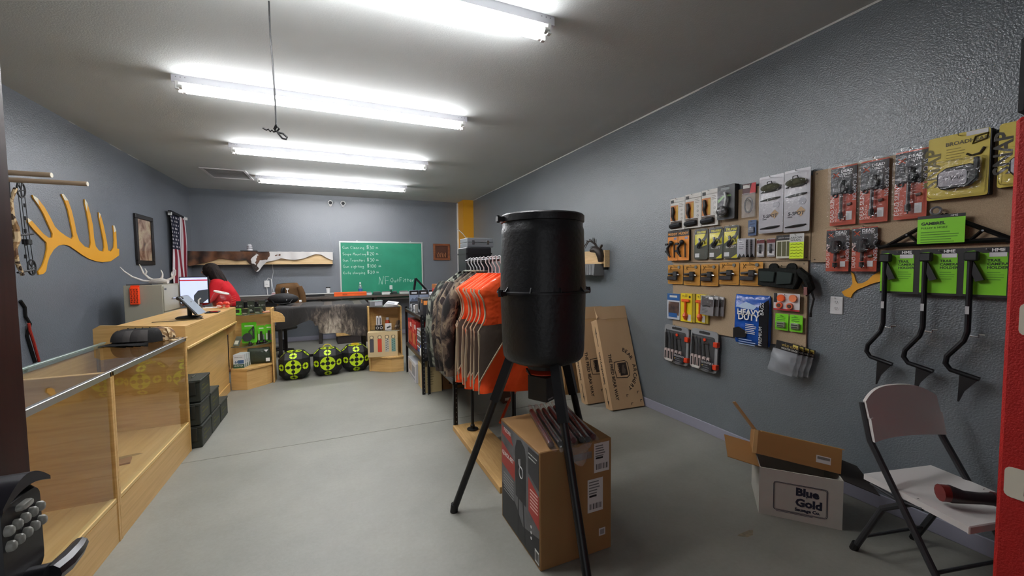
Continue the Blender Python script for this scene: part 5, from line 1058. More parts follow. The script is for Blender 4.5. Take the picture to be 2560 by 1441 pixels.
for foot, lb in (((.63-FX, 2.36-FY), 'leg'), ((.985-FX, 1.415-FY), 'leg'), ((.47, .16), 'leg')):
    dv = Vector((foot[0], foot[1], 0)).normalized(); top = dv*.175; ft = Vector((foot[0], foot[1], .0)); tp = Vector((top.x, top.y, 1.02))
    dr = (ft-tp); q = tp+dr*.30
    MB().cyl(tp, q, .034, 4).build('leg_socket', FB2, t, 0)
    lg = MB().cyl(tp+dr*.2, ft+Vector((0, 0, .012)), .021, 12).build('leg', FB2, t)
    MB().cyl(ft+Vector((0, 0, .03))-dr*.02, ft, .024, 12).build('foot_cap', BLACK, lg)
# the carton under the feeder
t = thing('feeder_carton', 'large cardboard carton printed with a feeder under the tripod', 'carton', (.885, 1.70, 0))
W, N, H_ = .425, .50, .60
MB().box(0, 0, 0, W, N, H_).build('carton', CARDB, t, 0, .004)
PG = ramp_mat('carton_art_grey', [(.3, '#4a4a4c'), (.6, '#6a6a6c'), (.8, '#3a3a3c')], 6, 5, (1, 1, 1), .5); CRED = M('#a83225', .5)
def qs(pts, mat, name, e=.0008): return MB().prism(pts, -e, 0, 'yz').build(name, mat, t, 0)
qs([(.012, .012), (N-.012, .012), (N-.012, H_-.012), (.012, H_-.012)], PG, 'art_panel')
qs([(.012, .012), (N-.012, .012), (N-.012, .22), (.3, .19), (.2, .11), (.012, .16)], M('#262628', .5), 'dark_art', .0011)
qs([(.30, .31), (N-.012, .34), (N-.012, .47), (.30, .42)], CRED, 'red_band', .0012); qs([(.012, .20), (.13, .24), (.13, .42), (.012, .37)], CRED, 'red_band', .0012); qs([(.32, .50), (N-.02, .52), (N-.02, .57), (.35, .545)], CRED, 'red_band', .0012)
qs([(.012, .40), (.13, .44), (.13, .58), (.012, .58)], M('#2c2c30', .5), 'dark_art', .0012)
qs([(.16, .24), (.29, .24), (.295, .50), (.27, .56), (.22, .575), (.17, .55), (.155, .50)], M('#1d1d20', .5), 'feeder_picture', .0014)
for k in range(2): qs([(.17+.09*k, .03), (.185+.09*k, .03), (.20+.06*k, .24), (.19+.06*k, .24)], M('#1a1a1c', .5), 'feeder_picture', .0014)
sidetext(t, 'QUICK-SET', N-.02, .40, .033, M('#e8dcd8', .5), -.0018, 0, .001); sidetext(t, 'EASY STEP LEG SYSTEM', .125, .545, .0095, WHITE, -.0018); sidetext(t, 'HASSLE FREE SETUP', .125, .525, .0095, WHITE, -.0018); sidetext(t, 'FEEDER', N-.05, .545, .03, M('#e8dcd8', .5), -.0018, 0)
MB().tube([(-.0018, .215+.022*math.cos(a), .40+.03*math.sin(a)) for a in [k*PI/8 for k in range(16)]], .003, 5, closed=True).build('logo_ring', M('#c9c9c9', .5), t)
for yy, zz in ((.235, .44), (.225, .445), (.215, .45)): MB().tube([(-.0018, .225, .42), (-.0018, yy+.01, zz), (-.0018, yy+.012, zz+.02)], .002, 5).build('logo_antler', M('#c9c9c9', .5), t)
m = MB()
for k in range(7): m.box(-.0016, .32, .29-.017*k, -.0012, .46, .295-.017*k)
m.build('fine_print', M('#9a9a9a', .6), t, 0)
m = MB()
for k in range(6): m.box(-.0018, .025, .36-.018*k, -.0012, .11, .367-.018*k)
m.build('fine_print', M('#e0b8b0', .6), t, 0)
for k in range(3): MB().prism(circ(.10, .17-.03*k, .008, 10), -.0018, -.0012, 'yz').build('bullet_print', M('#d8d8d8', .5), t, 0)
bc = qs([(.015, .02), (.06, .02), (.06, .085), (.015, .085)], M('#d0d0cc', .5), 'barcode_label', .0016)
for k in range(8): MB().box(-.0022, .019+.0045*k, .03, -.0016, .021+.0045*k, .075).build('bar', BLK2, bc, 0)
LB = M('#c9c6c2', .5)
def shiplabel(x0, z0, x1, z1, code):
    l = MB().box(x0, -.0008, z0, x1, 0, z1).build('shipping_label', LB, t, 0)
    lines(l, x0+.008, z1-.012, x1-.02, 5, (z1-z0)*.085, .006, M('#6f6d6a', .6), -.0008, seed=int(x0*99))
    MB().box(x0+.01, -.0013, z0+(z1-z0)*.46, x0+.055, -.0008, z0+(z1-z0)*.52).build('bold_line', BLK2, l, 0)
    if code:
        for k in range(11): MB().box(x0+.012+.007*k, -.0013, z0+.015, x0+.012+.007*k+.002+.002*(k % 3 == 0), -.0008, z0+.045).build('bar', BLK2, l, 0)
shiplabel(.315, .43, .41, .585, 1); shiplabel(.275, .225, .37, .40, 1)
MB().box(.345, -.0008, .085, .385, 0, .125).build('small_label', LB, t, 0); MB().box(.352, -.0013, .092, .378, -.0008, .118).build('label_print', M('#8d8a86', .6), t, 0)
MB().box(.19, -.0006, .515, .30, 0, .55).build('tape', clear_mat('packing_tape', '#e8dcc8', .15, 1.4, .15), t, 0)
# bagged red-black leg tubes on the carton
SLV = clear_mat('sleeve_film', '#fafafa', .12, 1.4, .02, bump=.8)
TUBEB = M('#161012', .3, 0, .5, 0, 80, 0, 6, .5); TUBER = M('#4a1210', .35)
starts = [(1.075, 2.17, .955, 1.715), (1.115, 2.16, 1.0, 1.70), (1.155, 2.16, 1.045, 1.70), (1.20, 2.17, 1.085, 1.71), (1.24, 2.17, 1.125, 1.70), (1.275, 2.10, 1.155, 1.69), (1.30, 2.17, 1.20, 1.705)]
tt = ['leftmost', 'second', 'third', 'fourth', 'fifth', 'sixth', 'rightmost']
for i, (x0, y0, x1, y1) in enumerate(starts):
    t = thing('leg_tube', tt[i]+' of the bagged dark red tubes lying on the carton', 'tube', (x0, y0, .602+.019), 0, 'bagged tubes on the carton')
    d_ = Vector((x1-x0, y1-y0, .0)); 
    MB().cyl((0, 0, 0), d_, .016, 12).build('tube', TUBEB if i % 3 else TUBER, t)
    MB().tube([-.06*d_.normalized()+Vector((0, 0, .012)), Vector((0, 0, 0)), d_*.5, d_, d_+.02*d_.normalized(), d_+.05*d_.normalized()+Vector((.012*(-1)**i, 0, -.01))], [.012, .0185, .0185, .0185, .017, .008], 10).build('plastic_sleeve', SLV, t)
t = thing('torn_bag', 'loose clear plastic bag end hanging over the carton edge', 'plastic bag', (1.10, 1.70, .52))
MB().grid(lambda u, v: (-.06+.12*u+.01*math.sin(v*9), -.012-.018*math.sin(PI*u)-.01*math.sin(7*u+5*v), .085-.10*v*(.6+.4*math.sin(PI*u))), 14, 8).build('film', BAG, t, 80)
# ------------------------------------------------------------------ right wall: boards and hanging goods
def board(y0, y1, z0, z1, label):
    t = thing('particle_board', label, 'board', (XR-.002, (y0+y1)/2, z0), RW, 'particle boards on the right wall'); w = (y0-y1)/2
    MB().box(-w, -.016, 0, w, 0, z1-z0).build('panel', MDF, t, 0, .001)
    for sx in (-1, 1):
        for zz in (.02, z1-z0-.02): MB().cyl((sx*(w-.025), -.0165, zz), (sx*(w-.025), -.018, zz), .005, 8).build('screw_head', M('#5a4d3c', .5), t)
    return t
board(2.965, 1.722, 1.527, 2.105, 'upper left particle board holding packs of archery goods')
board(1.718, .70, 1.512, 2.128, 'upper right particle board holding stabilizer packs')
board(2.95, 1.735, .905, 1.523, 'lower particle board holding knives and bags')
def rw(name, label, cat, yl, yr, zt, zb, group=None, gap=.03, rot=0):
    w, h = yl-yr, zt-zb
    t = thing(name, label, cat, (XR, (yl+yr)/2, zb), RW, group); t.rotation_euler = (0, rot, RW)
    MB().tube([(0, 0, h-.012), (0, -gap-.02, h-.012), (0, -gap-.024, h-.004)], .0022, 6).build('hook', CHROME, t)
    return t, w, h, -gap
CREAM = M('#d5d3cb', .5); ORG = M('#d9822b', .5); DKB = M('#1c1a1a', .5); YLW = M('#d9cf1c', .5); AMB = M('#c48a2c', .5); TAG = M('#dedede', .6)
nth = ['leftmost', 'second', 'third', 'fourth', 'rightmost']
# three release-aid boxes
for i, (a, b, zt, zb) in enumerate(((2.965, 2.79, 2.135, 1.835), (2.785, 2.61, 2.145, 1.838), (2.605, 2.435, 2.15, 1.84))):
    t, w, h, y = rw('release_box', ['left', 'middle', 'right'][i]+' white window box with a dark release aid on the upper board', 'box', a, b, zt, zb, 'white window boxes', .045)
    MB().box(-w/2, y, 0, w/2, y+.04, h-.035).build('carton', CREAM, t, 0, .002); card(t, -w/2, h-.04, w/2, h, CREAM, y+.002, .002)
    patch(t, -w*.47, h*.30, w*.05, h*.78, M('#b8702c', .5), y-.0003, 'window_art'); patch(t, -w*.47, .012, w*.32, h*.28, M('#4a3a2c', .5), y-.0003, 'window_art')
    patch(t, -w*.1, h*.32, w*.05, h*.74, M('#c9992c', .5), y-.001, 'window_art')
    MB().tube([(-w*.3, y-.008, h*.72), (-w*.22, y-.012, h*.58), (-w*.28, y-.012, h*.45), (-w*.2, y-.008, h*.30)], [.014, .018, .014, .010], 8).build('release_aid', M('#2c2422', .4), t)
    MB().tube([(-w*.42, y-.01, h*.13), (-w*.1, y-.014, h*.15), (w*.26, y-.012, h*.16)], [.022, .026, .020], 8).build('wrist_strap', M('#24262a', .5), t)
    for k in range(3): MB().tube([(w*.30+.009*math.cos(q), y-.001, h*(.35+.13*k)+.009*math.sin(q)) for q in [j*PI/5 for j in range(10)]], .0012, 4, closed=True).build('icon_ring', M('#8d8d88', .6), t)
    lines(t, w*.12, h*.82, w*.42, 3, .014, .004, M('#8f8d86', .6), y-.0003); patch(t, -w*.45, h*.86, -w*.25, h*.95, BLK2, y-.0005)
t, w, h, y = rw('ear_muff_pack', 'black and green clamshell pack with a round dark earpiece', 'package', 2.43, 2.27, 2.155, 1.875, None, .06)
card(t, -w/2, 0, w/2, h, M('#23282a', .4), y, .003, .01); MB().box(w*.36, y, .0, w/2, y+.055, h).build('side_box', BLK2, t, 0, .004); poly(t, [(-w*.45, h*.6), (-w*.1, h*.72), (w*.3, h*.70), (w*.3, h*.66), (-w*.1, h*.66), (-w*.45, h*.5)], M('#6f9a5c', .5), y-.0035)
MB().sph((-w*.08, y-.03, h*.24), .05, 14, 9, (1, .55, .9)).build('earpiece', M('#141416', .25), t); MB().tube([(.0, y-.02, h*.34), (.02, y-.024, h*.6), (.0, y-.02, h*.78)], .010, 8).build('band', M('#9aa09c', .3), t); blister(t, -w*.44, .015, w*.34, h*.86, .06, y-.003, .03); patch(t, -w*.3, h*.86, w*.2, h*.93, M('#7f8886', .5), y-.0035)
t, w, h, y = rw('string_pack', 'red topped bag with a coiled bow string', 'package', 2.225, 2.115, 2.135, 1.872, None, .03)
card(t, -w/2, h*.70, w/2, h, M('#4a1c20', .5), y, .002); poly(t, [(w*.2, h), (w/2, h), (w/2, h*.70), (w*.05, h*.70)], M('#c21f2a', .5), y-.0022); patch(t, -w*.45, h*.87, w*.05, h*.97, CREAM, y-.003); card(t, -w/2, 0, w/2, h*.72, BAG, y+.001, .012, .006, 'bag'); 
MB().tube([(.034*math.cos(a), y-.006, h*.36+.06*math.sin(a)) for a in [k*PI/10 for k in range(20)]], .004, 6, closed=True).build('string_coil', M('#3a3a3a', .6), t); MB().tube([(.026*math.cos(a), y-.009, h*.34+.048*math.sin(a)) for a in [k*PI/10 for k in range(20)]], .004, 6, closed=True).build('string_coil', M('#77756f', .6), t)
for i, (a, b, zt, zb) in enumerate(((2.072, 1.89, 2.155, 1.735), (1.886, 1.712, 2.16, 1.728))):
    t, w, h, y = rw('game_pole_pack', ['left', 'right'][i]+' tall silver clamshell pack with a camouflage pouch at its top', 'package', a, b, zt, zb, 'tall silver packs', .05)
    card(t, -w/2, 0, w/2, h, M('#c3c3c8', .25), y, .003, .008)
    MB().sph((0, y-.018, h*.79), .07, 12, 7, (1.05, .25, .42)).build('camouflage_pouch', M('#4a4a38', .8, 0, .3, .4, 30, .4, 40), t); MB().tube([(-.02, y-.02, h*.83), (-.018, y-.022, h*.89), (.012, y-.022, h*.895), (.02, y-.02, h*.83)], .003, 6).build('handle_loop', BLK2, t)
    for z0, dd in ((h*.735, 0), (h*.585, .004), (h*.09, -.002)): MB().tube([(-w*.42, y-.006, z0-.004), (-w*.1, y-.009, z0), (w*.2, y-.008, z0+.004), (w*.38, y-.006, z0+.008)], [.004, .009, .009, .004], 8).build('black_strap', BLACK, t)
    text(t, '5-SPOT', -w*.34, h*.27, .034, M('#2c2c34', .5), y-.0045, shear=.15, bold=.0006); text(t, 'SERIES', -w*.34, h*.235, .012, M('#55555c', .5), y-.0045)
    MB().prism(circ(w*.22, h*.48, .024, 18), y-.003, y-.0042).build('round_emblem', M('#a8a8b0', .3), t, 0); poly(t, [(-.005, h*.32), (.03, h*.40), (.06, h*.33), (.03, h*.24)], M('#b89a72', .5), y-.0035, 'amber_print')
    blister(t, -w*.46, .006, w*.46, h*.95, .028, y-.003, .02)
t, w, h, y = rw('blue_pack', 'small blue card pack with a square grey pad', 'package', 2.172, 2.105, 1.848, 1.728, None, .03); card(t, -w/2, 0, w/2, h, M('#4a6288', .5), y); MB().box(-w*.42, y-.012, .02, w*.3, y-.002, .065).build('pad', M('#5f6a78', .5), t, 0, .004); patch(t, -w*.3, h*.72, w*.3, h*.76, M('#22324c', .5), y-.0025); blister(t, -w*.46, .012, w*.34, .075, .016, y-.002, .006)
for k in range(3):
    t, w, h, y = rw('nock_pack', ['front', 'middle', 'rear'][k]+' small white card of nocks hanging in a row on one hook', 'package', 2.23-.02*k, 2.155-.02*k, 1.708, 1.56, 'white nock cards', .075-.022*k); card(t, -w/2, 0, w/2, h, M('#b9bac0', .4), y); lines(t, -w*.3, h*.8, w*.3, 4, .016, .005, M('#5a5c64', .6), y-.0022); poly(t, [(-w*.45, .0), (-w*.2, .03), (w*.05, .005), (w*.3, .028), (w*.45, 0)], BLK2, y-.0025); blister(t, -w*.46, .004, w*.46, h*.9, .012, y-.002, .008)
for i, (a, b) in enumerate(((2.095, 2.035), (2.014, 1.953))):
    t, w, h, y = rw('tip_pack', ['left', 'right'][i]+' narrow red topped pack with a dark field tip', 'package', a, b, 1.695, 1.56, 'narrow tip packs', .035); card(t, -w/2, 0, w/2, h, M('#a6a4a6', .5), y); patch(t, -w/2, h*.76, w/2, h*.95, M('#6a1f24', .5), y-.0022); MB().cyl((0, y-.008, h*.2), (0, y-.008, h*.7), .008, 8).build('field_tip', M('#3c3c40', .4), t); patch(t, -w*.42, .01, w*.42, .04, TAG, y-.003, 'price_tag'); blister(t, -w*.42, .012, w*.42, h*.74, .018, y-.002, .006)
t, w, h, y = rw('arrow_wrap_pack', 'arrow wrap pack with three olive strips', 'package', 1.945, 1.83, 1.712, 1.545, None, .035); card(t, -w/2, 0, w/2, h, M('#d2cfbd', .5), y); patch(t, -w/2, h*.78, w/2, h, BLK2, y-.0022)
for k in range(3): patch(t, -w*.42+k*w*.29, .015, -w*.42+k*w*.29+w*.24, h*.72, M('#55552f', .6), y-.0026, 'olive_strip')
text(t, 'ARROW WRAPS', 0, h*.86, .012, M('#d0d0d0', .5), y-.0032, 'c')
t, w, h, y = rw('neon_wrap_pack', 'neon yellow patterned arrow wrap pack', 'package', 1.838, 1.742, 1.715, 1.54, None, .055); card(t, -w/2, 0, w/2, h, M('#cfd0cc', .5), y); patch(t, -w/2, 0, w/2, h*.66, M('#d4f010', .5), y-.0022, 'neon_panel'); text(t, 'ARROW', -w*.44, h*.80, .021, M('#3c3f3a', .5), y-.0025); text(t, 'WRAPS', -w*.44, h*.70, .021, M('#3c3f3a', .5), y-.0025)
for k in range(5): MB().tube([(-w*.42+w*.14*j, y-.003, .014+k*.021+(.006 if j % 2 else 0)) for j in range(7)], .0016, 4).build('zigzag_print', M('#7f9a10', .5), t)
# orange quivers/hooks
for i, (a, b) in enumerate(((2.985, 2.862), (2.857, 2.73))):
    t, w, h, y = rw('arrow_puller_pack', ['left', 'right'][i]+' black topped orange card with a dark curved tool', 'package', a, b, 1.83, 1.548, 'orange tool cards', .05); card(t, -w/2, 0, w/2, h, M('#e08a2e', .5), y); patch(t, -w/2, h*.80, w/2, h, DKB, y-.0022); text(t, 'MUDDY', 0, h*.85, .032, M('#e8a04a', .5), y-.003, 'c', bold=.001)
    MB().sph((-.005, y-.02, h*.60), .024, 10, 7, (1, .7, .9)).build('grip_ball', BLK2, t); MB().tube([(-.01, y-.02, h*.58), (-.045, y-.024, h*.42), (-.04, y-.024, h*.26), (-.015, y-.02, h*.12)], [.010, .014, .013, .008], 8).build('curved_arm', M('#1d1b1b', .4), t); MB().cyl((.028, y-.014, h*.55), (.032, y-.014, h*.1), .006, 8).build('bolt', M('#2c2624', .4), t)
    for q in (.28, .52): MB().box(-w*.62, y-.03, h*q, -w*.32, y-.012, h*q+.02).build('clip', M('#20242a', .4), t, 0, .003)
    patch(t, w*.12, h*.70, w*.38, h*.77, M('#8d8aa0', .5), y-.0026)
MB().box(.0, -.048, .0, .055, -.0, .28).build('box_side', DKB, t, 0, .003)
for i, (a, b) in enumerate(((2.685, 2.54), (2.53, 2.393), (2.388, 2.243))):
    t, w, h, y = rw('release_blister', ['left', 'middle', 'right'][i]+' yellow and grey rounded blister pack with a release aid', 'package', a, b, 1.832, 1.552, 'yellow and grey blister packs', .035)
    card(t, -w/2, 0, w/2, h*.97, M('#55584e', .4), y, .002, .02); poly(t, [(-w*.44, h*.45), (-w*.44, h*.86), (w*.44, h*.90), (w*.2, h*.68)], YLW, y-.0023); poly(t, [(w*.05, h*.4), (w*.44, h*.68), (w*.44, h*.45)], M('#c3bb24', .5), y-.0023)
    patch(t, -w*.44, h*.80, w*.44, h*.92, M('#2e2e28', .5), y-.0026); text(t, 'TRUFIRE', 0, h*.825, .027, YLW, y-.0034, 'c', shear=.2, bold=.0008)
    if i: text(t, 'EDGEFT', 0, h*.32, .026, CREAM, y-.0034, 'c', bold=.0006); poly(t, [(0, .006), (w*.44, .006), (w*.44, h*.16)], YLW, y-.0024)
    MB().tube([(-.01, y-.012, h*.66), (.005, y-.016, h*.55), (-.012, y-.018, h*.45), (-.02, y-.014, h*.36)], [.010, .014, .015, .010], 8).build('release_aid', M('#20242a', .35), t); MB().tube([(.0, y-.012, h*.5), (.03, y-.014, h*.58), (.045, y-.012, h*.5)], .008, 8).build('trigger', M('#8f8a2c', .4), t)
    patch(t, -w*.42, .02, -w*.1, .055, TAG, y-.0034, 'price_tag'); blister(t, -w*.46, .008, w*.46, h, .026, y-.002, .025)
# five amber packs
for i, (a, b, zt, zb) in enumerate(((2.995, 2.812, 1.507, 1.325), (2.800, 2.617, 1.508, 1.320), (2.607, 2.43, 1.508, 1.322), (2.420, 2.238, 1.522, 1.338), (2.230, 2.042, 1.522, 1.338))):
    t, w, h, y = rw('camera_mount_pack', nth[i]+' of the five amber packs with a black knife kit', 'package', a, b, zt, zb, 'five amber packs in a row', .035)
    card(t, -w/2, 0, w/2, h, AMB, y, .002, .01); text(t, 'BROWNING', -w*.02, h*.84, .017, M('#3c2a10', .5), y-.0025, 'c'); MB().tube([(-w*.36, y-.003, h*.72), (-w*.32, y-.003, h*.84), (-w*.36, y-.003, h*.93)], .002, 4).build('logo', M('#3c2a10', .5), t); MB().tube([(-w*.25, y-.003, h*.74), (-w*.30, y-.003, h*.84), (-w*.24, y-.003, h*.92)], .002, 4).build('logo', M('#3c2a10', .5), t)
    MB().box(-w*.45, y-.026, h*.22, w*.18, y-.006, h*.40).build('sheath', M('#2a2a2c', .4), t, 0, .004); MB().box(-.01, y-.03, h*.40, w*.22, y-.006, h*.66).build('mount_block', BLK2, t, 0, .005); MB().cyl((-w*.38, y-.018, h*.52), (-.005, y-.018, h*.55), .010, 8).build('handle', M('#19191b', .35), t); MB().cyl((w*.2, y-.016, h*.5), (w*.34, y-.016, h*.48), .008, 8).build('screw', CHROME, t); MB().cyl((w*.26, y-.004, h*.88), (w*.26, y-.010, h*.88), .014, 10).build('dial', M('#6f726c', .4), t)
    lines(t, -w*.4, h*.14, w*.4, 2, .012, .003, M('#7a5418', .6), y-.0023); blister(t, -w*.47, .02, w*.45, h*.8, .032, y-.002, .012)
# black binocular harness
t, w, h, y = rw('chest_harness', 'black fabric chest harness bag with straps hanging on the lower board', 'bag', 2.04, 1.735, 1.50, 1.325, None, .04)
BFAB = M('#10120f', .8, 0, .3, .4, 60)
MB().prism([(-w/2, .02), (w*.36, .0), (w*.45, .06), (w*.42, h*.80), (w*.1, h*.86), (-w/2, h*.84)], y, y-.06).build('pouch', BFAB, t, 0, .006); MB().prism([(-w*.42, .05), (-w*.08, .05), (-w*.05, h*.70), (-w*.45, h*.74)], y-.06, y-.072).build('front_pocket', M('#1d2a26', .8), t, 0, .004); MB().prism([(-w*.02, .03), (w*.32, .04), (w*.36, h*.66), (w*.0, h*.72)], y-.06, y-.072).build('front_pocket', M('#1d2a26', .8), t, 0, .004)
for x in (-w*.2, w*.22): MB().prism(circ(x, h*.86, .035, 14), y-.004, y-.02).build('belt_loop', BFAB, t, 0)
MB().tube([(w*.4, y-.03, h*.75), (w*.58, y-.03, h*.5), (w*.66, y-.02, .01), (w*.6, y-.02, -.03), (w*.52, y-.03, .04)], [.03, .03, .025, .02, .015], 8).build('strap_bundle', BFAB, t); MB().tube([(w*.66, y-.02, .0), (w*.72, y-.02, -.06), (w*.68, y-.02, -.12), (w*.66, y-.02, -.17)], .006, 6).build('loose_strap', BLACK, t); MB().box(w*.56, y-.05, -.035, w*.63, y-.035, .02).build('red_tag', M('#8a5a54', .5), t, 0); MB().box(w*.64, y-.03, -.185, w*.68, y-.01, -.155).build('strap_end', BLACK, t, 0, .003)
# lower board goods
t, w, h, y = rw('jerky_bag', 'blue and white bag with a brown picture', 'package', 2.995, 2.84, 1.232, .985, None, .03); card(t, -w/2, 0, w/2, h, M('#bfc4cc', .4), y, .012, .006, 'bag'); patch(t, -w/2, h*.74, w/2, h, M('#2c5f9c', .4), y-.0123); patch(t, -w*.40, .04, w*.46, h*.68, ramp_mat('jerky_art', [(.3, '#2c1c18'), (.55, '#5a4034'), (.7, '#b09a8c')], 12, 4), y-.0123); patch(t, -w*.38, .02, w*.3, .06, M('#2c5f9c', .4), y-.0135); patch(t, -w*.3, h*.85, w*.3, h*.93, CREAM, y-.013)
for i, (a, b, zt, zb) in enumerate(((2.832, 2.67, 1.242, .978), (2.655, 2.525, 1.242, .985))):
    t, w, h, y = rw('bone_saw_pack', ['left', 'right'][i]+' yellow box with an orange caller shaped like a T', 'package', a, b, zt, zb, 'yellow boxes with orange tools', .04); MB().box(-w/2, y, 0, w/2-.03, y+.035, h).build('carton', M('#e6cc18', .5), t, 0, .002); MB().box(w/2-.03, y+.004, 0, w/2, y+.035, h).build('carton_side', M('#a08c2c', .5), t, 0, .002)
    OT = M('#e05a1c', .4); x = -.015
    MB().box(x-.045, y-.018, h*.70, x+.045, y-.002, h*.80).build('tool_crossbar', OT, t, 0, .005); MB().cyl((x, y-.01, h*.1), (x, y-.01, h*.75), .010, 8).build('tool_shaft', OT, t); MB().tube([(x, y-.01, h*.32), (x, y-.01, h*.22), (x, y-.01, h*.08)], [.014, .026, .010], 10).build('tool_tip', OT, t)
    text(t, 'TUFF', -w*.38, h*.86, .028, M('#3c3c14', .5), y-.0008); patch(t, w*.02, .01, w*.26, .07, CREAM, y-.0006); MB().prism(circ(w*.16, h*.88, .012, 10), y-.0003, y-.001).build('badge', M('#3c3c14', .5), t, 0)
for k in range(3):
    t, w, h, y = rw('boot_lace_pack', ['front', 'middle', 'rear'][k]+' clear clamshell pack of grey gloves beside the yellow boxes', 'package', 2.575-.03*k, 2.43-.03*k, 1.25, 1.07, 'clear clamshell packs', .085-.025*k, .06); card(t, -w*.46, 0, w*.46, h*.92, M('#8f8d8e', .4), y); patch(t, -w*.40, h*.45, w*.42, h*.88, M('#4f4a4a', .5), y-.0024); patch(t, w*.1, h*.78, w*.4, h*.9, TAG, y-.003); lines(t, -w*.35, h*.32, w*.1, 4, .012, .004, M('#55555a', .6), y-.0024); MB().tube([(-w*.3, y-.006, h*.42), (0, y-.008, h*.47), (w*.25, y-.008, h*.43)], .004, 6).build('lace', BLK2, t); blister(t, -w/2, 0, w/2, h, .022, y-.002, .018)
t, w, h, y = rw('game_bag_pack', 'big crinkled blue plastic bag reading heavy duty', 'package', 2.27, 1.975, 1.265, .875, None, .03)
BLU = ramp_mat('blue_film', [(.3, '#123f8c'), (.6, '#1d56b0'), (.8, '#2f6fc4')], 5, 3, (1, 1, 1), .22, 'noise', .6, bump=.9, bscale=14)
def gb(u, v):
    a = 2*PI*u; c, s_ = math.cos(a), math.sin(a); k = (4*v*(1-v))**.4 if 0 < v < 1 else 0
    return (w/2*abs(c)**.35*(1 if c > 0 else -1)*(.95+.05*k), y+.035*k*s_*(1+.2*math.sin(v*14+6*u))-.0, h*v)
MB().grid(gb, 40, 22, True).build('bag', BLU, t, 70); MB().prism([(w*.27, .01), (w*.5, .0), (w*.5, h*.92), (w*.27, h*.8)], y-.03, y-.041).build('black_side_print', M('#12151c', .3), t, 0); card(t, -w*.56, .01, w*.40, h*1.0, BAG, y+.03, .003, .01, 'outer_film')
text(t, 'HEAVY', -w*.02, h*.60, .062, WHITE, y-.042, 'c', bold=.002); text(t, 'DUTY', -w*.02, h*.50, .066, WHITE, y-.042, 'c', bold=.002); text(t, 'BAGS', w*.40, h*.62, .04, WHITE, y-.044, rot=PI/2); text(t, 'PREMIUM', w*.36, h*.02, .036, WHITE, y-.044, rot=PI/2); lines(t, -w*.1, h*.42, w*.22, 6, .014, .005, WHITE, y-.041); poly(t, [(-w*.46, h*.1), (-w*.1, h*.14), (-w*.05, h*.26), (-w*.3, h*.34), (-w*.46, h*.3)], BLACK, y-.036, 'deer_print', .003); lines(t, -w*.3, h*.10, w*.2, 3, .018, .006, M('#9ab4d8', .5), y-.036); poly(t, [(-w*.4, h*.75), (w*.1, h*.70), (w*.2, h*.78), (-w*.1, h*.86)], M('#b9d0e8', .4), y-.036, 'painted_glare', .002)  # the last pale polygon is glare on the film, painted in as colour
t, w, h, y = rw('duck_call_pack', 'white card with four orange and dark call discs', 'package', 1.945, 1.762, 1.292, 1.168, None, .05); card(t, -w/2, 0, w/2, h, M('#d3cfd0', .5), y); patch(t, -w/2, 0, w/2, .012, M('#b0202c', .5), y-.0022)
for q, (x, z, c, r) in enumerate(((-w*.18, h*.72, '#f0652c', .026), (w*.28, h*.74, '#f08a5c', .026), (-w*.24, h*.3, '#e06038', .022), (w*.16, h*.28, '#e87a58', .022))):
    dsk = MB().cyl((x, y-.003, z), (x, y-.018, z), r, 16).build('call_disc', M(c, .35), t)
    if q > 1: MB().cyl((x, y-.018, z), (x, y-.021, z), r*.6, 14).build('disc_centre', M('#4a4038', .4), dsk)
patch(t, -w*.49, h*.45, -w*.36, h, BLK2, y-.003)
for i, (a, b) in enumerate(((1.936, 1.842), (1.834, 1.745))):
    t, w, h, y = rw('green_pack', ['left', 'right'][i]+' small lime green card with a silver battery block', 'package', a, b, 1.142, 1.022, 'small lime green packs', .04); card(t, -w/2, 0, w/2, h, M('#7ad81c', .5), y, .002, .006); MB().box(-w*.34, y-.02, .02, w*.34, y-.003, .062).build('battery_block', M('#9aa88c', .3, .4), t, 0, .006)
    for z in (.03, .046): MB().box(-w*.22, y-.022, z, w*.22, y-.02, z+.006).build('dark_slot', DKG, t, 0)
    lines(t, -w*.35, h*.86, w*.3, 3, .012, .004, M('#3c7a14', .6), y-.0023); blister(t, -w*.42, .012, w*.42, .075, .026, y-.002, .008)
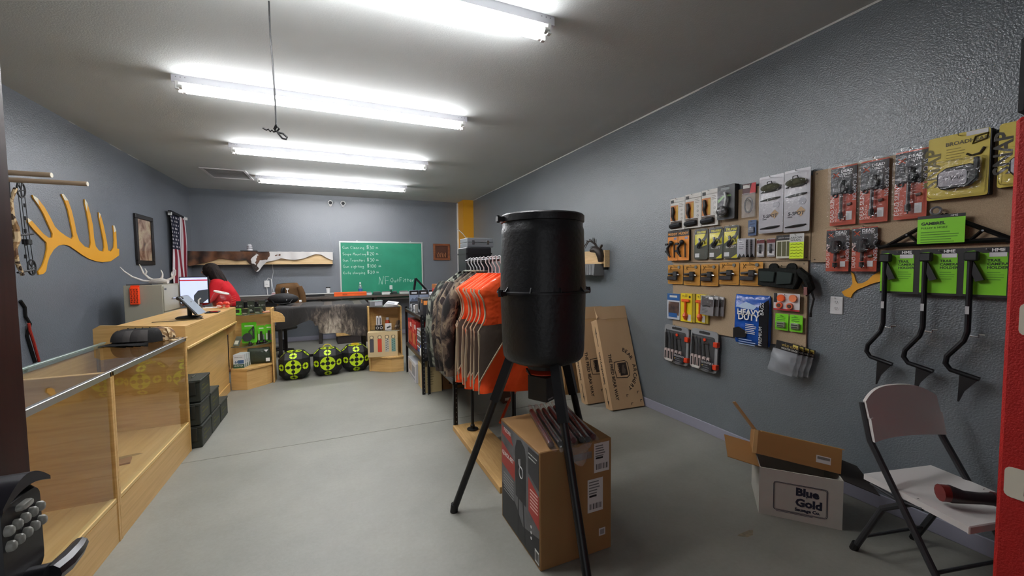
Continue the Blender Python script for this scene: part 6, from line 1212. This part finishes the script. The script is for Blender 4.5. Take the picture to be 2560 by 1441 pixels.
# fillet knife kits
for i, (a, b, zt, zb) in enumerate(((3.03, 2.735, .925, .565), (2.71, 2.425, .93, .568))):
    t, w, h, y = rw('knife_kit', ['left', 'right'][i]+' grey plastic carrying case of butchering knives', 'knife set', a, b, zt, zb, 'knife kits', .035); t.rotation_euler = (0, .03, RW)
    KG = M('#8f9192', .4)
    card(t, -w/2, 0, w/2, h, KG, y, .012, .03, 'case_back'); MB().prism(rr(-w*.46, h*.04, w*.40, h*.86, .02), y-.0121, y-.0135).build('tray_inset', M('#3b3c3e', .5), t, 0)
    MB().prism(rr(-w*.18, h*.90, w*.22, h*.965, .01), y-.0121, y-.0135).build('handle_opening', M('#2a2a2a', .6), t, 0)
    for k, x in enumerate((-w*.38, -w*.24, -w*.10, w*.06, w*.22)):
        bl = MB().prism([(x-.006, h*.36), (x+.012, h*.36), (x+.016-.006*k, h*.62), (x-.012+.002*k, h*(.88-.05*k)), (x-.016, h*.7)], y-.014, y-.018).build('blade', M(['#2e3032', '#55585a', '#3a3c3e', '#2e3032', '#4a4c4e'][k], .3, .5), t, 0)
        MB().prism(rr(x-.014, h*.05, x+.014, h*.36, .012), y-.014, y-.030).build('knife_handle', M('#cbb9b4', .5), t, 0); MB().prism(rr(x-.007, h*.08, x+.007, h*.30, .006), y-.030, y-.032).build('grip_inlay', M('#2c2b2c', .6), t, 0)
    MB().prism(rr(-w*.02, .02, w*.38, h*.28, .02), y-.031, y-.034).build('label_card', M('#2b2d32', .4), t, 0); text(t, 'ERGOMAX', 0, h*.21, .026, M('#d8d8d8', .5), y-.0345); lines(t, w*.06, h*.17, w*.3, 4, .018, .004, M('#8d9096', .6), y-.034); MB().prism(circ(.012, h*.155, .006, 8), y-.034, y-.035).build('yellow_dot', M('#c9a040', .5), t, 0)
    for z in (h*.64, h*.10): MB().box(w*.38, y-.03, z, w*.52, y+.01, z+.045).build('red_latch', M('#d8401c', .4), t, 0, .004)
    MB().cyl((w*.05, y-.016, h*.77), (w*.05, y-.022, h*.77), .014, 12).build('red_button', M('#d8401c', .4), t); MB().prism(rr(-w*.36, .012, -w*.08, .035, .004), y-.031, y-.033).build('white_label', CREAM, t, 0); MB().box(0, y-.02, h*.66, .06, y-.0136, h*.71).build('scissor_mount', M('#2c2020', .5), t, 0, .003)
    blister(t, -w*.48, .01, w*.42, h*.84, .05, y-.012, .03)
for k in range(4):
    t, w, h, y = rw('freezer_bag_pack', ['front', 'second', 'third', 'rear'][k]+' bundle of clear freezer bags with a black header', 'package', 1.915-.02*k, 1.735-.02*k, .952-.01*k, .722, 'freezer bag packs', .11-.026*k, .1); patch(t, -w*.42, h*.72, w*.46, h, BLK2, y, 'header_card', .003); text(t, 'WILD GAME', -w*.2, h*.86, .021, M('#d0b050', .5), y-.0035); text(t, 'FREEZER BAGS', -w*.2, h*.77, .017, CREAM, y-.0035); patch(t, w*.22, h*.92, w*.42, h*.98, M('#d0c060', .5), y-.0035)
    MB().grid(lambda u, v: (-w*.5+w*u*.95-.02*(1-v), y-.010-.018*math.sin(PI*u)*math.sin(PI*v)-.004*math.sin(11*v+4*u), h*.74*v), 12, 10).build('bag_film', clear_mat('freezer_film', '#eeeeee', .12, 1.5, .5, '#b9bec4', .8), t, 80); patch(t, -w*.36, h*.38, w*.2, h*.62, M('#c9ccd0', .4), y-.006, 'white_print'); lines(t, -w*.36, h*.22, w*.3, 3, .02, .007, M('#7f858c', .6), y-.004)
# dead-silent stabilizer packs on the upper right board
RO = M('#b8482c', .5); CHAR = M('#232226', .5)
for i, (a, b, zt, zb, big) in enumerate(((1.598, 1.455, 2.14, 1.748, 1), (1.435, 1.296, 2.14, 1.748, 1), (1.268, 1.126, 2.152, 1.75, 1), (1.614, 1.485, 1.737, 1.452, 0), (1.47, 1.34, 1.738, 1.452, 0))):
    lb = ['left tall red and black stabilizer pack in the upper row', 'middle tall red and black stabilizer pack in the upper row', 'right tall red and black stabilizer pack in the upper row', 'left short red and black stabilizer pack in the lower row', 'right short red and black stabilizer pack in the lower row'][i]
    t, w, h, y = rw('stabilizer_pack', lb, 'package', a, b, zt, zb, 'red and black stabilizer packs', .035)
    card(t, -w/2, 0, w/2, h*.95, RO, y, .002, .004); patch(t, -w/2, h*.50, w/2, h*.93, CHAR, y-.0022)
    for q in (-1, 1): MB().tube([(-w*.40, y-.003, h*.82+q*.014), (-w*.18, y-.003, h*.82-q*.014)], .0028, 4).build('cross_logo', M('#c9502c', .5), t)
    text(t, 'DEAD', -w*.10, h*.85, .024, M('#d8d8d8', .5), y-.003, bold=.0006); text(t, 'CENTER', -w*.10, h*.805, .017, M('#d8d8d8', .5), y-.003)
    text(t, 'SV CARBON', w*.36, h*.80, .03, M('#cfcfd2', .5), y-.003, rot=-PI/2); text(t, 'DEAD SILENT', -w*.34, .022, .03 if big else .026, M('#e0c8c0', .5), y-.003, rot=PI/2, bold=.0004)
    if big: text(t, 'HUNTING', -w*.22, .022, .019, M('#e0b8ac', .5), y-.003, rot=PI/2)
    zc = h*.66 if big else h*.62
    MB().cyl((0, y-.010, zc-.03), (0, y-.040, zc-.03), .026, 14).build('weight_disc', M('#131314', .4), t); MB().cyl((0, y-.022, zc+.02), (0, y-.022, zc-.06), .021, 14).build('damper', M('#19191b', .4), t); MB().cyl((-.002, y-.022, h*.16 if big else h*.22), (0, y-.022, zc-.04), .009, 10).build('carbon_rod', M('#3b2b2c' if i else '#55463f', .35), t); MB().cyl((-.002, y-.022, h*.1), (-.002, y-.022, h*.2), .013, 10).build('end_piece', M('#26201f', .4), t); MB().cyl((-.002, y-.022, h*.07), (-.002, y-.022, h*.1), .004, 8).build('stud', BLACK, t)
    for x, z in ((-w*.30, h*.49), (w*.30, h*.52)): MB().tube([(x+.011*math.cos(q), y-.006, z+.011*math.sin(q)) for q in [k*PI/7 for k in range(14)]], .0045, 6, closed=True).build('washer', M('#4a4648', .4, .3), t)
    MB().cyl((w*.18, y-.006, h*.32), (w*.34, y-.006, h*.335), .008, 8).build('spare_screw', M('#6a5550', .4), t); MB().box(w*.14, y-.004, .03, w*.36, y-.0025, .085 if big else .065).build('price_tag', TAG, t, 0)
    blister(t, -w*.46, .012, w*.46, h, .05, y-.002, .018)
# broadhead packs
for i, (a, b, zt, zb) in enumerate(((1.122, .885, 2.165, 1.835), (.868, .65, 2.165, 1.86))):
    t, w, h, y = rw('target_light_pack', ['yellow pack with a black framed light on the upper right board', 'yellow pack at the right edge, mostly hidden by the red cabinet'][i], 'package', a, b, zt, zb, 'yellow packs', .05)
    MB().box(-w/2, y, 0, w/2-.005, y+.04, h*.98).build('backing_box', M('#1a1916', .5), t, 0, .003); card(t, -w/2, 0, w*.45, h, M('#cdb83c', .45), y, .002, .01)
    text(t, 'SNAP', -w*.30, h*.20, .085, M('#6f6428' if i == 0 else '#2c2410', .5), y-.003, rot=PI/2, bold=.002); text(t, 'BROADHEAD', -w*.22, h*.83, .026, M('#55491c', .5), y-.003, bold=.0006); lines(t, -w*.2, h*.78, w*.1, 5, .014, .004, M('#9a8830', .6), y-.0024); patch(t, w*.1, h*.93, w*.42, h*.995, TAG, y-.003, 'price_tag')
    fr = MB().prism([(-w*.30, h*.22), (-w*.22, h*.14), (w*.20, h*.16), (w*.32, h*.26), (w*.32, h*.44), (w*.22, h*.50), (-w*.16, h*.48), (-w*.30, h*.40)], y-.004, y-.032).build('black_frame', M('#141414', .35), t, 0, .005)
    MB().prism(rr(-w*.26, h*.19, w*.18, h*.42, .012), y-.0325, y-.038).build('silver_face', M('#a8a6ac', .2), fr, 0); text(fr, 'SWAP', -w*.04, h*.28, .028, M('#55555a', .5), y-.0385, 'c', shear=.2); MB().box(w*.26, y-.035, h*.40, w*.34, y-.01, h*.58).build('arm', BLACK, t, 0, .004)
    MB().tube([(w*.12, y-.004, h*.66), (w*.2, y-.004, h*.62), (w*.32, y-.004, h*.64), (w*.38, y-.004, h*.72)], .006, 6).build('headband_picture', M('#3a3420', .5), t); MB().tube([(w*.20, y-.004, h*.80), (w*.40, y-.004, h*.84), (w*.42, y-.004, h*.92), (w*.24, y-.004, h*.90)], .004, 6, closed=True).build('lens_picture', M('#55491c', .5), t); blister(t, -w*.44, .006, w*.44, h*.6, .05, y-.002, .02)
# gambrel
t, w, h, y = rw('gambrel_hoist', 'black steel gambrel triangle with a lime green card', 'gambrel', 1.345, .76, 1.785, 1.575, None, .03)
GB = M('#141414', .4, .3)
MB().tube([(-w*.40, y-.012, .03), (0, y-.012, h*.86)], .011, 4).build('side_bar', GB, t, 0); MB().tube([(w*.42, y-.012, .03), (.0, y-.012, h*.86)], .011, 4).build('side_bar', GB, t, 0); MB().tube([(-w*.40, y-.012, .03), (w*.42, y-.012, .035)], .012, 4).build('base_bar', GB, t, 0)
for x in (-1, 1): MB().tube([(x*w*.16, y-.012, .03), (x*w*.24, y-.012, h*.40)], .008, 4).build('brace', GB, t, 0); MB().tube([(x*w*.38, y-.012, .03), (x*w*.46, y-.014, .02), (x*w*.49, y-.014, .04), (x*w*.47, y-.014, .065)], .012, 6).build('end_hook', GB, t); MB().cyl((x*w*.25, y-.026, h*.40), (x*w*.25, y-.028, h*.40), .005, 8).build('rivet', CHROME, t)
MB().tube([(-.03+.02*math.cos(a), y-.02, h*.97+.02*math.sin(a)) for a in [k*PI/7 for k in range(14)]], .006, 6, closed=True).build('ring', M('#8d8f92', .3, .7), t)
c = card(t, -.10, .03, .085, h*.86, M('#84d61e', .5), y-.026, .002, .003, 'hang_card'); patch(t, -.10, h*.78, .085, h*.86, BLK2, y-.0283); text(t, 'GAMBREL', -.085, h*.62, .022, M('#1d3a08', .5), y-.029, bold=.0008); text(t, 'PULLEY & HOIST', -.085, h*.52, .0145, M('#3c6a14', .5), y-.029); text(t, 'HME', .03, h*.80, .014, WHITE, y-.0292); lines(t, -.085, h*.44, .07, 5, .013, .004, M('#4c8a14', .6), y-.0283)
# trail camera holders: card plus long bent arm
for i, (a, b) in enumerate(((1.318, 1.155), (1.142, .982), (.970, .81))):
    t, w, h, y = rw('camera_holder', ['left', 'middle', 'right'][i]+' lime green trail camera holder card with a long bent black arm', 'package', a, b, 1.575, 1.337, 'trail camera holders', .04)
    card(t, -w/2, -.012, w/2+.012, h, DKB, y+.002, .002, .004); poly(t, [(-w/2, 0), (w*.42, 0), (w*.42, h*.88), (-w*.1, h*.88), (-w*.3, h*.94), (-w/2, h*.92)], M('#7dcc18', .5), y-.0004, 'green_print'); text(t, 'HME', w*.22, h*.91, .022, WHITE, y-.0012, 'c', bold=.0008); patch(t, w*.04, h*.80, w*.40, h*.89, TAG, y-.002, 'price_tag')
    for q, s_ in enumerate(('TRAIL', 'CAMERA', 'HOLDER')): text(t, s_, w*.0, h*(.70-.075*q), .018, M('#1d3a08', .5), y-.0012, bold=.0006)
    lines(t, w*.0, h*.48, w*.38, 4, .012, .003, M('#4c8a14', .6), y-.0006)
    x = -w*.32
    MB().tube([(x, y-.02, h*.90), (x, y-.02, -.19), (x-.012, y-.02, -.24), (x-.07, y-.022, -.33), (x-.075, y-.022, -.37), (x-.055, y-.022, -.40), (x+.05, y-.02, -.425)], .012, 10).build('bent_arm', M('#17171a', .35, .3), t); MB().box(x-.02, y-.045, h*.72, x+.03, y-.01, h*.92).build('camera_head', BLK2, t, 0, .006); MB().prism([(x+.012, h*.70), (x+.05, h*.32), (x+.02, h*.28), (x+.008, h*.45)], y-.012, y-.028).build('bracket', BLK2, t, 0); MB().box(x-.008, y-.033, -.10, x+.006, y-.031, -.06).build('arm_label', LGREY, t, 0)
    MB().prism([(x-.02, -.405), (x+.05, -.425), (x+.0, -.50), (x-.018, -.56), (x-.024, -.56)], y-.018, y-.024).build('ground_blade', M('#1b1b1d', .4), t, 0)
    card(t, x-.035, -.28, x-.012, -.18, BLIST, y-.0, .03, .004, 'plastic_guard'); card(t, x+.016, -.29, x+.085, -.19, BLIST, y-.0, .03, .006, 'plastic_guard'); MB().tube([(x+.01, y-.02, -.21), (x+.04, y-.022, -.212), (x+.042, y-.022, -.20), (x+.062, y-.022, -.198)], .004, 6).build('tie_bolt', CHROME, t)
t, w, h, y = rw('power_outlet', 'white duplex outlet plate on the right wall', 'outlet', 1.597, 1.525, 1.284, 1.17, None, .001)
MB().bevprism(rr(-.036, 0, .036, .115, .004, 2), 0, -.007, .003).build('plate', M('#d6d8d8', .4), t, 0)
for z in (.037, .078):
    s_ = MB().prism(circ(0, z, .0165, 14, .0135), -.007, -.0085).build('socket', M('#cfd1d1', .4), t, 0)
    for x in (-.006, .006): MB().box(x-.001, -.0092, z-.001, x+.001, -.0084, z+.008).build('slot', DGREY, s_, 0)
    MB().cyl((0, -.0084, z-.007), (0, -.0092, z-.007), .0022, 8).build('ground_hole', DGREY, s_)
AR = [(1.533, 1.319), (1.515, 1.292), (1.481, 1.284), (1.472, 1.310), (1.450, 1.335), (1.412, 1.356), (1.375, 1.376), (1.319, 1.396), (1.270, 1.403), (1.273, 1.51), (1.331, 1.51), (1.332, 1.455), (1.371, 1.428), (1.394, 1.398), (1.422, 1.378), (1.448, 1.376), (1.458, 1.392), (1.469, 1.435), (1.486, 1.450), (1.478, 1.415), (1.474, 1.376), (1.487, 1.349), (1.513, 1.332)]
t = thing('antler_cutout', 'yellow antler cutout partly covered by packs on the right wall', 'wall art', (XR, 1.40, 1.284)); MB().prism([(a-1.40, b-1.284) for a, b in AR], 0, -.009, 'yz').build('panel', YEL, t, 0)
# small shelf with an elk bust and a parts bin
t = thing('wall_shelf', 'small pale wooden wall shelf carrying an elk bust', 'shelf', (XR, 4.25, 1.49), RW)
MB().box(-.30, -.02, .06, .28, 0, .205).build('back_board', PINEX, t, 0, .002); MB().box(.27, -.07, .0, .295, 0, .205).build('end_board', PINEX, t, 0, .002); MB().box(-.30, -.10, .04, .27, -.0, .06).build('shelf_board', PINEX, t, 0); MB().box(.25, -.06, -.03, .27, 0, .04).build('bracket', BLK2, t, 0)
t = thing('elk_bust', 'small dark elk head bust with antlers on the wall shelf', 'figurine', (XR-.03, 4.05, 1.56), RW)
EB = M('#2e231c', .5, 0, .5, .3, 40)
MB().tube([(.03, -.05, .0), (.04, -.06, .06), (.02, -.07, .12), (-.03, -.08, .145), (-.10, -.09, .14), (-.125, -.09, .135)], [.035, .045, .048, .042, .028, .018], 12).build('head_and_neck', EB, t); MB().tube([(.03, -.07, .15), (.06, -.06, .19), (.065, -.055, .2)], [.014, .016, .004], 8).build('ear', EB, t)
for s in (0, 1):
    o = -.02*s; MB().tube([(.0, -.07+o, .16), (-.03, -.08+o, .21), (-.10, -.09+o, .25), (-.17, -.09+o, .245), (-.22, -.09+o, .20), (-.24, -.09+o, .17)], [.008, .008, .007, .006, .005, .003], 6).build('antler_beam', EB, t)
    for bx, bz, ex, ez in ((-.03, .21, -.01, .27), (-.06, .235, -.05, .29), (-.12, .25, -.13, .28), (-.17, .245, -.20, .265), (-.02, .18, -.11, .175)): MB().tube([(bx, -.08+o, bz), ((bx+ex)/2, -.085+o, (bz+ez)/2+.004), (ex, -.09+o, ez)], [.006, .005, .002], 6).build('tine', EB, t)
t = thing('parts_bin', 'grey plastic parts bin hanging below the wall shelf', 'bin', (XR-.02, 4.27, 1.39), RW)
GBN = M('#77797a', .5)
MB().prism([(-.28, .0), (.22, .0), (.245, .14), (-.28, .14)], -.15, -.145).build('front', GBN, t, 0); MB().box(-.28, -.15, 0, .22, 0, .005).build('bottom', GBN, t, 0); MB().prism([(.22, 0), (.225, 0), (.25, .14), (.245, .14)], -.15, 0).build('side', GBN, t, 0)
for k in range(9): MB().box(-.26+k*.052, -.155, .01, -.235+k*.052, -.15, .13).build('rib', GBN, t, 0, .002)
MB().tube([(-.28, -.16, .035), (-.20, -.16, .04), (-.185, -.16, .09), (-.17, -.16, .135)], .006, 6).build('lip', LGREY, t)
# ------------------------------------------------------------------ right side of the floor
def leanbox(loc, rz, lean, W, D, H_, label, flap):
    t = thing('bow_carton', label, 'carton', loc, rz, 'long brown cartons leaning by the wall'); t.rotation_euler = (lean[0], lean[1], rz)
    MB().box(0, 0, 0, W, D, H_).build('carton', CARDL, t, 0, .003)
    MB().box(.0, -.003, H_, W, .001, H_+.14).build('top_flap', CARDL, t, 0, .001)
    MB().prism([(0.0, H_), (.0, H_+.1), (-.035, H_+.02)], .0, .004, 'yz').build('side_flap', CARDL, t, 0)
    INK = M('#2b1f16', .7)
    text(t, 'THE FRED BEAR WAY', .065, H_*.60, .05, INK, -.0008, rot=-PI/2, bold=.0015)
    cx, cz, R = .205, H_*.42, .16
    s_ = 'BEAR ARCHERY'
    for k, ch in enumerate(s_):
        a = math.radians(68-136*k/(len(s_)-1))
        if ch != ' ': text(t, ch, cx+R*math.cos(a)*.9-.012*math.sin(a), cz+R*1.25*math.sin(a)+.02*math.cos(a), .056, INK, -.0008, rot=a-PI/2, bold=.0015)
    em = poly(t, [(cx-.085, cz-.085), (cx+.05, cz-.095), (cx+.085, cz-.07), (cx+.09, cz), (cx+.085, cz+.07), (cx+.05, cz+.095), (cx-.085, cz+.085), (cx-.095, cz)], INK, 0, 'emblem', .0008)
    poly(em, [(cx-.078, cz-.077), (cx+.047, cz-.086), (cx+.077, cz-.065), (cx+.081, cz), (cx+.077, cz+.065), (cx+.047, cz+.086), (cx-.078, cz+.077), (cx-.086, cz)], CARDL, -.0008, 'emblem_ground', .0004); patch(em, cx-.03, cz-.065, cx+.065, cz+.07, INK, -.0012, 'emblem_panel', .0004)
    poly(em, [(cx-.01, cz-.04), (cx+.03, cz-.05), (cx+.045, cz-.01), (cx+.03, cz+.02), (cx+.04, cz+.045), (cx+.015, cz+.05), (cx+.0, cz+.015)], M('#55463a', .7), -.0016, 'emblem_figure', .0004); text(em, 'BEAR', cx-.045, cz+.068, .045, INK, -.0013, rot=-PI/2, bold=.002)
    for px, pz in ((.20, .14), (.34, .16), (.24, .05), (.36, .07)): poly(t, [(px, pz), (px+.025, pz), (px+.025, pz-.006), (px+.006, pz-.006), (px+.006, pz-.025), (px, pz-.025)], INK, 0, 'corner_mark', .0008)
    sidetext(t, 'beararchery.com', D*.4, H_*.28, .05, INK, -.001, PI/2, .001)
    MB().tube([(-.001, D*.45, H_*.70), (-.001, D*.45, H_*.86)], .003, 4).build('arrow_shaft', INK, t); MB().prism([(D*.45-.012, H_*.84), (D*.45+.012, H_*.84), (D*.45, H_*.93)], -.001, 0, 'yz').build('arrow_head', INK, t, 0); MB().tube([(-.001, D*.45, H_*.07), (-.001, D*.45, H_*.24)], .003, 4).build('arrow_shaft', INK, t); MB().prism([(D*.45-.012, H_*.10), (D*.45+.012, H_*.10), (D*.45, H_*.03)], -.001, 0, 'yz').build('arrow_head', INK, t, 0)
    MB().box(.12, -.0012, H_-.03, W-.06, 0, H_+.01).build('tape', M('#b9976a', .4), t, 0)
    return t
leanbox((2.585, 3.335, .012), -.06, (-.33, 0), .40, .12, .96, 'front long brown bow carton with an arrow printed on its side', 1)
leanbox((2.46, 3.60, .012), -.02, (-.30, 0), .40, .12, .93, 'rear long brown bow carton leaning behind the front one', 1)
t = thing('open_carton', 'open brown carton with red handled tools behind the bow cartons', 'carton', (2.62, 4.02, 0), .0)
MB().box(-.19, 0, 0, .30, .02, .85).build('front_wall', CARDB, t, 0); MB().box(-.19, .02, 0, -.17, .3, .85).build('side_wall', CARDB, t, 0); MB().box(.28, .02, 0, .30, .3, .85).build('side_wall', CARDB, t, 0); MB().box(-.17, .3, 0, .28, .32, .85).build('back_wall', CARDB, t, 0)
MB().prism([(-.19, .85), (.30, .85), (.34, 1.0), (-.2, .96)], -.03, -.022).build('front_flap', M('#7a6048', .8), t, 0)
t = thing('red_handled_tool', 'red handled tool lying across the open carton', 'tool', (2.62, 4.10, .985)); MB().tube([(-.1, 0, 0), (.05, 0, .005), (.15, 0, .015)], [.012, .012, .018], 8).build('handle', M('#8c2f28', .4), t); MB().tube([(-.1, 0, 0), (-.14, .01, .03), (-.13, .02, .1), (-.16, .02, .12)], .02, 8).build('head', M('#55585c', .4, .4), t)
t = thing('bucket', 'grey plastic bucket standing behind the feeder legs', 'bucket', (2.62, 4.55, 0))
MB().lathe([(.13, 0), (.155, .34), (.165, .345), (.165, .36), (.158, .365), (.16, .39)], 26).build('bucket', M('#9a9da0', .45), t)
for z in (.28, .31): MB().lathe([(.152, z), (.163, z+.005), (.163, z+.015), (.153, z+.02)], 26, cap=False).build('rim_rib', M('#8d9093', .45), t)
MB().tube([(-.16, 0, .33), (-.14, -.09, .27), (0, -.17, .2), (.14, -.09, .27), (.16, 0, .33)], .004, 6).build('bail_handle', CHROME, t)
MB().box(.08, -.15, .08, .14, -.12, .2).build('dark_label', DGREY, t, 0)
t = thing('orange_strap', 'orange webbing strap sagging behind the feeder legs', 'strap', (1.30, 3.1, .30))
t2 = MB().tube([(-.18, -.3, .02), (-.02, -.1, .10), (.15, .1, .14), (.30, .46, .145)], .012, 6).build('webbing', M('#d2450c', .6), t)
carton('brown_pack', 'small brown tagged box on the floor behind the left feeder leg', 'box', 1.66, 4.05, 0, 1.78, 4.15, .17, M('#5a3d30', .7), None, lambda t, w, n, h: front(t, .02, w-.02, .03, .06, M('#b9a89a', .5)))
# white sausage carton with an open brown lid
t = thing('sausage_carton', 'open white carton lettered in dark blue with brown lid flaps', 'carton', (2.305, 1.575, 0), math.radians(-48.5))
W, D, H_ = .405, .36, .285
WC = M('#cbc9bf', .6, 0, .4, 0, 80, .05, 6); th = .006; KB = M('#9a6f3c', .8)
MB().box(0, 0, 0, W, th, H_).build('front_wall', WC, t, 0); MB().box(0, th, 0, th, D, H_).build('side_wall', WC, t, 0); MB().box(W-th, th, 0, W, D, H_).build('side_wall', WC, t, 0); MB().box(th, D-th, 0, W-th, D, H_).build('back_wall', WC, t, 0); MB().box(th, th, 0, W-th, D-th, .006).build('bottom', KB, t, 0)
NV = M('#23283c', .6)
fr_ = rr(.075, .045, .335, .215, .012, 2)
MB().tube([(p[0], -.0008, p[1]) for p in fr_], .0016, 4, closed=True).build('print_frame', NV, t)
fr_ = rr(.080, .050, .330, .210, .010, 2)
MB().tube([(p[0], -.0008, p[1]) for p in fr_], .0008, 4, closed=True).build('print_frame', NV, t)
text(t, 'Blue', .183, .155, .062, NV, -.0008, bold=.003, sx=1.02); text(t, '&', .232, .141, .018, NV, -.0008, bold=.001); text(t, 'Gold', .183, .092, .062, NV, -.0008, bold=.003, sx=1.02); text(t, 'Sausage Co.', .181, .062, .025, NV, -.0008, bold=.0012, sx=1.0)
lines(t, .09, .040, .33, 1, .01, .003, M('#5a5e6c', .6), 0)
# flaps
MB().add([(0, 0, H_), (0, D, H_), (-.17, D, H_+.03), (-.17, .0, H_+.03), (0, 0, H_+.004), (0, D, H_+.004), (-.17, D, H_+.034), (-.17, 0, H_+.034)], [(0, 1, 2, 3), (4, 5, 6, 7), (0, 1, 5, 4), (1, 2, 6, 5), (2, 3, 7, 6), (3, 0, 4, 7)]).build('left_flap', KB, t, 0)
MB().add([(W, 0, H_), (W, D, H_), (W+.16, D, H_-.05), (W+.16, .0, H_-.05), (W, 0, H_+.004), (W, D, H_+.004), (W+.16, D, H_-.046), (W+.16, 0, H_-.046)], [(0, 1, 2, 3), (4, 5, 6, 7), (0, 1, 5, 4), (1, 2, 6, 5), (2, 3, 7, 6), (3, 0, 4, 7)]).build('right_flap', M('#2a2420', .8), t, 0)
t = thing('brown_lid_carton', 'tilted open brown carton resting in the white one', 'carton', (2.305, 1.575, 0), math.radians(-48.5))
lm = Matrix.Translation((-.01, .06, H_+.055)) @ Matrix.Rotation(math.radians(6), 4, 'Y') @ Matrix.Rotation(math.radians(-18), 4, 'X')
LW_, LD, LH = .42, .30, .135
def lb(m, name, mat): m.xf(lm).build(name, mat, t, 0)
lb(MB().box(0, 0, 0, LW_, .006, LH), 'front_wall', KB); lb(MB().box(0, .006, 0, .006, LD, LH), 'side_wall', KB); lb(MB().box(LW_-.006, .006, 0, LW_, LD, LH), 'side_wall', KB); lb(MB().box(.006, LD-.006, 0, LW_-.006, LD, LH), 'back_wall', KB)
lb(MB().box(.006, .006, .0, LW_-.006, LD-.006, .006), 'bottom', M('#5a4024', .8))
lb(MB().box(.02, .0, LH, LW_+.01, .07, LH+.005), 'front_flap', M('#b08347', .8))
lb(MB().box(-.022, .0, .0, 0, .012, LH+.004), 'corner_edge', M('#c9a36a', .8))
lb(MB().box(0, 0, 0, .006, LD*.5, .20).xf(Matrix.Translation((0, .10, LH)) @ Matrix.Rotation(math.radians(-42), 4, 'Y')), 'raised_flap', KB)
tg = MB().box(.30, -.001, .035, .37, 0, .075).xf(lm).build('label', LB, t, 0)
lb(MB().box(.305, -.0018, .055, .365, -.001, .07), 'label_print', M('#77726c', .6))
# folding chair, seen from behind the backrest, facing the front wall
t = thing('folding_chair', 'white plastic folding chair with dark grey metal legs', 'chair', (2.60, .90, 0), math.radians(-13))
CW = M('#d2cfcb', .5); FRM = M('#3a3b3d', .4, .4); hw = .21
# local: front toward -y
def bk(u, v):
    x = -hw-.015+(2*hw+.03)*u; zz = .62+.25*v-(.06*(abs(2*u-1))**3 if v > .5 else 0)*v; c = (2*u-1)
    return (x, .145+.05*v-.035*(1-c*c)*(-1)-.03, zz)
m = MB().grid(bk, 20, 10); n0 = len(m.v)
m.grid(lambda u, v: tuple(Vector(bk(u, v))+Vector((0, .014, 0))), 20, 10)
for j in range(9): m.f.append((j*20, (j+1)*20, n0+(j+1)*20, n0+j*20)); m.f.append((j*20+19, (j+1)*20+19, n0+(j+1)*20+19, n0+j*20+19))
for j in range(19): m.f.append((j, j+1, n0+j+1, n0+j)); m.f.append((180+j, 181+j, n0+181+j, n0+180+j))
m.build('backrest', CW, t, 50)
def st(u, v):
    x = -hw-.005+(2*hw+.01)*u; y = .17-.41*v; return (x, y, .435-.018*math.sin(PI*u)*math.sin(PI*v)-.012*v*v)
m = MB().grid(st, 16, 14); n0 = len(m.v)
m.grid(lambda u, v: tuple(Vector(st(u, v))-Vector((0, 0, .028))), 16, 14)
for j in range(13): m.f.append((j*16, (j+1)*16, n0+(j+1)*16, n0+j*16)); m.f.append((j*16+15, (j+1)*16+15, n0+(j+1)*16+15, n0+j*16+15))
for j in range(15): m.f.append((j, j+1, n0+j+1, n0+j)); m.f.append((208+j, 209+j, n0+209+j, n0+208+j))
m.build('seat', CW, t, 50)
MB().box(-hw-.006, -.245, .39, hw+.006, -.235, .425).build('seat_lip', CW, t, 0, .004)
for s in (-1, 1):
    MB().tube([(s*(hw+.012), .185, .80), (s*(hw+.012), .14, .62), (s*(hw+.012), -.23, .0)], .0145, 10).build('front_leg', FRM, t)
    lg = MB().tube([(s*(hw-.012), -.06, .42), (s*(hw-.012), .09, .30), (s*(hw-.012), .22, .0)], .0145, 10).build('rear_leg', FRM, t)
    MB().cyl((s*(hw-.012), .222, 0), (s*(hw-.012), .208, .04), .019, 10).build('foot_cap', BLACK, lg); MB().cyl((s*(hw+.012), -.232, 0), (s*(hw+.012), -.212, .04), .019, 10).build('foot_cap', BLACK, t)
    MB().tube([(s*hw, .14, .40), (s*hw, .02, .385), (s*hw, -.08, .40)], .008, 8).build('seat_bracket', FRM, t)
MB().cyl((-hw+.012, .18, .095), (hw-.012, .18, .095), .008, 8).build('rear_crossbar', FRM, t); MB().cyl((-hw-.012, -.14, .15), (hw+.012, -.14, .15), .008, 8).build('front_crossbar', FRM, t)
t = thing('cordless_tool', 'red and black hand tool lying on the chair seat', 'tool', (2.50, .78, .438), -.35)
MB().tube([(-.07, .03, .04), (-.045, .02, .04), (.0, .0, .034), (.06, -.015, .034), (.12, -.03, .036), (.17, -.05, .036)], [.030, .038, .027, .024, .028, .03], 12).build('grip', M('#231416', .35), t); MB().tube([(-.078, .033, .04), (-.05, .023, .04)], .036, 12).build('red_end', M('#6a1c18', .3), t); MB().tube([(.10, -.025, .036), (.15, -.043, .036)], .0295, 12).build('red_collar', M('#4a1618', .3), t)
